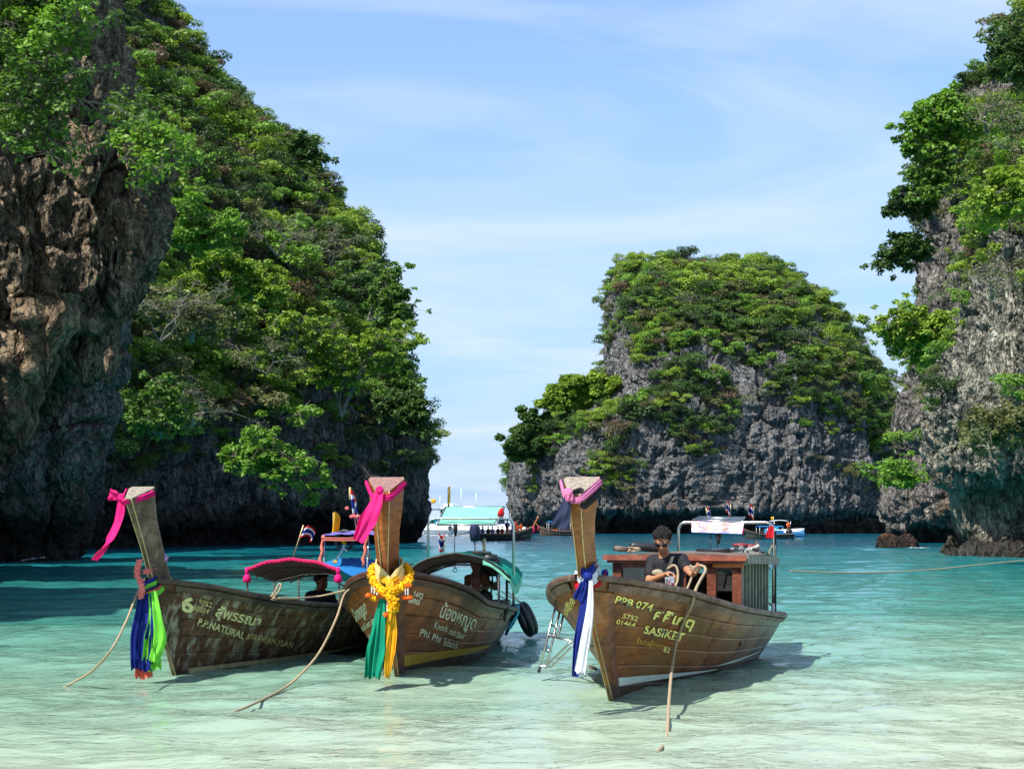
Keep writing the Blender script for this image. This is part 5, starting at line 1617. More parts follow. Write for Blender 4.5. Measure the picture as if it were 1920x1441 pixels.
def vstrip(B, pts, w, mat, root, name='collar', tw=0.0, th=.005):
    rows = []
    path = smooth_path(pts, 8); n = len(path)
    for i, c in enumerate(path):
        d = (path[min(i + 1, n - 1)] - path[max(i - 1, 0)]).normalized()
        up = Vector((0, 0, 1)); s = (up - d * up.dot(d))
        s = s.normalized() if s.length > .1 else Vector((1, 0, 0))
        out = d.cross(s)
        if out.y > 0: out = -out
        ww = float(np.interp(i / (n - 1), np.linspace(0, 1, len(w)), w))
        rows.append([c + s * ((j / 8 - .5) * ww) + out * (.012 * math.cos((j / 8 - .5) * 3.14) + .005 * math.sin(j * 2.1 + i * .4)) for j in range(9)])
    return MB(B.M).slab(rows, th).build(name, mat, root)
vstrip(B2, [B2.at(707, 1048, -.55), B2.at(706, 1068, -.80), B2.at(716, 1080, -.86), B2.at(731, 1090, -.90)], [.02, .14, .13, .06], C_cream, root)
vstrip(B2, [B2.at(751, 1046, -.50), B2.at(756, 1066, -.75), B2.at(748, 1080, -.84), B2.at(731, 1090, -.90)], [.02, .15, .15, .06], C_cream, root)
vstrip(B2, [B2.at(706, 1075, -.78), B2.at(718, 1086, -.88), B2.at(731, 1091, -.92)], [.09, .08, .05], C_yellow, root)
vstrip(B2, [B2.at(754, 1072, -.72), B2.at(745, 1085, -.86), B2.at(731, 1091, -.92)], [.10, .09, .05], C_yellow, root)
vstrip(B2, [B2.at(704, 1086, -.74), B2.at(722, 1095, -.86), B2.at(740, 1094, -.86), B2.at(757, 1083, -.70)], [.03, .035, .035, .03], C_green, root)
vstrip(B2, [B2.at(704, 1090, -.72), B2.at(722, 1099, -.84), B2.at(740, 1098, -.84), B2.at(757, 1087, -.68)], [.03, .03, .03, .03], C_orange, root)
k = MB(B2.M); k.ball(B2.at(731, 1096, -.95), (.035, .03, .06)); k.ball(B2.at(727, 1098, -.96), (.02, .02, .05)); k.ball(B2.at(736, 1100, -.96), (.022, .02, .055)); k.build('knot', C_yellow, root)
for (mat, pts, w, sd, yl) in ((C_green, ((717, 1122), (711, 1165), (705, 1215), (699, 1264)), [.04, .12, .17, .15], 21, -.88), (C_green, ((719, 1122), (716, 1170), (713, 1220), (706, 1262)), [.03, .08, .09, .08], 22, -.84),
                              (C_magenta, ((724, 1125), (722, 1170), (717, 1215), (713, 1250)), [.03, .07, .08, .06], 23, -.78), (C_yellow, ((735, 1140), (732, 1180), (729, 1220), (726, 1262)), [.06, .12, .13, .05], 24, -.86)):
    MB(B2.M).slab(ribbon(B2, [B2.at(*p, yl) for p in pts], w, 2.6, .024, seed=sd, fray=.06), .003).build('ribbon', mat, root)
gr = thing('flower_garland', B2.M @ B2.at(735, 1110, -.95), 'thick yellow marigold garland with orange tassels on the middle boat\'s prow', 'garland', 'flower garlands on the prows')
g = MB(B2.M)
flower_string(g, [B2.at(702, 1062, -.62), B2.at(697, 1075, -.75), B2.at(703, 1095, -.86), B2.at(718, 1108, -.95), B2.at(731, 1112, -.99)], .052, .55, 31)
flower_string(g, [B2.at(762, 1062, -.60), B2.at(768, 1078, -.72), B2.at(762, 1092, -.84), B2.at(748, 1102, -.93), B2.at(733, 1110, -.99)], .054, .55, 32)
flower_string(g, [B2.at(731, 1110, -.99), B2.at(736, 1122, -1.0), B2.at(737, 1135, -1.0), B2.at(735, 1146, -1.0)], .066, .36, 33)
flower_string(g, [B2.at(698, 1120, -.9), B2.at(706, 1122, -.9)], .034, .6, 34)
g.build('marigold_string', M_marigold, gr)
for (x, y) in ((692, 1115), (759, 1120), (769, 1119), (722, 1117), (715, 1112), (724, 1152), (767, 1097)):
    g = MB(B2.M)
    flower_string(g, [B2.at(x - 3, y, -.92), B2.at(x + 3, y + 1, -.92)], .026, .6, x)
    g.build('orange_tassel', M_orangefl, gr)
g = MB(B2.M)
for (x, y0, y1) in ((697, 1100, 1112), (702, 1102, 1114), (707, 1104, 1116), (760, 1104, 1117), (765, 1104, 1117), (726, 1124, 1150)):
    for q in range(int((y1 - y0) / 2.4)): g.ball(B2.at(x, y0 + q * 2.4, -.93), .008, 6, 4)
g.build('bead_strings', M_whitefl, gr)

# --- boat 3
R3 = B3.ring[-1]
fl, fr, br, bl = [Vector(R3[k]) for k in (0, 1, 2, 5)]
mid = (fl + fr) / 2 + Vector((-.0, -.03, -.05))
tied_scarf(B3, C_lpink, [([mid, fr + Vector((.015, -.01, -.03)), br + Vector((.012, -.01, -.01))], .05), ([mid, fl + Vector((-.015, -.012, -.03)), bl + Vector((-.012, -.01, -.01))], .05), ([br + Vector((0, .02, -.01)), (br + bl) / 2 + Vector((0, .09, .0)), bl + Vector((0, .02, -.01))], .05),
                         ([mid + Vector((0, -.012, -.012)), fr + Vector((.022, -.016, -.045)), br + Vector((.018, -.01, -.03))], .03)],
           B3.at(1066, 922, -1.26), [([B3.at(1066, 922, -1.27), B3.at(1067, 930, -1.28), B3.at(1068, 937, -1.28)], [.03, .07, .06], 7)],
           'light pink scarf knotted round the top of the right boat\'s prow', seed=4, group='scarves tied round the prows', folds=2)
rt = thing('black_scarf', B3.M @ B3.at(1056, 940, -1.2), 'black and navy cloth blown left from under the pink scarf on the right boat', 'scarf', 'scarves tied round the prows')
vstrip(B3, [B3.at(1066, 925, -1.24), B3.at(1090, 920, -1.18), fr + Vector((.03, -.01, -.10)), br + Vector((.02, .0, -.085))], [.02, .05, .05, .06], C_black, rt, 'wrap')
MB(B3.M).slab(ribbon(B3, [B3.at(1064, 930, -1.24), B3.at(1060, 950, -1.26), B3.at(1054, 970, -1.28), B3.at(1046, 989, -1.30)], [.06, .10, .14, .17], 1.6, .022, seed=9, across=(1, 0, .25)), .003).build('tail', C_navy, rt)
root = thing('ribbon_sash', B3.M @ B3.at(1092, 1090, -.9), 'royal blue, white and red sash with long tails on the right boat\'s prow', 'ribbons', 'ribbon bundles hanging from the prows')
vstrip(B3, [B3.at(1087, 1052, -.75), B3.at(1090, 1068, -.95), B3.at(1098, 1078, -1.02)], [.06, .09, .07], C_blue, root, 'sash')
vstrip(B3, [B3.at(1121, 1055, -.72), B3.at(1112, 1066, -.92), B3.at(1098, 1078, -1.02)], [.07, .09, .07], C_blue, root, 'sash')
vstrip(B3, [B3.at(1079, 1075, -.80), B3.at(1088, 1088, -.95), B3.at(1100, 1092, -1.0)], [.06, .07, .05], C_white, root, 'sash')
vstrip(B3, [B3.at(1125, 1062, -.66), B3.at(1119, 1080, -.86), B3.at(1104, 1092, -1.0)], [.08, .12, .06], C_white, root, 'sash')
vstrip(B3, [B3.at(1075, 1087, -.74), B3.at(1083, 1099, -.90), B3.at(1092, 1102, -.95)], [.06, .08, .04], C_red, root, 'sash')
vstrip(B3, [B3.at(1137, 1072, -.50), B3.at(1132, 1086, -.70), B3.at(1112, 1098, -.93)], [.06, .07, .05], C_red, root, 'sash')
MB(B3.M).ball(B3.at(1102, 1080, -1.05), (.045, .035, .04)).ball(B3.at(1134, 1074, -.55), (.035, .03, .035)).build('knot', C_blue, root)
for (mat, pts, w, sd, yl) in ((C_blue, ((1100, 1086), (1095, 1140), (1086, 1200), (1079, 1264)), [.06, .09, .08, .06], 41, -1.04), (C_white, ((1108, 1088), (1106, 1140), (1098, 1200), (1088, 1258)), [.03, .06, .09, .09], 42, -1.09),
                              (C_blue, ((1095, 1090), (1090, 1105), (1083, 1121)), [.05, .08, .09], 43, -1.06)):
    MB(B3.M).slab(ribbon(B3, [B3.at(*p, yl) for p in pts], w, 1.7, .016, seed=sd, fray=.03), .003).build('ribbon', mat, root)
# ---------------------------------------------------------------- canopies, cabin, frames, engines (parts of the boats)
M_glass, t = newmat('window_glass')
g_ = t.new('ShaderNodeBsdfGlossy'); g_.inputs['Roughness'].default_value = 0.03; g_.inputs['Color'].default_value = (.8, .85, .88, 1)
tr_ = t.new('ShaderNodeBsdfTransparent'); tr_.inputs['Color'].default_value = (.22, .25, .25, 1)
fr_ = t.new('ShaderNodeFresnel'); fr_.inputs['IOR'].default_value = 1.5
mx_ = t.new('ShaderNodeMixShader'); t.ln(t.math('ADD', fr_.outputs[0], .06), mx_.inputs[0]); t.ln(tr_.outputs[0], mx_.inputs[1]); t.ln(g_.outputs[0], mx_.inputs[2]); t.out(mx_.outputs[0])

def arch_frame(B, x0, x1, y0, zbase, ztop, name='steel_arch', r=0.017, rad=0.09, lean=0.0):
    pts = [(x0, y0, zbase), (x0, y0, ztop - rad)]
    for k in range(1, 6):
        a = math.pi / 2 * k / 6; pts.append((x0 + rad * (1 - math.cos(a)), y0 + lean, ztop - rad + rad * math.sin(a)))
    pts += [(x0 + rad, y0 + lean, ztop), (x1 - rad, y0 + lean, ztop)]
    for k in range(1, 6):
        a = math.pi / 2 * (1 - k / 6); pts.append((x1 - rad * (1 - math.cos(a)), y0 + lean, ztop - rad + rad * math.sin(a)))
    pts += [(x1, y0, ztop - rad), (x1, y0, zbase)]
    return MB(B.M).tube(pts, r, 10).build(name, M_steel, B.root)

def arch_roof(B, x0, x1, y0, y1, zs, rise, name, mat, ny=9, nx=25, th=0.012, sag=0.0, dip=0.0, dz1=0.0, dx1=0.0, pw=1.0):
    rows = []
    for i in range(ny):
        t = i / (ny - 1)
        row = []
        for j in range(nx):
            u = j / (nx - 1)
            h = max(0.0, 1 - (2 * u - 1) ** 2) ** pw
            row.append((x0 + (x1 - x0) * u + dx1 * t, y0 + (y1 - y0) * t, zs + rise * h + dz1 * t - dip * math.sin(t * math.pi) + sag * math.sin(t * math.pi * 3) * .5 + .006 * math.sin(j * 2.2 + i)))
        rows.append(row)
    return MB(B.M).slab(rows, th).build(name, mat, B.root), rows

def flag(B, foot, top, w, h, name, label, group='small flags on the boats', thai=True, col=None, furl=0.6, side=1, seed=0, pole_r=0.006, pole_mat=None):
    """Thai tricolour (or a plain colour) on a thin staff"""
    root = thing(name, B.M @ Vector(foot), label, 'flag', group)
    MB(B.M).tube([foot, top], pole_r, 6).build('staff', pole_mat or M_brass, root)
    foot, top = Vector(foot), Vector(top)
    d = (top - foot).normalized()
    cols = [(C_red, 0, 1 / 6), (C_white, 1 / 6, 2 / 6), (C_blue, 2 / 6, 4 / 6), (C_white, 4 / 6, 5 / 6), (C_red, 5 / 6, 1)] if thai else [(col, 0, 1)]
    for m_, a, b in cols:
        rows = []
        for i in range(13):
            u = i / 12
            row = []
            for j in range(5):
                v = a + (b - a) * j / 4
                p = top - d * (v * h) + Vector((side * w * u * (1 - .35 * furl * u), 0.05 * math.sin(u * 7 + seed + v * 2), -w * u * u * furl * .8 - 0.02 * math.sin(u * 6 + seed)))
                row.append(p)
            rows.append(row)
        MB(B.M).slab(rows, .002).build('flag_cloth' if not thai else 'stripe', m_, root)
    return root

def ring_tube(mb, c, R, r, nrm, seg=28, sides=10, sq=1.0):
    c = Vector(c); n = Vector(nrm).normalized(); u = n.orthogonal().normalized(); w = n.cross(u)
    pts = [c + (u * math.cos(a) + w * math.sin(a) * sq) * R for a in [2 * math.pi * k / seg for k in range(seg)]]
    return mb.tube(pts, r, sides, closed=True)

# ---------- left boat: blue canopy with magenta roll, purple sun roof behind
a = B1.at(463, 1062, 3.0); b = B1.at(636, 1068, 3.0)
zs = (a.z + b.z) / 2; ap = B1.at(548, 1046, 3.0).z
roof, rows = arch_roof(B1, a.x, b.x, 3.0, 5.2, zs - .02, ap - zs, 'canopy_cloth', C_tarpblue, dz1=-.03, dip=.15)
rows2 = [[Vector(p) - Vector((0, 0, .022)) for p in r] for r in rows]
MB(B1.M).slab(rows2, .006).build('canopy_lining', C_lining, roof)
edge = [Vector(p) + Vector((0, -.01, .0)) for p in rows[0]]
mb = MB(B1.M)
tw = []
for k in range(3):
    pts = []
    for i, p in enumerate(smooth_path(edge[::2], 6)):
        an = i * .55 + k * 2.09
        pts.append(p + Vector((0, math.cos(an) * .012, math.sin(an) * .012)))
    mb.tube(pts, .015, 6)
mb.build('rolled_edge', C_magenta, roof)
for k in range(5):        # ribs under the cloth
    i = 1 + k * 2 if k < 4 else 8
    MB(B1.M).tube([Vector(p) - Vector((0, 0, .04)) for p in rows[min(i, 8)][::2]], .011, 6).build('canopy_rib', M_steel if k % 2 else M_rail1, roof)
for k, (px, py0, py1, yl) in enumerate(((464, 1064, 1120, 3.0), (636, 1070, 1158, 3.0), (514, 1066, 1135, 5.1), (560, 1060, 1140, 5.1))):
    p, q = B1.at(px, py0, yl), B1.at(px + 1, py1, yl)
    MB(B1.M).tube([p, (p.x, p.y, .30)], .012, 8).build('canopy_post', M_rail1, B1.root)
for px, py in ((463, 1080), (634, 1080)):      # tied tassels at both ends of the roll
    c = B1.at(px, py, 2.97)
    mb = MB(B1.M)
    mb.tube([c + Vector((0, 0, .11)), c + Vector((0, 0, .05)), c + Vector((0, 0, .03))], [.022, .026, .018], 10)
    mb.tube([c + Vector((0, 0, .03)), c + Vector((0.0, 0, .0)), c + Vector((.0, 0, -.06)), c + Vector((.0, 0, -.075))], [.018, .045, .052, .03], 10)
    mb.build('tassel', C_pink, roof)
# green valance at the right end
vr = [[Vector(rows[i][-1]) + Vector((.005 * math.sin(i * 3), 0, -j * .018 + .004 * math.sin(i * 5 + j))) for j in range(6)] for i in range(9)]
MB(B1.M).slab(vr, .004).build('valance', C_tarpgreen, roof)
vr = [[Vector(rows[-1][i]) + Vector((0, .005 * math.sin(i * 3), -j * .012 + .01 * math.sin(i * 5))) for j in range(6)] for i in range(25)]
MB(B1.M).slab(vr, .004).build('valance', C_tarpgreen, roof)
# cloth wrapped posts and the purple roof
for px in (606, 688):
    p, q = B1.at(px, 1003, 4.4), B1.at(px - 6 if px < 650 else px - 8, 1062, 4.4)
    pts = [p.lerp(q, k / 8) + Vector((.012 * math.sin(k * 1.9), 0, 0)) for k in range(9)]
    MB(B1.M).tube(pts, [.02 + .007 * math.sin(k * 2.3) for k in range(9)], 8).build('wrapped_post', C_orange, B1.root)
    MB(B1.M).tube([p + Vector((.012, .03, 0)), Vector((q.x + .012, q.y + .03, .32))], .012, 8).build('roof_post', M_steel, B1.root)
p, q = B1.at(603, 1006, 4.38), B1.at(690, 1005, 4.38)
MB(B1.M).slab([[p.lerp(q, i / 12) + Vector((0, -.008 * math.cos(j), -.045 * j / 4 - .012 * math.sin(i / 12 * 3.14))) for j in range(5)] for i in range(13)], .012).build('edge_wrap', C_orange, B1.root)
p, q = B1.at(603, 1004, 4.4), B1.at(708, 1003, 4.4); r_, s_ = B1.at(628, 997, 5.9), B1.at(712, 996, 5.9)
MB(B1.M).slab([[Vector(p).lerp(q, i / 14).lerp(Vector(r_).lerp(s_, i / 14), j / 8) + Vector((0, 0, .016 * math.sin(i / 14 * 3.14) + .006 * math.sin(i * 1.7 + j))) for j in range(9)] for i in range(15)], .006, True).build('sun_roof', C_purple, B1.root)
MB(B1.M).tube([B1.at(624, 996, 5.6), B1.at(709, 996, 5.6)], .010, 6).build('roof_pole', M_brass, B1.root)
# pole on the right of the stern, engine
MB(B1.M).tube([B1.at(692, 1035, 5.5), B1.at(694, 1062, 5.5)], .014, 6).build('tiller_handle', M_brass, B1.root)
MB(B1.M).ball(B1.at(697, 1058, 5.5), (.10, .09, .08)).ball(B1.at(688, 1061, 5.45), (.05, .05, .045)).box(B1.at(695, 1072, 5.5), (.16, .3, .14)).build('engine', M_iron, B1.root)
MB(B1.M).tube([B1.at(632, 1090, 3.0), B1.at(648, 1100, 3.3)], .010, 6).build('side_rail', M_black, B1.root)
for k, yy in enumerate((2.1, 3.4, 4.6)):
    h = B1.zg(yy) - .1
    MB(B1.M).box((0, yy, h), (1.3, .2, .03)).build('thwart', M_wood_grey, B1.root, smooth=False)

flag(B1, B1.at(548, 1049, 3.05), B1.at(569, 984, 3.0), .17, .14, 'flag_on_staff', 'furled Thai flag on a leaning bamboo staff on the left boat\'s blue canopy', seed=1, furl=.5, pole_r=.009)
flag(B1, B1.at(624, 1000, 5.55), B1.at(625, 960, 5.55), .12, .30, 'yellow_flag', 'small yellow flag at the left end of the purple roof', thai=False, col=C_yellow, seed=2, furl=.7)
f_ = flag(B1, B1.at(669, 997, 5.6), B1.at(657, 920, 5.6), .11, .38, 'flag_on_staff', 'Thai flag and flowers on a banded pole above the purple roof', seed=3, furl=1.1, pole_r=.010)
mb = MB(B1.M)
for px, py in ((650, 952), (662, 966), (658, 968), (668, 968), (671, 967)): flower_string(mb, [B1.at(px, py, 5.55), B1.at(px + 2, py + 1, 5.55)], .028, .7, px)
mb.build('flowers', M_pinkfl, f_)
MB(B1.M).tube([B1.at(657, 936, 5.6), B1.at(656, 913, 5.6)], [.022, .013], 8).build('pole_tip', C_cream, f_)
MB(B1.M).tube([B1.at(694, 998, 5.6), B1.at(694, 975, 5.6)], .007, 6).build('aerial', M_white, B1.root)
mb = MB(B1.M); ring_tube(mb, B1.at(646, 1012, 5.2), .125, .022, (0, 1, 0)); mb.build('inner_tube', M_black, None, 'black inner tube hanging under the purple roof', 'inner tube', 'inner tubes used as fenders')
mb = MB(B1.M); flower_string(mb, [B1.at(646, 1018, 4.6), B1.at(642, 1030, 4.6), B1.at(634, 1044, 4.6), B1.at(627, 1053, 4.6)], .022, .9, 8); flower_string(mb, [B1.at(645, 1028, 4.6), B1.at(652, 1034, 4.6)], .02, .9, 9)
mb.build('hanging_garland', M_whitefl, None, 'white and lilac garland hanging under the purple roof of the left boat', 'garland')
mb = MB(B1.M); flower_string(mb, [B1.at(643, 1016, 4.55), B1.at(649, 1019, 4.55)], .026, .8, 10); flower_string(mb, [B1.at(626, 1053, 4.55), B1.at(633, 1052, 4.55)], .022, .8, 12)
mb.build('yellow_rosettes', M_marigold, None, 'yellow rosettes on the white garland under the purple roof', 'flowers')

# ---------- middle boat: green arched canopy, steel arch with the mint sheet
a = B2.at(752, 1068, 3.5); b = B2.at(957, 1087, 3.5); top = B2.at(835, 1036, 3.5)
zs = (a.z + b.z) / 2
roof, rows = arch_roof(B2, a.x, b.x, 3.5, 5.5, zs - .03, top.z - zs + .03, 'canopy_cloth', C_tarpgreen, dz1=-.02, dip=.12, pw=.8, th=.01)
MB(B2.M).slab([[Vector(p) - Vector((0, 0, .02)) for p in r] for r in rows], .006).build('canopy_lining', C_lining, roof)
for i in (0, 2, 4, 6, 8):
    MB(B2.M).tube([Vector(p) - Vector((0, 0, .035 if i else .012)) for p in rows[i][::2]], .016 if i == 0 else .012, 6).build('canopy_rib', M_black, roof)
for (px, py0, yl) in ((762, 1060, 3.55), (798, 1066, 5.3), (935, 1078, 3.55), (950, 1082, 5.3)):
    p = B2.at(px, py0, yl); MB(B2.M).tube([p, (p.x, p.y, .30)], .014, 8).build('canopy_post', M_black, B2.root)
# ragged valance at the right end
rng = random.Random(3)
vr = [[Vector(rows[i][-1]) + Vector((.004 * math.sin(i * 3), 0, -j * (.016 + rng.random() * .008))) for j in range(6)] for i in range(9)]
MB(B2.M).slab(vr, .003).build('valance', C_mint, roof)
rw = [[Vector(rows[0][k]) + Vector((0, -.004, -j * (.010 + rng.random() * .012))) for j in range(5)] for k in range(18, 25)]
MB(B2.M).slab(rw, .003).build('valance', C_mint, roof)
L2, T2, Rt2 = B2.at(800, 1040, 4.9), B2.at(803, 972, 4.9), B2.at(963, 1125, 4.9)
arch_frame(B2, T2.x, Rt2.x, 4.9, .30, T2.z, r=.018)
pl = [B2.at(838, 951, 5.7), B2.at(942, 950, 5.7), B2.at(926, 983, 4.85), B2.at(822, 983, 4.85)]
rows_ = [[pl[0].lerp(pl[1], i / 10).lerp(pl[3].lerp(pl[2], i / 10), j / 6) + Vector((0, 0, .004 * math.sin(i * 1.3 + j))) for j in range(7)] for i in range(11)]
MB(B2.M).slab(rows_, .006).build('sun_sheet', C_mint, B2.root)
mb = MB(B2.M)
o_ = Vector((.02, 0, 0))
e = [pl[0] - o_, pl[1] + o_ * 1.5, pl[2] + o_ * 1.5, pl[3] - o_]
for k in range(4): mb.tube([e[k], e[(k + 1) % 4]], .013, 8)
mb.build('sheet_frame', M_steel, B2.root)
mb = MB(B2.M); c = B2.at(938, 968, 4.9); mb.tube([c, c + Vector((.01, 0, .05)), c + Vector((.02, 0, .11))], [.04, .045, .02], 8); mb.build('red_bag_knot', C_red, None, 'small red cloth tied to the right end of the mint sheet', 'cloth')
# engine on its post, exhaust, tiller
e0 = B2.at(915, 1062, 5.0)
mb = MB(B2.M)
mb.box(e0 + Vector((0, 0, -.02)), (.26, .34, .20)).box(e0 + Vector((.02, 0, .11)), (.18, .26, .10)).ball(e0 + Vector((.10, -.05, .08)), (.07, .07, .06)).ball(e0 + Vector((-.12, -.08, 0)), (.07, .07, .07))
for k in range(7): mb.box(e0 + Vector((-.14 + k * .045, -.17, .02 * math.sin(k * 3))), (.025, .05, .06 + .02 * (k % 3)))
mb.tube([e0 + Vector((-.15, -.1, -.1)), e0 + Vector((-.2, -.12, .0)), e0 + Vector((-.16, -.1, .12))], .016, 6)
for k in range(6): mb.tube([e0 + Vector((-.2 + .07 * k, -.12, -.3)), e0 + Vector((-.17 + .06 * k, -.15, -.12)), e0 + Vector((-.1 + .04 * k, -.12, 0))], .012, 5)
mb.build('engine', M_iron, B2.root)
mb = MB(B2.M); mb.tube(smooth_path([B2.at(886, 1052, 4.8), B2.at(885, 1041, 4.8), B2.at(892, 1035, 4.8), B2.at(905, 1035, 4.8), B2.at(921, 1037, 4.8)], 5), .022, 8); mb.build('exhaust_pipe', M_iron, B2.root)
MB(B2.M).tube([B2.at(908, 1009, 4.9), B2.at(908, 1048, 4.9)], .020, 8).build('engine_post', M_brass, B2.root)
MB(B2.M).tube([B2.at(890, 1012, 5.0), B2.at(891, 1040, 5.0), B2.at(896, 1060, 5.0)], .009, 6).build('cable', M_black, B2.root)
MB(B2.M).tube([B2.at(853, 985, 4.9), B2.at(852, 1040, 4.9), B2.at(853, 1066, 4.9)], .007, 6).build('cable', M_black, B2.root)
mb = MB(B2.M); ring_tube(mb, B2.at(853, 1068, 4.9), .03, .005, (0, 1, 0), 12, 5, .8); mb.build('cable_loop', M_black, B2.root)
bg = MB(B2.M); c = B2.at(890, 998, 4.8); bg.tube([c + Vector((0, 0, .10)), c + Vector((0, 0, .07)), c + Vector((0, 0, 0)), c + Vector((.0, 0, -.09)), c + Vector((0, 0, -.11))], [.05, .065, .072, .06, .02], 12)
bg.build('hanging_bag', C_navy, None, 'dark bag hanging under the mint sheet of the middle boat', 'bag')
mb = MB(B2.M); c = B2.at(854, 992, 4.85); mb.tube([c + Vector((0, 0, .07)), c + Vector((0, 0, .0)), c + Vector((0, 0, -.09))], [.03, .028, .012], 8).build('rolled_cloth', C_black, None, 'small black rolled cloth hanging left of the dark bag', 'cloth')
# stern box and rails
c = B2.at(938, 1125, 4.6)
MB(B2.M).box((c.x, c.y, .48), (.24, .34, .20)).build('stern_locker', simple('locker_green', (.12, .21, .15), .6), B2.root, smooth=False)
for px in (921, 936, 951):
    p = B2.at(px, 1095, 4.5); MB(B2.M).tube([p + Vector((0, 0, .05)), (p.x, p.y, .5)], .012, 6).build('stanchion', M_black, B2.root)
MB(B2.M).ball(B2.at(930, 1098, 4.7), (.05, .03, .06)).build('float_pad', simple('float_tan', (.40, .34, .24), .7), B2.root)
for (p, q) in (((930, 1113), (968, 1134)), ((940, 1108), (978, 1131)), ((951, 1108), (978, 1130))):
    MB(B2.M).tube([B2.at(*p, 4.3), B2.at(*q, 5.2)], .006, 5).build('lashing', M_rope, B2.root)
for k, yy in enumerate((1.9, 3.1, 4.3)):
    MB(B2.M).box((0, yy, B2.zg(yy) - .1), (1.35, .2, .03)).build('thwart', M_wood_grey, B2.root, smooth=False)
flag(B2, B2.at(832, 1040, 3.6), B2.at(834, 1003, 3.6), -.085, .20, 'flag_on_staff', 'small Thai flag standing on the green canopy', seed=5, furl=.4)
flag(B2, B2.at(841, 950, 5.7), B2.at(841, 913, 5.7), .02, .22, 'yellow_flag', 'yellow cloth wrapped round a dark mast above the mint sheet', thai=False, col=C_yellow, seed=6, furl=.2, pole_r=.014, pole_mat=M_iron)
for k, (c, q) in enumerate((((984, 1162), (.15, .26)), ((991, 1158), (.16, .27)))):
    mb = MB(B2.M)
    cc = B2.at(c[0], c[1], 5.2 + .12 * k)
    mb_n = Vector((1, .35, .42))
    ring_tube(mb, cc, .195, .045, mb_n, 28, 10)
    mb.build('inner_tube', M_black, None, ['front one of two black inner tubes slung over the stern of the middle boat', 'rear one of two black inner tubes slung over the stern of the middle boat'][k], 'inner tube', 'inner tubes used as fenders')
# towels over the gunwale
def drape(B, a0, a1, side, drop_in, drop_out, mat, name, label, cat, seed=0, jag=.05, taper=0.0):
    rng = random.Random(seed); rows = []
    for i in range(17):
        a = a0 + (a1 - a0) * i / 16
        t = i / 16
        p = B.hull(side, a, 1.0)
        d = drop_out * (0.75 + .25 * math.sin(t * 5 + seed)) * (1 - taper * (1 - t))
        row = []
        for j in range(5): row.append(p + Vector((-side * .07, 0, -drop_in * (1 - j / 4) + .05)))
        row.append(p + Vector((side * .035, 0, .055)))
        yg = p.z + .30
        for j in range(1, 11):
            q = 1.0 - d * j / 10 / yg
            row.append(B.surf(side, a, q, .045 + .010 * math.sin(i * 1.3 + j * .25 + seed)) + Vector((0, 0, .02 * (1 - j / 10))))
        rows.append(row)
    return MB(B.M).slab(rows, .004).build(name, mat, None, label, cat)
drape(B2, .70, .86, 1, .1, .22, C_turq, 'towel', 'turquoise towel draped over the stern gunwale of the middle boat', 'towel', 2)
drape(B2, .84, .93, 1, .1, .33, C_turq, 'towel', 'longer darker fold of turquoise cloth beside the inner tubes', 'towel', 4)
drape(B2, .44, .49, 1, .08, .13, C_black, 'black_cloth', 'black cloth lying over the middle boat\'s gunwale beside the seated man', 'cloth', 3)

# ---------- right boat: cabin
xl, xr = B3.at(1153, 1060, 2.35).x, B3.at(1390, 1060, 2.35).x
yc0, yc1 = 2.35, 4.25
ztf = B3.at(1270, 1051, 2.35).z            # under the roof edge
zfl = 0.30
def cpost(x, y, w=.095, d=.07, z0=zfl, z1=None, mat=None):
    MB(B3.M).box((x, y, (z0 + (z1 or ztf)) / 2), (w, d, (z1 or ztf) - z0)).build('cabin_post', mat or M_wood_red, B3.root, smooth=False)
xs_ = [xl + .03, xl + .42, B3.at(1335, 1100, yc0).x, xr - .04]
for x in xs_: cpost(x, yc0)
for x in (xl + .06, xr - .08): cpost(x, yc1 - .05, z0=.38)
# rails of the front wall with a curved upper edge
rows_ = []
for i in range(25):
    t = i / 24; x = xl + (xr - xl) * t
    k = min(1, min(t, 1 - t) / .10)
    rows_.append([(x, yc0 - .005, ztf), (x, yc0 - .005, ztf - .075 - .05 * (1 - math.sin(k * 1.57)))])
MB(B3.M).slab(rows_, .03).build('cabin_fascia', M_wood_red, B3.root, smooth=False)
sill = B3.zg(1.9) + .0
MB(B3.M).box(((xl + xr) / 2, yc0, .42), (xr - xl, .03, .10)).build('cabin_sill', M_wood_red, B3.root, smooth=False)
MB(B3.M).box(((xl + xr) / 2, yc0, .32), (xr - xl - .3, .02, .14)).build('cabin_panel', M_rail2, B3.root, smooth=False)
for (x0, x1) in ((xs_[0] + .04, xs_[1] - .04), (xs_[2] + .04, xs_[3] - .04)):
    MB(B3.M).box(((x0 + x1) / 2, yc0 + .005, (ztf - .06 + .47) / 2), (x1 - x0, .006, ztf - .06 - .47)).build('window_pane', M_glass, B3.root, smooth=False)
MB(B3.M).box((xs_[1] + .17, yc0 + .01, (ztf + .3) / 2), (.34, .03, ztf - .3)).build('cabin_door', M_wood_red, B3.root, smooth=False)
MB(B3.M).box(((xl + xr) / 2 - .1, yc1 - .1, .66), (1.0, .04, .66)).build('rear_bulkhead', M_rail2, B3.root, smooth=False)
MB(B3.M).box(((xs_[2] + xs_[3]) / 2, yc0 + .01, .60), (xs_[3] - xs_[2] - .07, .03, .03)).build('window_bar', M_wood_red, B3.root, smooth=False)
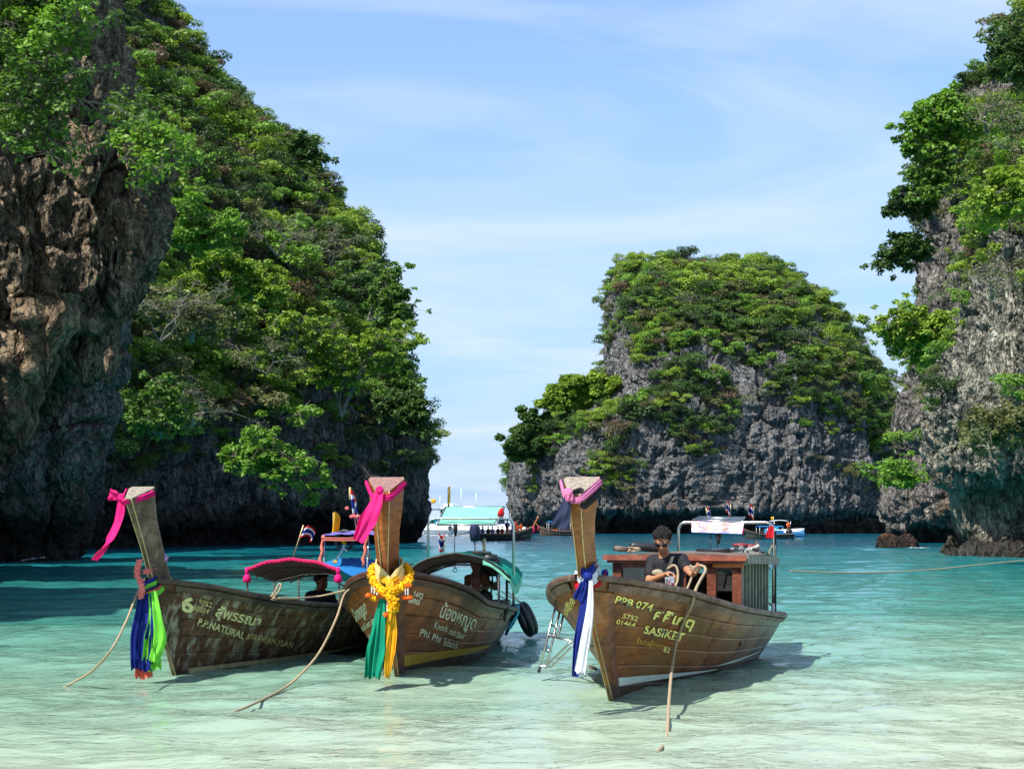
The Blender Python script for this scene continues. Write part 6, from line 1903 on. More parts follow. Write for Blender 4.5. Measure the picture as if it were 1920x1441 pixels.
# roof with a thick red-brown edge, drooping at the stern
rows_ = []
for i in range(13):
    t = i / 12; y = yc0 - .10 + (yc1 - yc0 + .22) * t
    zz = ztf + .055 - .06 * max(0, (t - .6) / .4) ** 2
    rows_.append([(xl - .08 + (xr - xl + .14) * j / 10, y, zz + .03 * math.sin(j / 10 * math.pi)) for j in range(11)])
MB(B3.M).slab(rows_, .05, True).build('cabin_roof', M_wood_grey, B3.root, smooth=False)
MB(B3.M).bar((xl - .10, yc0 - .115, ztf + .035), (xr + .07, yc0 - .115, ztf + .035), .03, .055).build('roof_edge', hull_mat('roof_edge_wood', (.30, .085, .045), (.14, .035, .02), (.42, .25, .2), .3, .35, zdark=-9), B3.root, smooth=False)
MB(B3.M).bar((xl - .06, yc0 - .09, ztf - .008), (xr + .04, yc0 - .09, ztf - .008), .03, .03).build('roof_edge', M_wood_red, B3.root, smooth=False)
MB(B3.M).box((xr - .13, yc0 - .03, ztf - .035), (.32, .02, .055)).build('bare_wood_patch', simple('raw_orange_wood', (.55, .19, .04), .5), B3.root, smooth=False)
M_eave = simple('weathered_eave', (.20, .19, .16), .8, var=.35, scale=9)
pts = [(xr + .055, yc0 - .08, ztf + .02), (xr + .07, yc0 + .6, ztf + .0), (xr + .075, yc0 + 1.3, ztf - .02), (xr + .07, yc1 + .12, ztf - .05)]
MB(B3.M).slab([[Vector(p) + Vector((0, 0, .05 - .03 * j)) for j in range(4)] for p in smooth_path(pts, 4)], .03).build('eave_board', M_eave, B3.root, smooth=False)
M_slat = simple('slat_grey_green', (.17, .19, .14), .7, var=.3, scale=9)
for k in range(9):
    y = yc0 + .10 + k * (yc1 - yc0 - .2) / 8
    MB(B3.M).box((xr - .01, y, (ztf + .46) / 2), (.03, .045 if k % 2 else .06, ztf - .46)).build('cabin_slat', M_slat, B3.root, smooth=False)
MB(B3.M).box((xr - .03, (yc0 + yc1) / 2 - .1, .47), (.03, yc1 - yc0 - .3, .08)).build('side_panel', M_slat, B3.root, smooth=False)
MB(B3.M).box((xr - .01, (yc0 + yc1) / 2, ztf - .02), (.035, yc1 - yc0, .05)).build('side_rail', M_slat, B3.root, smooth=False)
MB(B3.M).box((xl + .03, yc0 + .55, (ztf + .42) / 2), (.03, .9, ztf - .46)).build('side_panel', M_rail2, B3.root, smooth=False)
for k in range(2):
    MB(B3.M).box((0.1, yc0 + .5 + k * .7, .42), (1.1, .3, .03)).build('bench', M_wood_red, B3.root, smooth=False)
MB(B3.M).box((-.1, yc1 - .5, .62), (.10, .6, .08)).box((.15, yc1 - .4, .7), (.3, .05, .5)).build('seat_back', M_rail1, B3.root, smooth=False)
# steel arch over the stern with banner and solar panel
La, Ra = B3.at(1272, 990, 4.75), B3.at(1450, 990, 4.75)
ztop = B3.at(1360, 979, 4.75).z
arch_frame(B3, La.x, Ra.x, 4.75, .42, ztop, r=.018)
MB(B3.M).tube([(Ra.x + .025, 4.75, .5), (Ra.x + .025, 4.75, ztop - .1)], .012, 6).build('hose', M_black, B3.root)
MB(B3.M).tube([(Ra.x, 4.75, .40), (Ra.x, 4.75, .62)], .024, 8).build('white_sleeve', M_white, B3.root)
m_b, t = newmat('printed_banner')
tc = t.new('ShaderNodeTexCoord').outputs['Object']
bn = t.n.new('ShaderNodeTexNoise'); t.ln(t.mapping(tc, (6, 6, 14)), bn.inputs['Vector']); bn.inputs['Scale'].default_value = 1.5; bn.inputs['Detail'].default_value = 5; bn.inputs['Distortion'].default_value = 1.2
c = t.ramp(bn.outputs['Fac'], [(.34, (.10, .12, .48)), (.42, (.36, .30, .62)), (.48, (.62, .56, .66)), (.53, (.50, .10, .14)), (.58, (.22, .28, .15)), (.64, (.62, .32, .38))])
sp = t.new('ShaderNodeSeparateXYZ'); t.ln(tc, sp.inputs[0])
c = t.mix(t.ramp(sp.outputs['Z'], [(.02, 1.0), (.045, 0.0)]), c, (.22, .24, .60))
t.out(t.principled(c, .45, None, 0, .4))
pb = [B3.at(1297, 977, 4.72), B3.at(1396, 979, 4.72), B3.at(1393, 1001, 4.70), B3.at(1299, 998, 4.70)]
rows_ = [[pb[0].lerp(pb[1], i / 16).lerp(pb[3].lerp(pb[2], i / 16), j / 6) + Vector((0, -.012 * math.sin(i * .9) - .01 * j, 0)) for j in range(7)] for i in range(17)]
MB(B3.M).slab(rows_, .01).build('banner', m_b, None, 'printed white and purple banner hung on the steel arch of the right boat', 'banner')
mb = MB(B3.M)
sp_ = [B3.at(1312, 969, 5.5), B3.at(1396, 970, 5.5), B3.at(1388, 977, 4.72), B3.at(1300, 975, 4.72)]
M_solar = simple('solar_cells', (.03, .035, .06), .15, var=.2)
mb.slab([[sp_[0], sp_[3]], [sp_[1], sp_[2]]], .012).build('solar_panel', M_solar, B3.root, smooth=False)
for k in range(4): MB(B3.M).tube([sp_[k], sp_[(k + 1) % 4]], .014, 6).build('panel_frame', M_steel, B3.root)
MB(B3.M).tube([sp_[0].lerp(sp_[3], .5) + Vector((0, 0, .012)), sp_[1].lerp(sp_[2], .5) + Vector((0, 0, .012))], .010, 6).build('panel_frame', M_steel, B3.root)
for k, (px, py0, py1, w) in enumerate(((1326, 972, 951, .07), (1369, 972, 944, -.07), (1412, 982, 950, -.08))):
    flag(B3, B3.at(px, py0, 5.2), B3.at(px + (-2 if k == 0 else 1), py1, 5.2), w, .14, 'flag_on_staff', ['leftmost small flag above the solar panel of the right boat', 'middle flag on a striped staff above the solar panel', 'rightmost small flag at the end of the solar panel'][k], seed=7 + k, furl=1.0)
for px in (1332, 1346):
    MB(B3.M).tube([B3.at(px, 1001, 4.7), B3.at(px, 1052, 4.7)], .007, 5).build('cable', M_black, B3.root)
MB(B3.M).ball(B3.at(1347, 1010, 4.68), (.03, .03, .06)).ball(B3.at(1348, 1004, 4.68), (.04, .03, .04)).build('cable_bundle', M_iron, B3.root)
MB(B3.M).slab(ribbon(B3, [B3.at(1447, 986, 4.7), B3.at(1444, 998, 4.69), B3.at(1443, 1008, 4.68)], [.04, .09, .09], 2, .014, seed=3), .003).build('red_cloth', C_red, None, 'red cloth tied to the right corner of the right boat\'s steel arch', 'cloth')
# things on the cabin roof
zr = ztf + .09
fd = MB(B3.M); c = B3.at(1205, 1036, 2.8); fd.capsule((c.x - .10, 2.8, zr + .055), (c.x + .16, 2.9, zr + .035), .05, .05, 12); fd.build('boat_fender', M_black, None, 'black rubber fender lying on the cabin roof left of the standing man', 'fender')
c = B3.at(1163, 1044, 2.6)
MB(B3.M).bar((c.x - .05, 2.55, zr + .035), (c.x + .10, 2.65, zr + .02), .07, .06).build('wood_block', M_wood_grey, None, 'sawn wood block on the left corner of the cabin roof', 'wood block')
mb = MB(B3.M); rng = random.Random(5)
c = B3.at(1182, 1045, 2.6)
mb.tube(smooth_path([(c.x + rng.uniform(-.10, .10), 2.6 + rng.uniform(-.06, .06), zr + rng.uniform(.0, .045)) for _ in range(14)], 5), .008, 6); mb.build('rope_coil', M_rope, None, 'tangled rope on the cabin roof beside the wood block', 'rope')
MB(B3.M).slab([[(B3.at(1305, 1045, 3.2).x + i * .045, 3.2 + j * .12, zr + .02 + .01 * math.sin(i + j)) for j in range(5)] for i in range(9)], .03).build('black_mat', M_black, None, 'black rubber mat on the cabin roof behind the man', 'mat')
e0 = B3.at(1402, 1043, 4.5)
eng = thing('boat_engine', B3.M @ e0, 'dismantled looking grey engine with red parts on the stern of the right boat', 'engine')
M_alu = simple('dull_aluminium', (.33, .32, .30), .5, .5, var=.4)
mb = MB(B3.M); mb.box(e0, (.32, .4, .12)).ball(e0 + Vector((-.16, -.1, .03)), (.07, .07, .08)).ball(e0 + Vector((.05, -.1, .07)), (.07, .1, .05)).tube([e0 + Vector((-.05, -.1, .0)), e0 + Vector((-.06, -.1, .13))], .03, 8)
mb.tube([e0 + Vector((.0, -.15, .05)), e0 + Vector((.16, -.15, .13))], .028, 8).build('engine_block', M_alu, eng, smooth=False)
mb = MB(B3.M); mb.ball(e0 + Vector((-.08, -.05, .135)), (.10, .07, .025)).ball(e0 + Vector((.04, 0, .12)), (.08, .08, .03)); mb.build('air_filter', simple('dull_red', (.20, .02, .02), .5), eng)
mb = MB(B3.M)
for k in range(6): mb.tube(smooth_path([e0 + Vector((-.15 + .07 * k, -.14, .05)), e0 + Vector((-.10 + .07 * k, -.2, .10 - .02 * (k % 3))), e0 + Vector((-.05 + .07 * k, -.16, -.06))], 4), .010, 5)
mb.build('hoses', M_black, eng)
MB(B3.M).tube([B3.at(1419, 1040, 4.5), B3.at(1419, 1014, 4.5)], .016, 8).build('tiller_handle', simple('dark_red_wood', (.10, .03, .02), .5), eng)
MB(B3.M).box(B3.at(1430, 1062, 4.7), (.26, .3, .05)).build('stern_shelf', simple('blue_grey_paint', (.10, .19, .26), .6), B3.root, smooth=False)
for (p, q) in (((1392, 1052), (1412, 1066)), ((1412, 1055), (1436, 1072)), ((1400, 1060), (1425, 1056))):
    MB(B3.M).tube([B3.at(*p, 4.2), B3.at(*q, 4.6)], .008, 5).build('lashing', M_rope, B3.root)
# stern deck and rope coil
MB(B3.M).slab([[(-.55 + 1.1 * i / 6, 4.4 + .14 * j, .40) for j in range(6)] for i in range(7)], .03, True).build('stern_deck', M_wood_grey, B3.root, smooth=False)
MB(B3.M).tube([B3.at(1424, 1122, 4.6), B3.at(1437, 1126, 4.7), B3.at(1447, 1135, 4.8)], .010, 6).build('stern_handrail', M_iron, B3.root)
# boarding ladder on the far side
lad = thing('boarding_ladder', B3.M @ B3.at(1040, 1180, .9), 'stainless boarding ladder hung over the left side of the right boat', 'ladder')
for (p, q) in (((1043, 1130), (1012, 1250)), ((1052, 1136), (1025, 1246)), ((1060, 1138), (1047, 1190))):
    MB(B3.M).tube([B3.at(*p, .95), B3.at(*q, .75)], .011, 8).build('ladder_rail', M_steel, lad)
MB(B3.M).tube([B3.at(1012, 1250, .75), B3.at(1010, 1260, .74)], .016, 8).build('rubber_foot', M_black, lad)
for (p, q) in (((1033, 1171), (1052, 1178)), ((1021, 1216), (1031, 1219)), ((1028, 1189), (1052, 1198))):
    MB(B3.M).tube([B3.at(*p, .86), B3.at(*q, .82)], .010, 8).build('ladder_rung', M_steel, lad)
MB(B3.M).tube([B3.at(1027, 1189, .86), B3.at(1076, 1203, .60)], .011, 8).build('ladder_brace', M_steel, lad)
MB(B3.M).tube(smooth_path([B3.at(1012, 1248, .75), B3.at(1023, 1248, .75), B3.at(1030, 1243, .74), B3.at(1070, 1203, .60)], 6), .011, 8).build('ladder_brace', M_steel, lad)
MB(B3.M).tube(smooth_path([B3.at(1023, 1253, .78), B3.at(1026, 1249, .77), B3.at(1034, 1250, .76), B3.at(1041, 1243, .74), B3.at(1075, 1209, .60)], 6), .011, 8).build('ladder_brace', M_steel, lad)
MB(B3.M).slab([[B3.at(1104, 1246, .45), B3.at(1110, 1249, .45)], [B3.at(1118, 1250, .42), B3.at(1122, 1253, .42)]], .03).build('bilge_step', M_wood_grey, B3.root, smooth=False)

# ---------- ropes
def rope(name, pts, r, label, group='mooring ropes'):
    return rope_mesh(pts, r).build(name, M_rope, None, label, 'rope', group)
W1 = B1.M
rope('mooring_rope', [W1 @ B1.at(262, 1104, -.55), W1 @ B1.at(252, 1125, -.75), W1 @ B1.at(236, 1165, -1.0), P(210, 1215, 14.4), P(175, 1255, 14.8), wat(135, 1280) + Vector((0, 0, .0)), P(100, 1291, 14.9) - Vector((0, 0, .03))], .011, 'mooring rope running from the left boat\'s prow down to the left into the water')
W2 = B2.M
rope('mooring_rope', [W2 @ B2.at(662, 1100, .3), W2 @ B2.at(651, 1108, .2), W2 @ B2.at(643, 1120, .0), P(630, 1160, 15.0), P(600, 1220, 14.9), P(565, 1262, 14.8), wat(528, 1292), P(470, 1318, 13.2) - Vector((0, 0, .015)), P(432, 1332, 12.8) - Vector((0, 0, .02)), P(418, 1345, 12.4) - Vector((0, 0, .03))], .011, 'mooring rope from the middle boat\'s left gunwale curving down into the shallows')
rope('mooring_rope', [W1 @ B1.at(522, 1121, 1.0), W1 @ B1.at(560, 1121, 1.4), W1 @ B1.at(600, 1117, 2.0), W2 @ B2.at(640, 1108, .6), W2 @ B2.at(655, 1102, .5)], .011, 'rope stretched between the left boat and the middle boat')
mb = rope_mesh([W1 @ B1.at(495, 1122, .92), W1 @ B1.at(505, 1119, .92), W1 @ B1.at(513, 1112, .92), W1 @ B1.at(521, 1098, .95), W1 @ B1.at(525, 1093, .95), W1 @ B1.at(527, 1098, .95), W1 @ B1.at(521, 1110, .93), W1 @ B1.at(512, 1119, .92), W1 @ B1.at(519, 1122, .92), W1 @ B1.at(509, 1124, .92), W1 @ B1.at(516, 1119, .9)], .010)
mb.build('rope_knot', M_rope, None, 'rope knot with an upright loop on the left boat\'s gunwale', 'rope')
W3 = B3.M
rope('mooring_rope', [W3 @ B3.at(1300, 1072, 1.36), W3 @ B3.at(1305, 1062, 1.34), W3 @ B3.at(1317, 1060, 1.30), W3 @ B3.at(1323, 1068, 1.25), W3 @ B3.at(1313, 1087, .95), W3 @ B3.at(1304, 1106, .42), B3.on(1297, 1134, .10), B3.on(1284, 1160, .05), B3.on(1271, 1195, .06), B3.on(1263, 1230, .35), P(1258, 1270, 13.4), P(1254, 1320, 12.5), wat(1250, 1383), P(1236, 1400, 10.6) - Vector((0, 0, .02)), P(1212, 1418, 10.3) - Vector((0, 0, .02)), P(1196, 1434, 10.0) - Vector((0, 0, .0))], .013, 'rope the standing man holds, hanging over the right boat\'s side into the water')
rope('held_rope', [W3 @ B3.at(1252, 1066, 1.40), W3 @ B3.at(1263, 1059, 1.38), W3 @ B3.at(1270, 1066, 1.38), W3 @ B3.at(1271, 1085, 1.35), W3 @ B3.at(1266, 1098, 1.3), W3 @ B3.at(1258, 1107, 1.25), W3 @ B3.at(1254, 1120, 1.3)], .012, 'short bight of rope drooping from the standing man\'s left-of-picture hand', 'rope in the standing man\'s hands')
rope('held_rope', [W3 @ B3.at(1299, 1076, 1.38), W3 @ B3.at(1294, 1090, 1.35), W3 @ B3.at(1288, 1105, 1.3), W3 @ B3.at(1284, 1118, 1.3)], .011, 'frayed rope end hanging below the standing man\'s right-of-picture hand', 'rope in the standing man\'s hands')
mb = MB(W3); rng = random.Random(8)
for k in range(7): mb.ball(B3.at(1300 + rng.uniform(-6, 8), 1062 + rng.uniform(-3, 5), 1.36), (.02, .018, .016), 6, 4)
mb.build('rope_knot', M_rope, None, 'thick knot of rope in the standing man\'s right-of-picture hand', 'rope')
mb = MB()
for k in range(6): mb.ball(P(1195 + rng.uniform(-5, 5), 1433 + rng.uniform(-2, 3), 10.0), (.02, .018, .014), 6, 4)
mb.build('rope_knot', M_rope, None, 'rope knot lying in the shallows at the bottom edge of the picture', 'rope')
rope('shore_rope', [P(1482, 1070, 40), P(1560, 1073, 42), P(1640, 1073, 45), P(1740, 1068, 49), P(1840, 1058, 53), P(1990, 1043, 60)], .020, 'long pale rope stretched low over the water towards the right cliff')
rope('stern_rope', [W3 @ B3.at(1448, 1022, 4.7), W3 @ B3.at(1441, 1040, 4.72), W3 @ B3.at(1434, 1080, 4.7), W3 @ B3.at(1426, 1108, 4.6), W3 @ B3.at(1424, 1118, 4.6)], .009, 'knotted rope from the steel arch down to the right boat\'s stern')
# ---------------------------------------------------------------- people
def hand(mb, wrist, direction, palm_n, s=1.0, curl=1.1, side=1):
    """palm and five fingers, curled"""
    d = Vector(direction).normalized(); n = Vector(palm_n); n = (n - d * n.dot(d)).normalized(); a = d.cross(n) * side
    w = Vector(wrist)
    mb.capsule(w, w + d * .035 * s, .026 * s, .028 * s, 8)
    for k in range(4): mb.capsule(w + d * .02 * s + a * (k - 1.5) * .014 * s, w + d * .078 * s + a * (k - 1.5) * .019 * s, .016 * s, .0125 * s, 7)
    for k, L in enumerate((.040, .045, .042, .033)):
        p = w + d * .082 * s + a * (k - 1.5) * .020 * s
        ang = 0
        for seg in range(3):
            ang += curl * (.45 if seg == 0 else .5)
            dd = d * math.cos(ang) + n * math.sin(ang)
            q = p + dd * L * s * (1 - .22 * seg)
            mb.capsule(p, q, .0095 * s, .0082 * s, 7); p = q
    p = w + d * .03 * s - a * .028 * s
    q = p + (d * .6 - a * .45 + n * .5).normalized() * .035 * s
    mb.capsule(p, q, .013 * s, .011 * s, 7); mb.capsule(q, q + (d * .8 + n * .6 + a * .15).normalized() * .03 * s, .011 * s, .009 * s, 7)

def head(mb, c, fwd, s=1.0, tilt=0.0, skin_parts=True):
    """c centre, fwd facing direction (unit, horizontal), tilt nod in radians"""
    f = Vector(fwd).normalized(); side = f.cross(Vector((0, 0, 1))).normalized()
    ff = f * math.cos(tilt) - Vector((0, 0, 1)) * math.sin(tilt); uu = side.cross(ff).normalized()
    if uu.z < 0: uu = -uu
    R = Matrix((side, ff, uu)).transposed()
    c = Vector(c)
    g = lambda x, y, z: c + R @ Vector((x * s, y * s, z * s))
    mb.ball(g(0, -.012, .03), (.076 * s, .093 * s, .088 * s), 16, 10, R)
    mb.ball(g(0, .018, -.035), (.058 * s, .062 * s, .075 * s), 14, 9, R)
    mb.ball(g(0, .048, -.088), (.027 * s, .022 * s, .020 * s), 10, 6, R)
    for sx in (-1, 1):
        mb.ball(g(sx * .034, .052, -.030), (.024 * s, .020 * s, .022 * s), 8, 6, R)
        mb.ball(g(sx * .072, -.01, -.01), (.014 * s, .022 * s, .034 * s), 8, 6, R)
        mb.ball(g(sx * .030, .072, .022), (.022 * s, .014 * s, .010 * s), 8, 6, R)
    mb.capsule(g(0, .080, .012), g(0, .100, -.022), .009 * s, .014 * s, 8)
    mb.ball(g(0, .088, -.055), (.024 * s, .012 * s, .008 * s), 8, 6, R); mb.ball(g(0, .084, -.067), (.020 * s, .012 * s, .008 * s), 8, 6, R)
    return g, R

def hair_curls(name, g, R, s, parent, B, n=260, seed=1, size=.016, cover=-.2, mat=None):
    rng = random.Random(seed); mb = MB(B.M)
    for _ in range(n):
        d = Vector((rng.gauss(0, 1), rng.gauss(0, 1), rng.gauss(.5, 1))).normalized()
        if d.z < cover or (d.y > .35 and d.z < .42): continue
        r = .092 + rng.uniform(-.012, .020) * (1 if d.z > .1 else .3)
        mb.ball(g(d.x * r * .88, -.012 + d.y * r, .035 + d.z * r), size * rng.uniform(.7, 1.3) * s, 6, 4)
    mb.ball(g(0, -.02, .045), (.082 * s, .094 * s, .088 * s), 14, 9, R)
    return mb.build('hair', mat or M_hair, parent)

# standing man in the right boat
B = B3
J = lambda x, y, yl: B.at(x, y, yl)
hc, nk = J(1242, 1014, 1.60), J(1246, 1041, 1.72)
shL, shR = J(1223, 1052, 1.72), J(1279, 1049, 1.74)
elL, elR = J(1217, 1088, 1.58), J(1289, 1068, 1.55)
wrL, wrR = J(1246, 1077, 1.42), J(1297, 1077, 1.38)
ch, wa, hp = J(1250, 1062, 1.76), J(1250, 1100, 1.82), J(1250, 1120, 1.84)
man = thing('person', B.M @ Vector((hp.x, hp.y, .12)), 'man with curly hair, sunglasses and dark t-shirt standing in the right boat holding rope', 'person')
mb = MB(B.M)
fwd = Vector((0.10, -1, 0))
g, R = head(mb, hc, fwd, 1.0, .50)
mb.capsule(nk + Vector((0, .01, -.04)), hc + Vector((0, .03, -.04)), .056, .050)
mb.capsule(shL, shR, .055, .055); mb.capsule(nk + Vector((0, 0, -.05)), ch, .08, .13); mb.capsule(ch, wa, .135, .118); mb.capsule(wa, hp, .118, .13)
mb.capsule(ch + Vector((-.06, 0, 0)), wa + Vector((-.05, 0, 0)), .10, .09); mb.capsule(ch + Vector((.06, 0, 0)), wa + Vector((.05, 0, 0)), .10, .09)
mb.capsule(shL, elL, .050, .038); mb.capsule(elL, wrL, .040, .026)
mb.capsule(shR, elR, .050, .038); mb.capsule(elR, wrR, .040, .026)
hand(mb, wrL, Vector((.9, -.25, .15)), Vector((0, -.4, -1)), 1.0, 1.2, 1)
hand(mb, wrR, Vector((.55, -.3, .25)), Vector((-.3, -.2, 1)), 1.0, 1.2, -1)
for sx in (-1, 1):
    mb.capsule(hp + Vector((sx * .07, 0, -.02)), Vector((hp.x + sx * .09, hp.y, .34)), .085, .055)
    mb.capsule(Vector((hp.x + sx * .09, hp.y, .34)), Vector((hp.x + sx * .09, hp.y + .02, .16)), .055, .04); mb.capsule(Vector((hp.x + sx * .09, hp.y + .03, .15)), Vector((hp.x + sx * .10, hp.y - .12, .135)), .035, .03)
remeshed(mb, .0065, 'body', M_skin, man, 3)
sh = MB(B.M)
sh.capsule(shL + Vector((.0, 0, .004)), shR + Vector((0, 0, .004)), .066, .066); sh.capsule(nk + Vector((0, 0, -.065)), ch, .085, .148); sh.capsule(ch, wa + Vector((0, 0, -.06)), .150, .142)
sh.capsule(ch + Vector((-.06, 0, 0)), wa + Vector((-.06, 0, -.06)), .118, .115); sh.capsule(ch + Vector((.06, 0, 0)), wa + Vector((.06, 0, -.06)), .118, .115)
sh.capsule(shL, shL.lerp(elL, .62), .066, .066); sh.capsule(shR, shR.lerp(elR, .72), .066, .062)
remeshed(sh, .008, 't_shirt', C_shirt, man, 3)
hair_curls('hair', g, R, 1.0, man, B, 1100, 5, .0095)
gl = MB(B.M)
for sx in (-1, 1):
    gl.ball(g(sx * .033, .094, .006), (.030, .008, .020), 12, 8, R)
gl.tube([g(-.07, .0, .014), g(-.062, .075, .014), g(0, .104, .016), g(.062, .075, .014), g(.07, .0, .014)], .0045, 6)
gl.build('sunglasses', M_glasses, man)
st = MB(B.M)
path = smooth_path([J(1262, 1042, 1.60), J(1256, 1058, 1.585), J(1246, 1074, 1.60), J(1234, 1082, 1.64)], 6)
st.slab([[p + Vector((x, -.008, 0)) for x in (-.016, 0, .016)] for p in path], .004).build('bag_strap', simple('strap_olive', (.06, .065, .05), .8), man)
pr = MB(B.M)
rows_ = [[J(1247 + 3.5 * i, 1070 + 5 * j, 1.63 - .012 * math.cos((i - 1.5) * .6)) for j in range(6)] for i in range(6)]
m_p, t = newmat('shirt_print'); n_ = t.noise(t.mapping(t.new('ShaderNodeTexCoord').outputs['Object'], (20, 20, 12)), 1.3, 4, .6, .8)
t.out(t.principled(t.ramp(n_, [(.42, (.02, .02, .025)), (.47, (.55, .6, .7)), (.55, (.03, .03, .03)), (.6, (.55, .03, .08)), (.68, (.03, .02, .03))]), .7, None, 0, .2))
pr.slab(rows_, .003).build('shirt_print', m_p, man)
bg = MB(B.M); bg.ball(J(1233, 1073, 1.50), (.06, .03, .035), 12, 8); bg.build('waist_bag', simple('khaki', (.32, .28, .18), .8), None, 'small khaki bag held under the arm of the standing man', 'bag')

# seated bare-chested man in the middle boat
B = B2
hc, nk = J(893, 1056, 4.25), J(893, 1073, 4.32)
shL, shR = J(878, 1084, 4.32), J(911, 1083, 4.32)
elL, elR = J(875, 1098, 4.18), J(916, 1098, 4.18)
wrL, wrR = J(884, 1101, 3.98), J(903, 1101, 3.98)
ch, hp = J(894, 1090, 4.34), J(895, 1116, 4.38)
man = thing('person', B.M @ Vector((hp.x, hp.y, .12)), 'bare-chested man sitting under the green canopy of the middle boat, hands together', 'person')
mb = MB(B.M)
g, R = head(mb, hc, (-.1, -1, 0), 1.0, .35)
mb.capsule(nk + Vector((0, 0, -.04)), hc + Vector((0, .03, -.04)), .055, .05)
mb.capsule(shL, shR, .055, .055); mb.capsule(ch, hp, .13, .125); mb.capsule(ch + Vector((-.05, 0, 0)), hp + Vector((-.04, 0, 0)), .10, .10); mb.capsule(ch + Vector((.05, 0, 0)), hp + Vector((.04, 0, 0)), .10, .10)
mb.capsule(nk + Vector((0, 0, -.03)), ch, .07, .12)
mb.capsule(shL, elL, .05, .038); mb.capsule(elL, wrL, .038, .026); mb.capsule(shR, elR, .05, .038); mb.capsule(elR, wrR, .038, .026)
hand(mb, wrL, Vector((.8, -.5, 0)), Vector((0, -.3, -1)), 1.0, 1.1, 1); hand(mb, wrR, Vector((-.8, -.5, 0)), Vector((0, -.3, -1)), 1.0, 1.1, -1)
for sx in (-1, 1):
    kn_ = Vector((hp.x + sx * .16, hp.y - .42, hp.z + .0)); mb.capsule(hp + Vector((sx * .07, 0, -.02)), kn_, .085, .06); mb.capsule(kn_, Vector((kn_.x, kn_.y + .02, .18)), .055, .04)
    mb.capsule(Vector((kn_.x, kn_.y + .04, .16)), Vector((kn_.x, kn_.y - .12, .145)), .035, .03)
remeshed(mb, .008, 'body', M_skin_d, man, 3)
sh = MB(B.M)
for sx in (-1, 1):
    kn_ = Vector((hp.x + sx * .16, hp.y - .42, hp.z + .0)); sh.capsule(hp + Vector((sx * .07, 0, -.02)), kn_, .10, .082)
sh.capsule(hp + Vector((0, 0, -.02)), hp + Vector((0, 0, .06)), .14, .135)
remeshed(sh, .012, 'shorts', C_black, man, 3)
hair_curls('hair', g, R, 1.0, man, B, 200, 9, .015)
mb = MB(B.M)
for w_ in (wrR, wrL):
    ring_tube(mb, w_ + Vector((0, -.005, .0)), .031, .007, (.8, -.4, 0), 14, 6)
mb.build('bracelet', M_whitefl, man)
MB(B.M).box((hp.x, hp.y + .05, (hp.z - .13) * .5 + .06), (.5, .3, max(.1, hp.z - .13 - .12))).build('engine_box', M_wood_grey, B2.root, smooth=False)

# dark figure under the left boat's canopy, looking right
B = B1
hc, nk = J(603, 1090, 4.3), J(600, 1106, 4.35)
shL, shR = J(582, 1117, 4.35), J(619, 1117, 4.35)
elL, elR = J(577, 1140, 4.3), J(627, 1138, 4.25)
ch, hp = J(600, 1128, 4.4), J(600, 1152, 4.45)
man = thing('person', B.M @ Vector((hp.x, hp.y, .12)), 'person in black sitting under the blue canopy of the left boat, face turned right', 'person')
mb = MB(B.M)
g, R = head(mb, hc, (.95, -.4, 0), 1.0, .05)
mb.capsule(nk + Vector((0, 0, -.03)), hc + Vector((-.02, .01, -.04)), .058, .052)
mb.capsule(shL, shR, .06, .06); mb.capsule(ch, hp, .16, .15); mb.capsule(shL, elL, .055, .045); mb.capsule(shR, elR, .055, .045)
wr = elR + Vector((.06, -.22, .02)); mb.capsule(elR, wr, .042, .028); hand(mb, wr, Vector((.2, -1, 0)), Vector((0, 0, -1)), 1, .6, 1)
wl2 = elL + Vector((.08, -.22, .02)); mb.capsule(elL, wl2, .042, .028); hand(mb, wl2, Vector((.2, -1, 0)), Vector((0, 0, -1)), 1, .6, -1)
for sx in (-1, 1):
    kn_ = Vector((hp.x + sx * .14, hp.y - .40, hp.z - .02)); mb.capsule(hp + Vector((sx * .07, 0, -.02)), kn_, .09, .065); mb.capsule(kn_, Vector((kn_.x, kn_.y, .2)), .055, .04)
    mb.capsule(Vector((kn_.x, kn_.y + .03, .16)), Vector((kn_.x, kn_.y - .12, .145)), .035, .03)
remeshed(mb, .009, 'body', M_skin_d, man, 3)
sh = MB(B.M); sh.capsule(shL, shR, .075, .075); sh.capsule(nk + Vector((0, 0, -.06)), ch, .09, .16); sh.capsule(ch, hp, .175, .17); sh.capsule(shL, elL, .07, .06); sh.capsule(shR, elR, .07, .06)
for sx in (-1, 1):
    kn_ = Vector((hp.x + sx * .14, hp.y - .40, hp.z - .02)); sh.capsule(hp + Vector((sx * .07, 0, -.02)), kn_, .10, .08)
remeshed(sh, .011, 'black_clothes', C_black, man, 3)
hair_curls('hair', g, R, 1.0, man, B, 160, 4, .013)
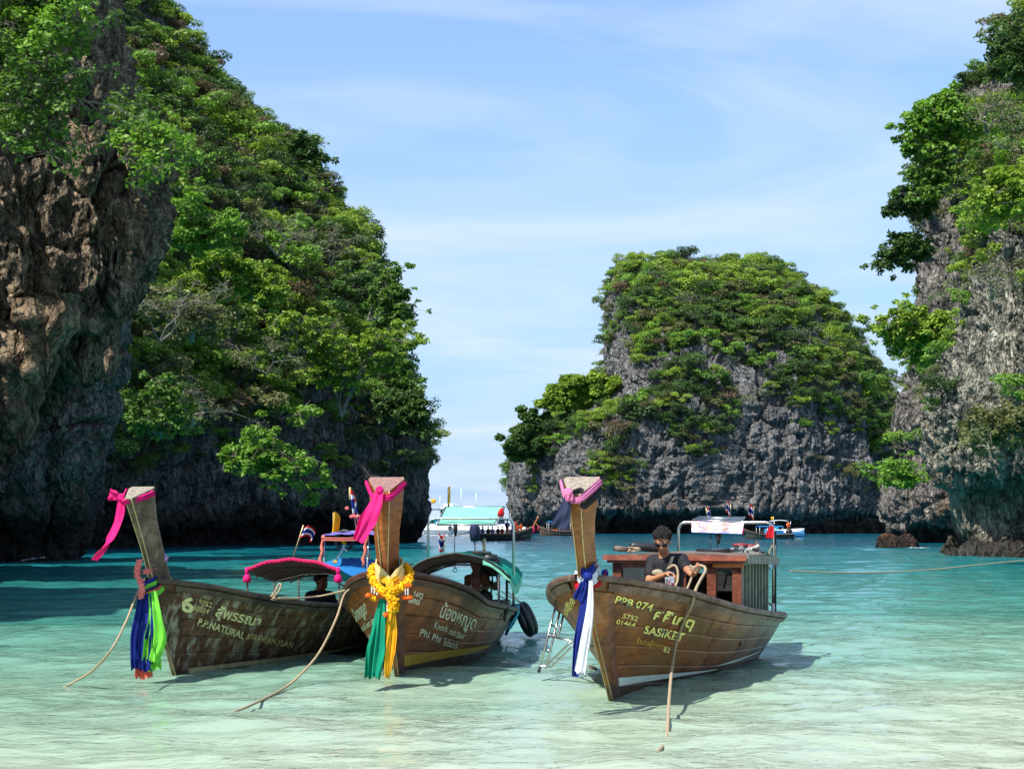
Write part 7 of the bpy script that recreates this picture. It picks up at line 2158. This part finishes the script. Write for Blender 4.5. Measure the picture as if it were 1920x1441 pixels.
# ---------------------------------------------------------------- boats and people farther out, boulders
def tiny_person(M, p, h, mat_top, label, seated=False, skin=None, group='passengers in orange life vests', rot=0):
    p = Vector(p); s = h / 1.7
    root = thing('person', M @ p, label, 'person', group)
    mb = MB(M)
    hipz = .45 * s if seated else .85 * s
    hip = p + Vector((0, 0, hipz)); ch = hip + Vector((0, 0, .38 * s)); hd = ch + Vector((0, 0, .33 * s))
    mb.capsule(hip, ch, .13 * s, .16 * s, 8); mb.capsule(ch + Vector((-.15 * s, 0, .06 * s)), ch + Vector((.15 * s, 0, .06 * s)), .06 * s, .06 * s, 8)
    mb.capsule(ch, hd, .06 * s, .06 * s, 8); mb.ball(hd + Vector((0, 0, .03 * s)), (.085 * s, .10 * s, .12 * s))
    for sx in (-1, 1):
        e = ch + Vector((sx * .24 * s, -.06 * s, -.18 * s)); mb.capsule(ch + Vector((sx * .18 * s, 0, .06 * s)), e, .05 * s, .042 * s, 6); mb.capsule(e, e + Vector((-sx * .05 * s, -.2 * s, 0)), .04 * s, .032 * s, 6)
        if seated:
            k = hip + Vector((sx * .1 * s, -.4 * s, 0)); mb.capsule(hip + Vector((sx * .08 * s, 0, 0)), k, .08 * s, .06 * s, 6); mb.capsule(k, k - Vector((0, 0, .42 * s)), .055 * s, .04 * s, 6)
        else:
            k = hip + Vector((sx * .1 * s, 0, -.42 * s)); mb.capsule(hip + Vector((sx * .08 * s, 0, 0)), k, .08 * s, .06 * s, 6); mb.capsule(k, k - Vector((0, 0, .42 * s)), .055 * s, .04 * s, 6)
    remeshed(mb, .045 * s, 'body', skin or M_skin, root, 1)
    v = MB(M); v.capsule(hip + Vector((0, 0, .06 * s)), ch, .17 * s, .20 * s, 10); v.build('vest', mat_top, root)
    hr = MB(M); hr.ball(hd + Vector((0, .015 * s, .07 * s)), (.098 * s, .11 * s, .10 * s)); hr.build('hair', M_hair, root)
    return root
C_vest = cloth('life_vest_orange', (.90, .14, .03))
M_dkhull = hull_mat('hull_dark_green', (.035, .050, .045), (.014, .018, .018), (.12, .12, .11), .3, .4, zdark=.1)
M_dkhull2 = hull_mat('hull_dark_brown', (.10, .055, .035), (.03, .018, .014), (.2, .15, .1), .3, .4, zdark=.1)

def far_longtail(x0, x1, Y, label, mat, bow_right=True, freeboard=.5, bow_up=1.15, beam=1.0, post_h=1.4, rail=None, depth_dir=0.15):
    """side-on boat between picture columns x0..x1 at distance Y"""
    L = (x1 - x0) / F * Y
    xc = ((x0 + x1) / 2 - HX) / F * Y
    root = thing('longtail_boat', (xc, Y, 0), label, 'boat', 'boats farther out in the bay')
    M = Matrix.Translation((xc, Y, 0)) @ Matrix.Rotation(depth_dir, 4, 'Z') @ Matrix.Scale(1 if bow_right else -1, 4, (1, 0, 0))
    prof = lambda t: freeboard + .10 * (1 - t) ** 2 + (bow_up - freeboard) * max(0, (t - .45) / .55) ** 2.2
    bw = lambda t: beam * (math.sin(min(1, (1 - t) / .45) * 1.57) ** .8) * (.7 + .3 * min(1, t / .25))
    for side in (-1, 1):
        for k in range(3):
            q0, q1 = k / 3, (k + 1) / 3
            rows = []
            for i in range(25):
                t = i / 24
                x = -L / 2 + L * t
                row = []
                for q in (q0, q0 + .03, q1 - .03, q1):
                    z = -.25 + q * (prof(t) + .25)
                    o = -.015 if q in (q0, q1) else 0
                    row.append((x + .35 * (z - 0) * max(0, t - .8) * 5 * .5, side * (bw(t) * (.45 + .55 * q ** .7) + o), z))
                rows.append(row)
            MB(M).grid(rows).build('plank', mat, root)
        rows = [[(-L / 2 + L * i / 24 + .35 * prof(i / 24) * max(0, i / 24 - .8) * 2.5, side * (bw(i / 24) + .03), prof(i / 24)), (-L / 2 + L * i / 24 + .35 * prof(i / 24) * max(0, i / 24 - .8) * 2.5, side * (bw(i / 24) - .08), prof(i / 24) + .05)] for i in range(25)]
        MB(M).slab(rows, .05).build('cap_rail', rail or M_rail3, root)
    MB(M).slab([[(-L / 2 + .1 + (L * .85) * i / 8, y, .12) for y in (-.55 * beam, .55 * beam)] for i in range(9)], .03).build('floor', M_wood_grey, root, smooth=False)
    MB(M).slab([[(-L / 2, y, z) for z in (-.2, prof(0))] for y in (-bw(0), bw(0))], .05).build('transom', mat, root, smooth=False)
    xb = L / 2 + .2
    mb = MB(M); mb.tube([(xb - .15, 0, bow_up - .5), (xb + .1, 0, bow_up + .1), (xb + .45, 0, bow_up + post_h * .45), (xb + .55, 0, bow_up + post_h * .6)], [.10, .10, .09, .12], 6); mb.build('prow_post', M_post3 if rail is None else rail, root)
    mb = MB(M); mb.tube([(xb + .02, -.02, bow_up + .12), (xb + .12, -.05, bow_up - .3), (xb + .05, -.05, bow_up - .75)], [.07, .10, .06], 6); mb.build('ribbons', C_magenta, root)
    # engine and long tail at the stern
    xe = -L / 2
    mb = MB(M); mb.box((xe + .4, 0, prof(0) + .28), (.55, .4, .35)).ball((xe + .3, 0, prof(0) + .5), .16); mb.build('engine', M_iron, root)
    MB(M).tube([(xe + .3, 0, prof(0) + .3), (xe - 1.7, .2, prof(0) - .2)], .03, 6).build('tail_shaft', M_iron, root)
    root['_'] = 0; del root['_']
    return root, M, L, prof
def far_canopy(root, M, x0, x1, z, w, mat, posts=4, th=.05, drop=.10):
    rows = [[(x0 + (x1 - x0) * i / 10, -w + 2 * w * j / 6, z + .08 * math.sin(j / 6 * 3.14)) for j in range(7)] for i in range(11)]
    MB(M).slab(rows, th).build('canopy', mat, root)
    for k in range(posts):
        x = x0 + .1 + (x1 - x0 - .2) * k / (posts - 1)
        for y in (-w * .9, w * .9): MB(M).tube([(x, y, .3), (x, y, z)], .025, 6).build('canopy_post', M_white, root)

r1, M1, L1, pf = far_longtail(884, 996, 150, 'dark green longtail boat full of passengers in orange vests, behind the mint sheet', M_dkhull, True, .55, 1.35, .8, 1.7)
far_canopy(r1, M1, -L1 / 2 + 1.0, L1 / 2 - 2.2, 1.65, .72, C_purple)
rng = random.Random(11)
wv = ['nearest the engine', 'second from the engine', 'third from the engine', 'fourth from the engine', 'fifth from the engine', 'under the front edge of the canopy', 'just ahead of the canopy', 'near the prow']
for k in range(8):
    x = -L1 / 2 + 1.1 + k * (L1 - 2.2) / 7.5
    tiny_person(M1, (x, (-.25 if k % 2 else .25), .25 + (.3 if k > 6 else 0)), 1.5, C_vest if k in (4, 5, 7) else (C_black if k % 2 else C_purple), 'seated passenger %s in the dark green longtail boat' % wv[k], True)
tiny_person(M1, (L1 / 2 - 1.5, 0, .45), 1.65, C_vest, 'standing passenger in orange vest on the foredeck of the dark green boat', False)
tiny_person(M1, (L1 / 2 - 2.3, .1, .35), 1.7, C_black, 'standing dark-clothed crewman behind the prow of the dark green boat', False, M_skin_d, 'crew standing in the far boats')
tiny_person(M1, (L1 / 2 - .95, .05, .75), 1.35, C_vest, 'crouching passenger in orange vest right behind the prow of the dark green boat', True)
r2, M2, L2_, pf = far_longtail(1012, 1100, 215, 'brown longtail boat with a bright blue roof, half behind the right boat\'s prow', M_dkhull2, False, .6, 1.3, .9, 1.2)
far_canopy(r2, M2, -L2_ / 2 + .8, L2_ / 2 - 1.0, 1.95, .85, C_tarpblue)
for k in range(3): MB(M2).box((-L2_ / 2 + 1.6 + k * 1.5, 0, .75), (.9, .9, .25)).build('seat_box', C_vest if k == 2 else M_rail2, r2, smooth=False)
r3, M3, L3, pf = far_longtail(1396, 1488, 165, 'dark longtail boat with blue awning in front of the blue and white speedboat', M_dkhull, False, .45, 1.05, .75, .2)
far_canopy(r3, M3, -L3 / 2 + 1.2, L3 / 2 - 1.3, 1.35, .65, C_tarpblue, drop=0)
MB(M3).slab([[(-L3 / 2 + 1.2 + i * .35, -.66, 0.55 + j * .2) for j in range(3)] for i in range(6)], .03).build('side_screen', C_tarpblue, r3)
tiny_person(M3, (-L3 / 2 + .5, 0, .45), 1.6, C_vest, 'man standing at the stern of the dark longtail with blue awning', False, M_skin_d, 'crew standing in the far boats')
mb = MB(M3); ring_tube(mb, (L3 / 2 - 1.6, -.5, .95), .25, .08, (0, 1, 0)); mb.build('inner_tube', M_black, None, 'black tyre fender on the side of the dark longtail with blue awning', 'inner tube')

# speedboat
Y = 185.0
x0, x1 = 1438, 1508
L = (x1 - x0) / F * Y; xc = ((x0 + x1) / 2 - HX) / F * Y
sb = thing('speedboat', (xc, Y, 0), 'blue and white speedboat with a hardtop moored under the island cliff', 'boat', 'boats farther out in the bay')
M = Matrix.Translation((xc, Y, 0))
M_bluehull = simple('hull_blue', (.03, .20, .42), .3); M_wh = M_white
rows, rows2 = [], []
for i in range(21):
    t = i / 20; x = -L / 2 + L * t
    w = .95 * math.sin(min(1, (1 - t) / .5) * 1.57) ** .7 + .02; z = .75 + .25 * t
    rows.append([(x, w * a_, zz) for a_, zz in ((-.4, -.2), (-.8, .15), (-1, z - .25))] + [(x, w * a_, zz) for a_, zz in ((1, z - .25), (.8, .15), (.4, -.2))])
    rows2.append([(x, -w * 1.01, z - .25), (x, -w * 1.0, z), (x, -w * .8, z + .12), (x, w * .8, z + .12), (x, w, z), (x, w * 1.01, z - .25)])
MB(M).grid(rows).build('lower_hull', M_bluehull, sb); MB(M).grid(rows2).build('deck', M_wh, sb)
MB(M).slab([[(-L / 2 + .4 + i * .35, -.8 + j * .4, 2.0 + .12 * math.sin(i / 6 * 3.14)) for j in range(5)] for i in range(7)], .08).build('hardtop', M_wh, sb)
for x in (-L / 2 + .6, 0.3):
    for y in (-.75, .75): MB(M).tube([(x, y, 1.0), (x + .2, y, 2.0)], .04, 6).build('strut', M_steel, sb)
MB(M).slab([[(.2 + .12 * j, -.7 + .35 * i, 1.0 + .2 * j) for j in range(4)] for i in range(5)], .03).build('windscreen', M_glass, sb)
MB(M).box((-L / 2 - .05, 0, .7), (.35, .9, .7)).build('outboard_motors', simple('motor_blue', (.06, .3, .55), .4), sb, smooth=False)
MB(M).box((-L / 2 + .9, 0, 1.1), (.8, 1.2, .4)).build('cool_box', C_turq, sb, smooth=False)
MB(M).tube([(-L / 2 + .8, 0, 2.0), (-L / 2 + .8, 0, 2.5)], .02, 5).build('flag_staff', M_steel, sb); MB(M).slab([[(-L / 2 + .8 - .08 * i, .02 * math.sin(i), 2.5 - .1 * j) for j in range(4)] for i in range(5)], .01).build('pennant', C_yellow, sb)

# white ferry
Y = 260.0
x0, x1 = 752, 985
L = (x1 - x0) / F * Y; xc = ((x0 + x1) / 2 - HX) / F * Y
fe = thing('ferry', (xc, Y, 0), 'white two-decked passenger ferry anchored in the gap between the cliffs', 'ferry', 'boats farther out in the bay')
M = Matrix.Translation((xc, Y, 0))
zz = lambda py: H + (HY - py) * Y / F
rows = []
for i in range(31):
    t = i / 30; x = -L / 2 + L * t
    w = 2.6 * (math.sin(min(1, t / .35) * 1.57) ** .7) + .05
    x_ = x - .0; fl_ = 1.15 + .45 * (1 - t) ** 2
    rows.append([(x + .6 * (1 - min(1, t / .1)), -w * .8, -.4), (x + .3 * (1 - min(1, t / .1)), -w * .95, .2), (x, -w, fl_), (x, w, fl_), (x + .3 * (1 - min(1, t / .1)), w * .95, .2), (x + .6 * (1 - min(1, t / .1)), w * .8, -.4)])
MB(M).grid(rows).build('hull', M_white, fe)
MB(M).slab([[(r[2][0], r[2][1] - .02, .55 + .08 * j) for j in range(2)] for r in rows], .04).build('rubbing_band', M_iron, fe)
MB(M).slab([[(r[2][0], r[2][1] - .01, -.1 + .2 * j) for j in range(2)] for r in rows], .03).build('boot_stripe', M_black, fe)
MB(M).box((-L * .06, 0, 1.9), (L * .80, 4.3, 1.3)).build('lower_cabin', M_white, fe, smooth=False)
for k in range(12):
    x = -L * .44 + k * L * .068
    if k in (4, 5): continue
    MB(M).box((x, -2.17, 2.05), (L * .05, .05, .55)).build('cabin_window', simple('dark_window', (.02, .03, .04), .15), fe, smooth=False)
MB(M).slab([[(-L * .47 + L * .86 * i / 10, -2.4 + 4.8 * j / 4, 2.62) for j in range(5)] for i in range(11)], .10).build('upper_deck', M_white, fe, smooth=False)
for k in range(15):
    x = -L * .46 + k * L * .84 / 14
    MB(M).tube([(x, -2.3, 2.6), (x, -2.3, 4.1 if k < 7 else 3.45)], .035, 5).build('deck_stanchion', M_white, fe)
for z_ in (2.95, 3.35): MB(M).tube([(-L * .46, -2.3, z_), (L * .38, -2.3, z_)], .03, 5).build('deck_rail', M_white, fe)
MB(M).slab([[(-L * .46 + L * .36 * i / 8, -2.4 + 4.8 * j / 4, 4.15 + .05 * math.sin(j)) for j in range(5)] for i in range(9)], .10).build('awning', simple('awning_grey_blue', (.12, .16, .20), .7), fe, smooth=False)
MB(M).box((-L * .13, 0, 3.6), (2.2, 3.0, 1.7)).build('wheelhouse', M_white, fe, smooth=False); MB(M).box((-L * .13, -1.53, 3.8), (1.9, .05, .6)).build('wheelhouse_window', simple('dark_window', (.02, .03, .04), .15), fe, smooth=False)
MB(M).box((-L * .12, 0, 4.8), (1.6, 1.4, .6)).build('funnel', M_white, fe, smooth=False)
for (x, h_) in ((-L * .19, 6.3), (-L * .02, 7.6), (L * .10, 6.9)):
    MB(M).tube([(x, 0, 4.2), (x + .1, 0, h_)], .05, 5).build('mast', M_white, fe)
MB(M).ball((-L * .24, 0, 5.5), (.45, .1, .4)).build('yellow_pennant', C_yellow, fe)
for x in (-L * .33, -L * .10, L * .12):
    mb = MB(M); ring_tube(mb, (x, -2.75, 1.0), .28, .09, (0, 1, 0), 16, 6); mb.build('tyre_fender', M_black, fe)
MB(M).box((-L * .215, -2.20, 2.05), (.55, .04, .8)).build('blue_mark', C_turq, fe, smooth=False)
for k in range(7):
    tiny_person(M, (-L * .40 + k * .75 + (2.2 if k > 3 else 0), -1.7, 2.7), 1.6, [C_black, C_white, C_navy][k % 3], 'passenger on the ferry\'s upper deck, %s' % ['leftmost', 'second from the left', 'third from the left', 'fourth from the left', 'third from the right', 'second from the right', 'rightmost'][k], False, M_skin_d, 'passengers on the white ferry')
# pale passenger boat farther away
Y = 420.0; xc = (962 - HX) / F * Y
pb_ = thing('passenger_boat', (xc, Y, 0), 'small pale passenger boat far off, right behind the mint sheet', 'boat', 'boats farther out in the bay')
M = Matrix.Translation((xc, Y, 0))
MB(M).grid([[(-5.5 + 11 * i / 12, s_ * (1.4 * math.sin(min(1, (13 - i) / 5) * 1.57)), z) for (s_, z) in ((-.8, -.3), (-1, 1.0 + .03 * i), (1, 1.0 + .03 * i), (.8, -.3))] for i in range(13)]).build('hull', M_white, pb_)
MB(M).slab([[(-4.5 + .9 * i, -1.3 + .65 * j, 2.5) for j in range(5)] for i in range(10)], .1).build('roof', M_white, pb_)
for k in range(9): MB(M).tube([(-4.4 + k, -1.2, 1), (-4.4 + k, -1.2, 3.1)], .05, 5).build('stanchion', M_white, pb_)
MB(M).tube([(-4.4, -1.2, 3.0), (4.0, -1.2, 3.0)], .04, 5).build('rail', M_white, pb_)

# boulders in front of the right headland
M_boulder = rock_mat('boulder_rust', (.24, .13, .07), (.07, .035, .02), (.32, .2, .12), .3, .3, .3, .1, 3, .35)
def boulder(px, py, Y, w, h, seed, label):
    c = P(px, py, Y); c.z = 0
    nu, nv = 56, 34
    U, V = np.meshgrid(np.linspace(0, 2 * np.pi, nu), np.linspace(-.25, 1, nv) * np.pi / 2, indexing='ij')
    D = np.stack([np.cos(U) * np.cos(V), np.sin(U) * np.cos(V), np.sin(V)], -1)
    p = D.reshape(-1, 3)
    d1, d2, cell = worley(p * 1.7 + seed, seed)
    r = 1 + .22 * fbm(p * 1.3 + seed, 3, seed) - .10 * np.exp(-(d2 - d1) * 12) + .06 * fbm(p * 5, 4, seed, .6, True)
    G = (p * r[:, None] * np.array([w, w * .8, h])).reshape(nu, nv, 3)
    mb = MB(Matrix.Translation(c)); mb.grid([[tuple(G[i, j]) for j in range(nv)] for i in range(nu)])
    mb.build('boulder', M_boulder, None, label, 'boulder', 'rust-brown boulders by the right headland')
boulder(1667, 1026, 104, .85, 1.0, 3, 'larger rust-brown boulder, left of the pair in front of the right headland')
boulder(1700, 1026, 105, .80, .92, 7, 'smaller rust-brown boulder next to the foaming water by the right headland')
# foam where the swell meets rock
M_foam, t = newmat('foam')
pos = t.new('ShaderNodeNewGeometry').outputs['Position']
al = t.ramp(t.noise(pos, 3.5, 6, .7), [(.48, 0.0), (.56, 1.0)])
d_ = t.new('ShaderNodeBsdfDiffuse'); d_.inputs['Color'].default_value = (.8, .83, .84, 1); t2 = t.new('ShaderNodeBsdfTransparent'); m2 = t.new('ShaderNodeMixShader')
t.ln(al, m2.inputs[0]); t.ln(t2.outputs[0], m2.inputs[1]); t.ln(d_.outputs[0], m2.inputs[2]); t.out(m2.outputs[0])
def foam(pts, w, name_label):
    path = smooth_path(pts, 8); rows = []
    for i, p in enumerate(path):
        k = math.sin(i / (len(path) - 1) * math.pi) ** .5
        rows.append([p + Vector((0, (j / 4 - .5) * w * k, .03 + .05 * math.cos((j / 4 - .5) * 3.14))) for j in range(5)])
    o = MB().grid(rows).build('sea_foam', M_foam, None, name_label, 'foam'); o['kind'] = 'stuff'
foam([P(1704, 1027, 103), P(1730, 1028, 102.5), P(1752, 1029, 101)], 2.2, 'white foam beside the boulders at the right headland')
foam([P(44, 1052, 63), P(70, 1048, 64), P(92, 1046, 66)], 2.5, 'thin foam at the foot of the left cliff')
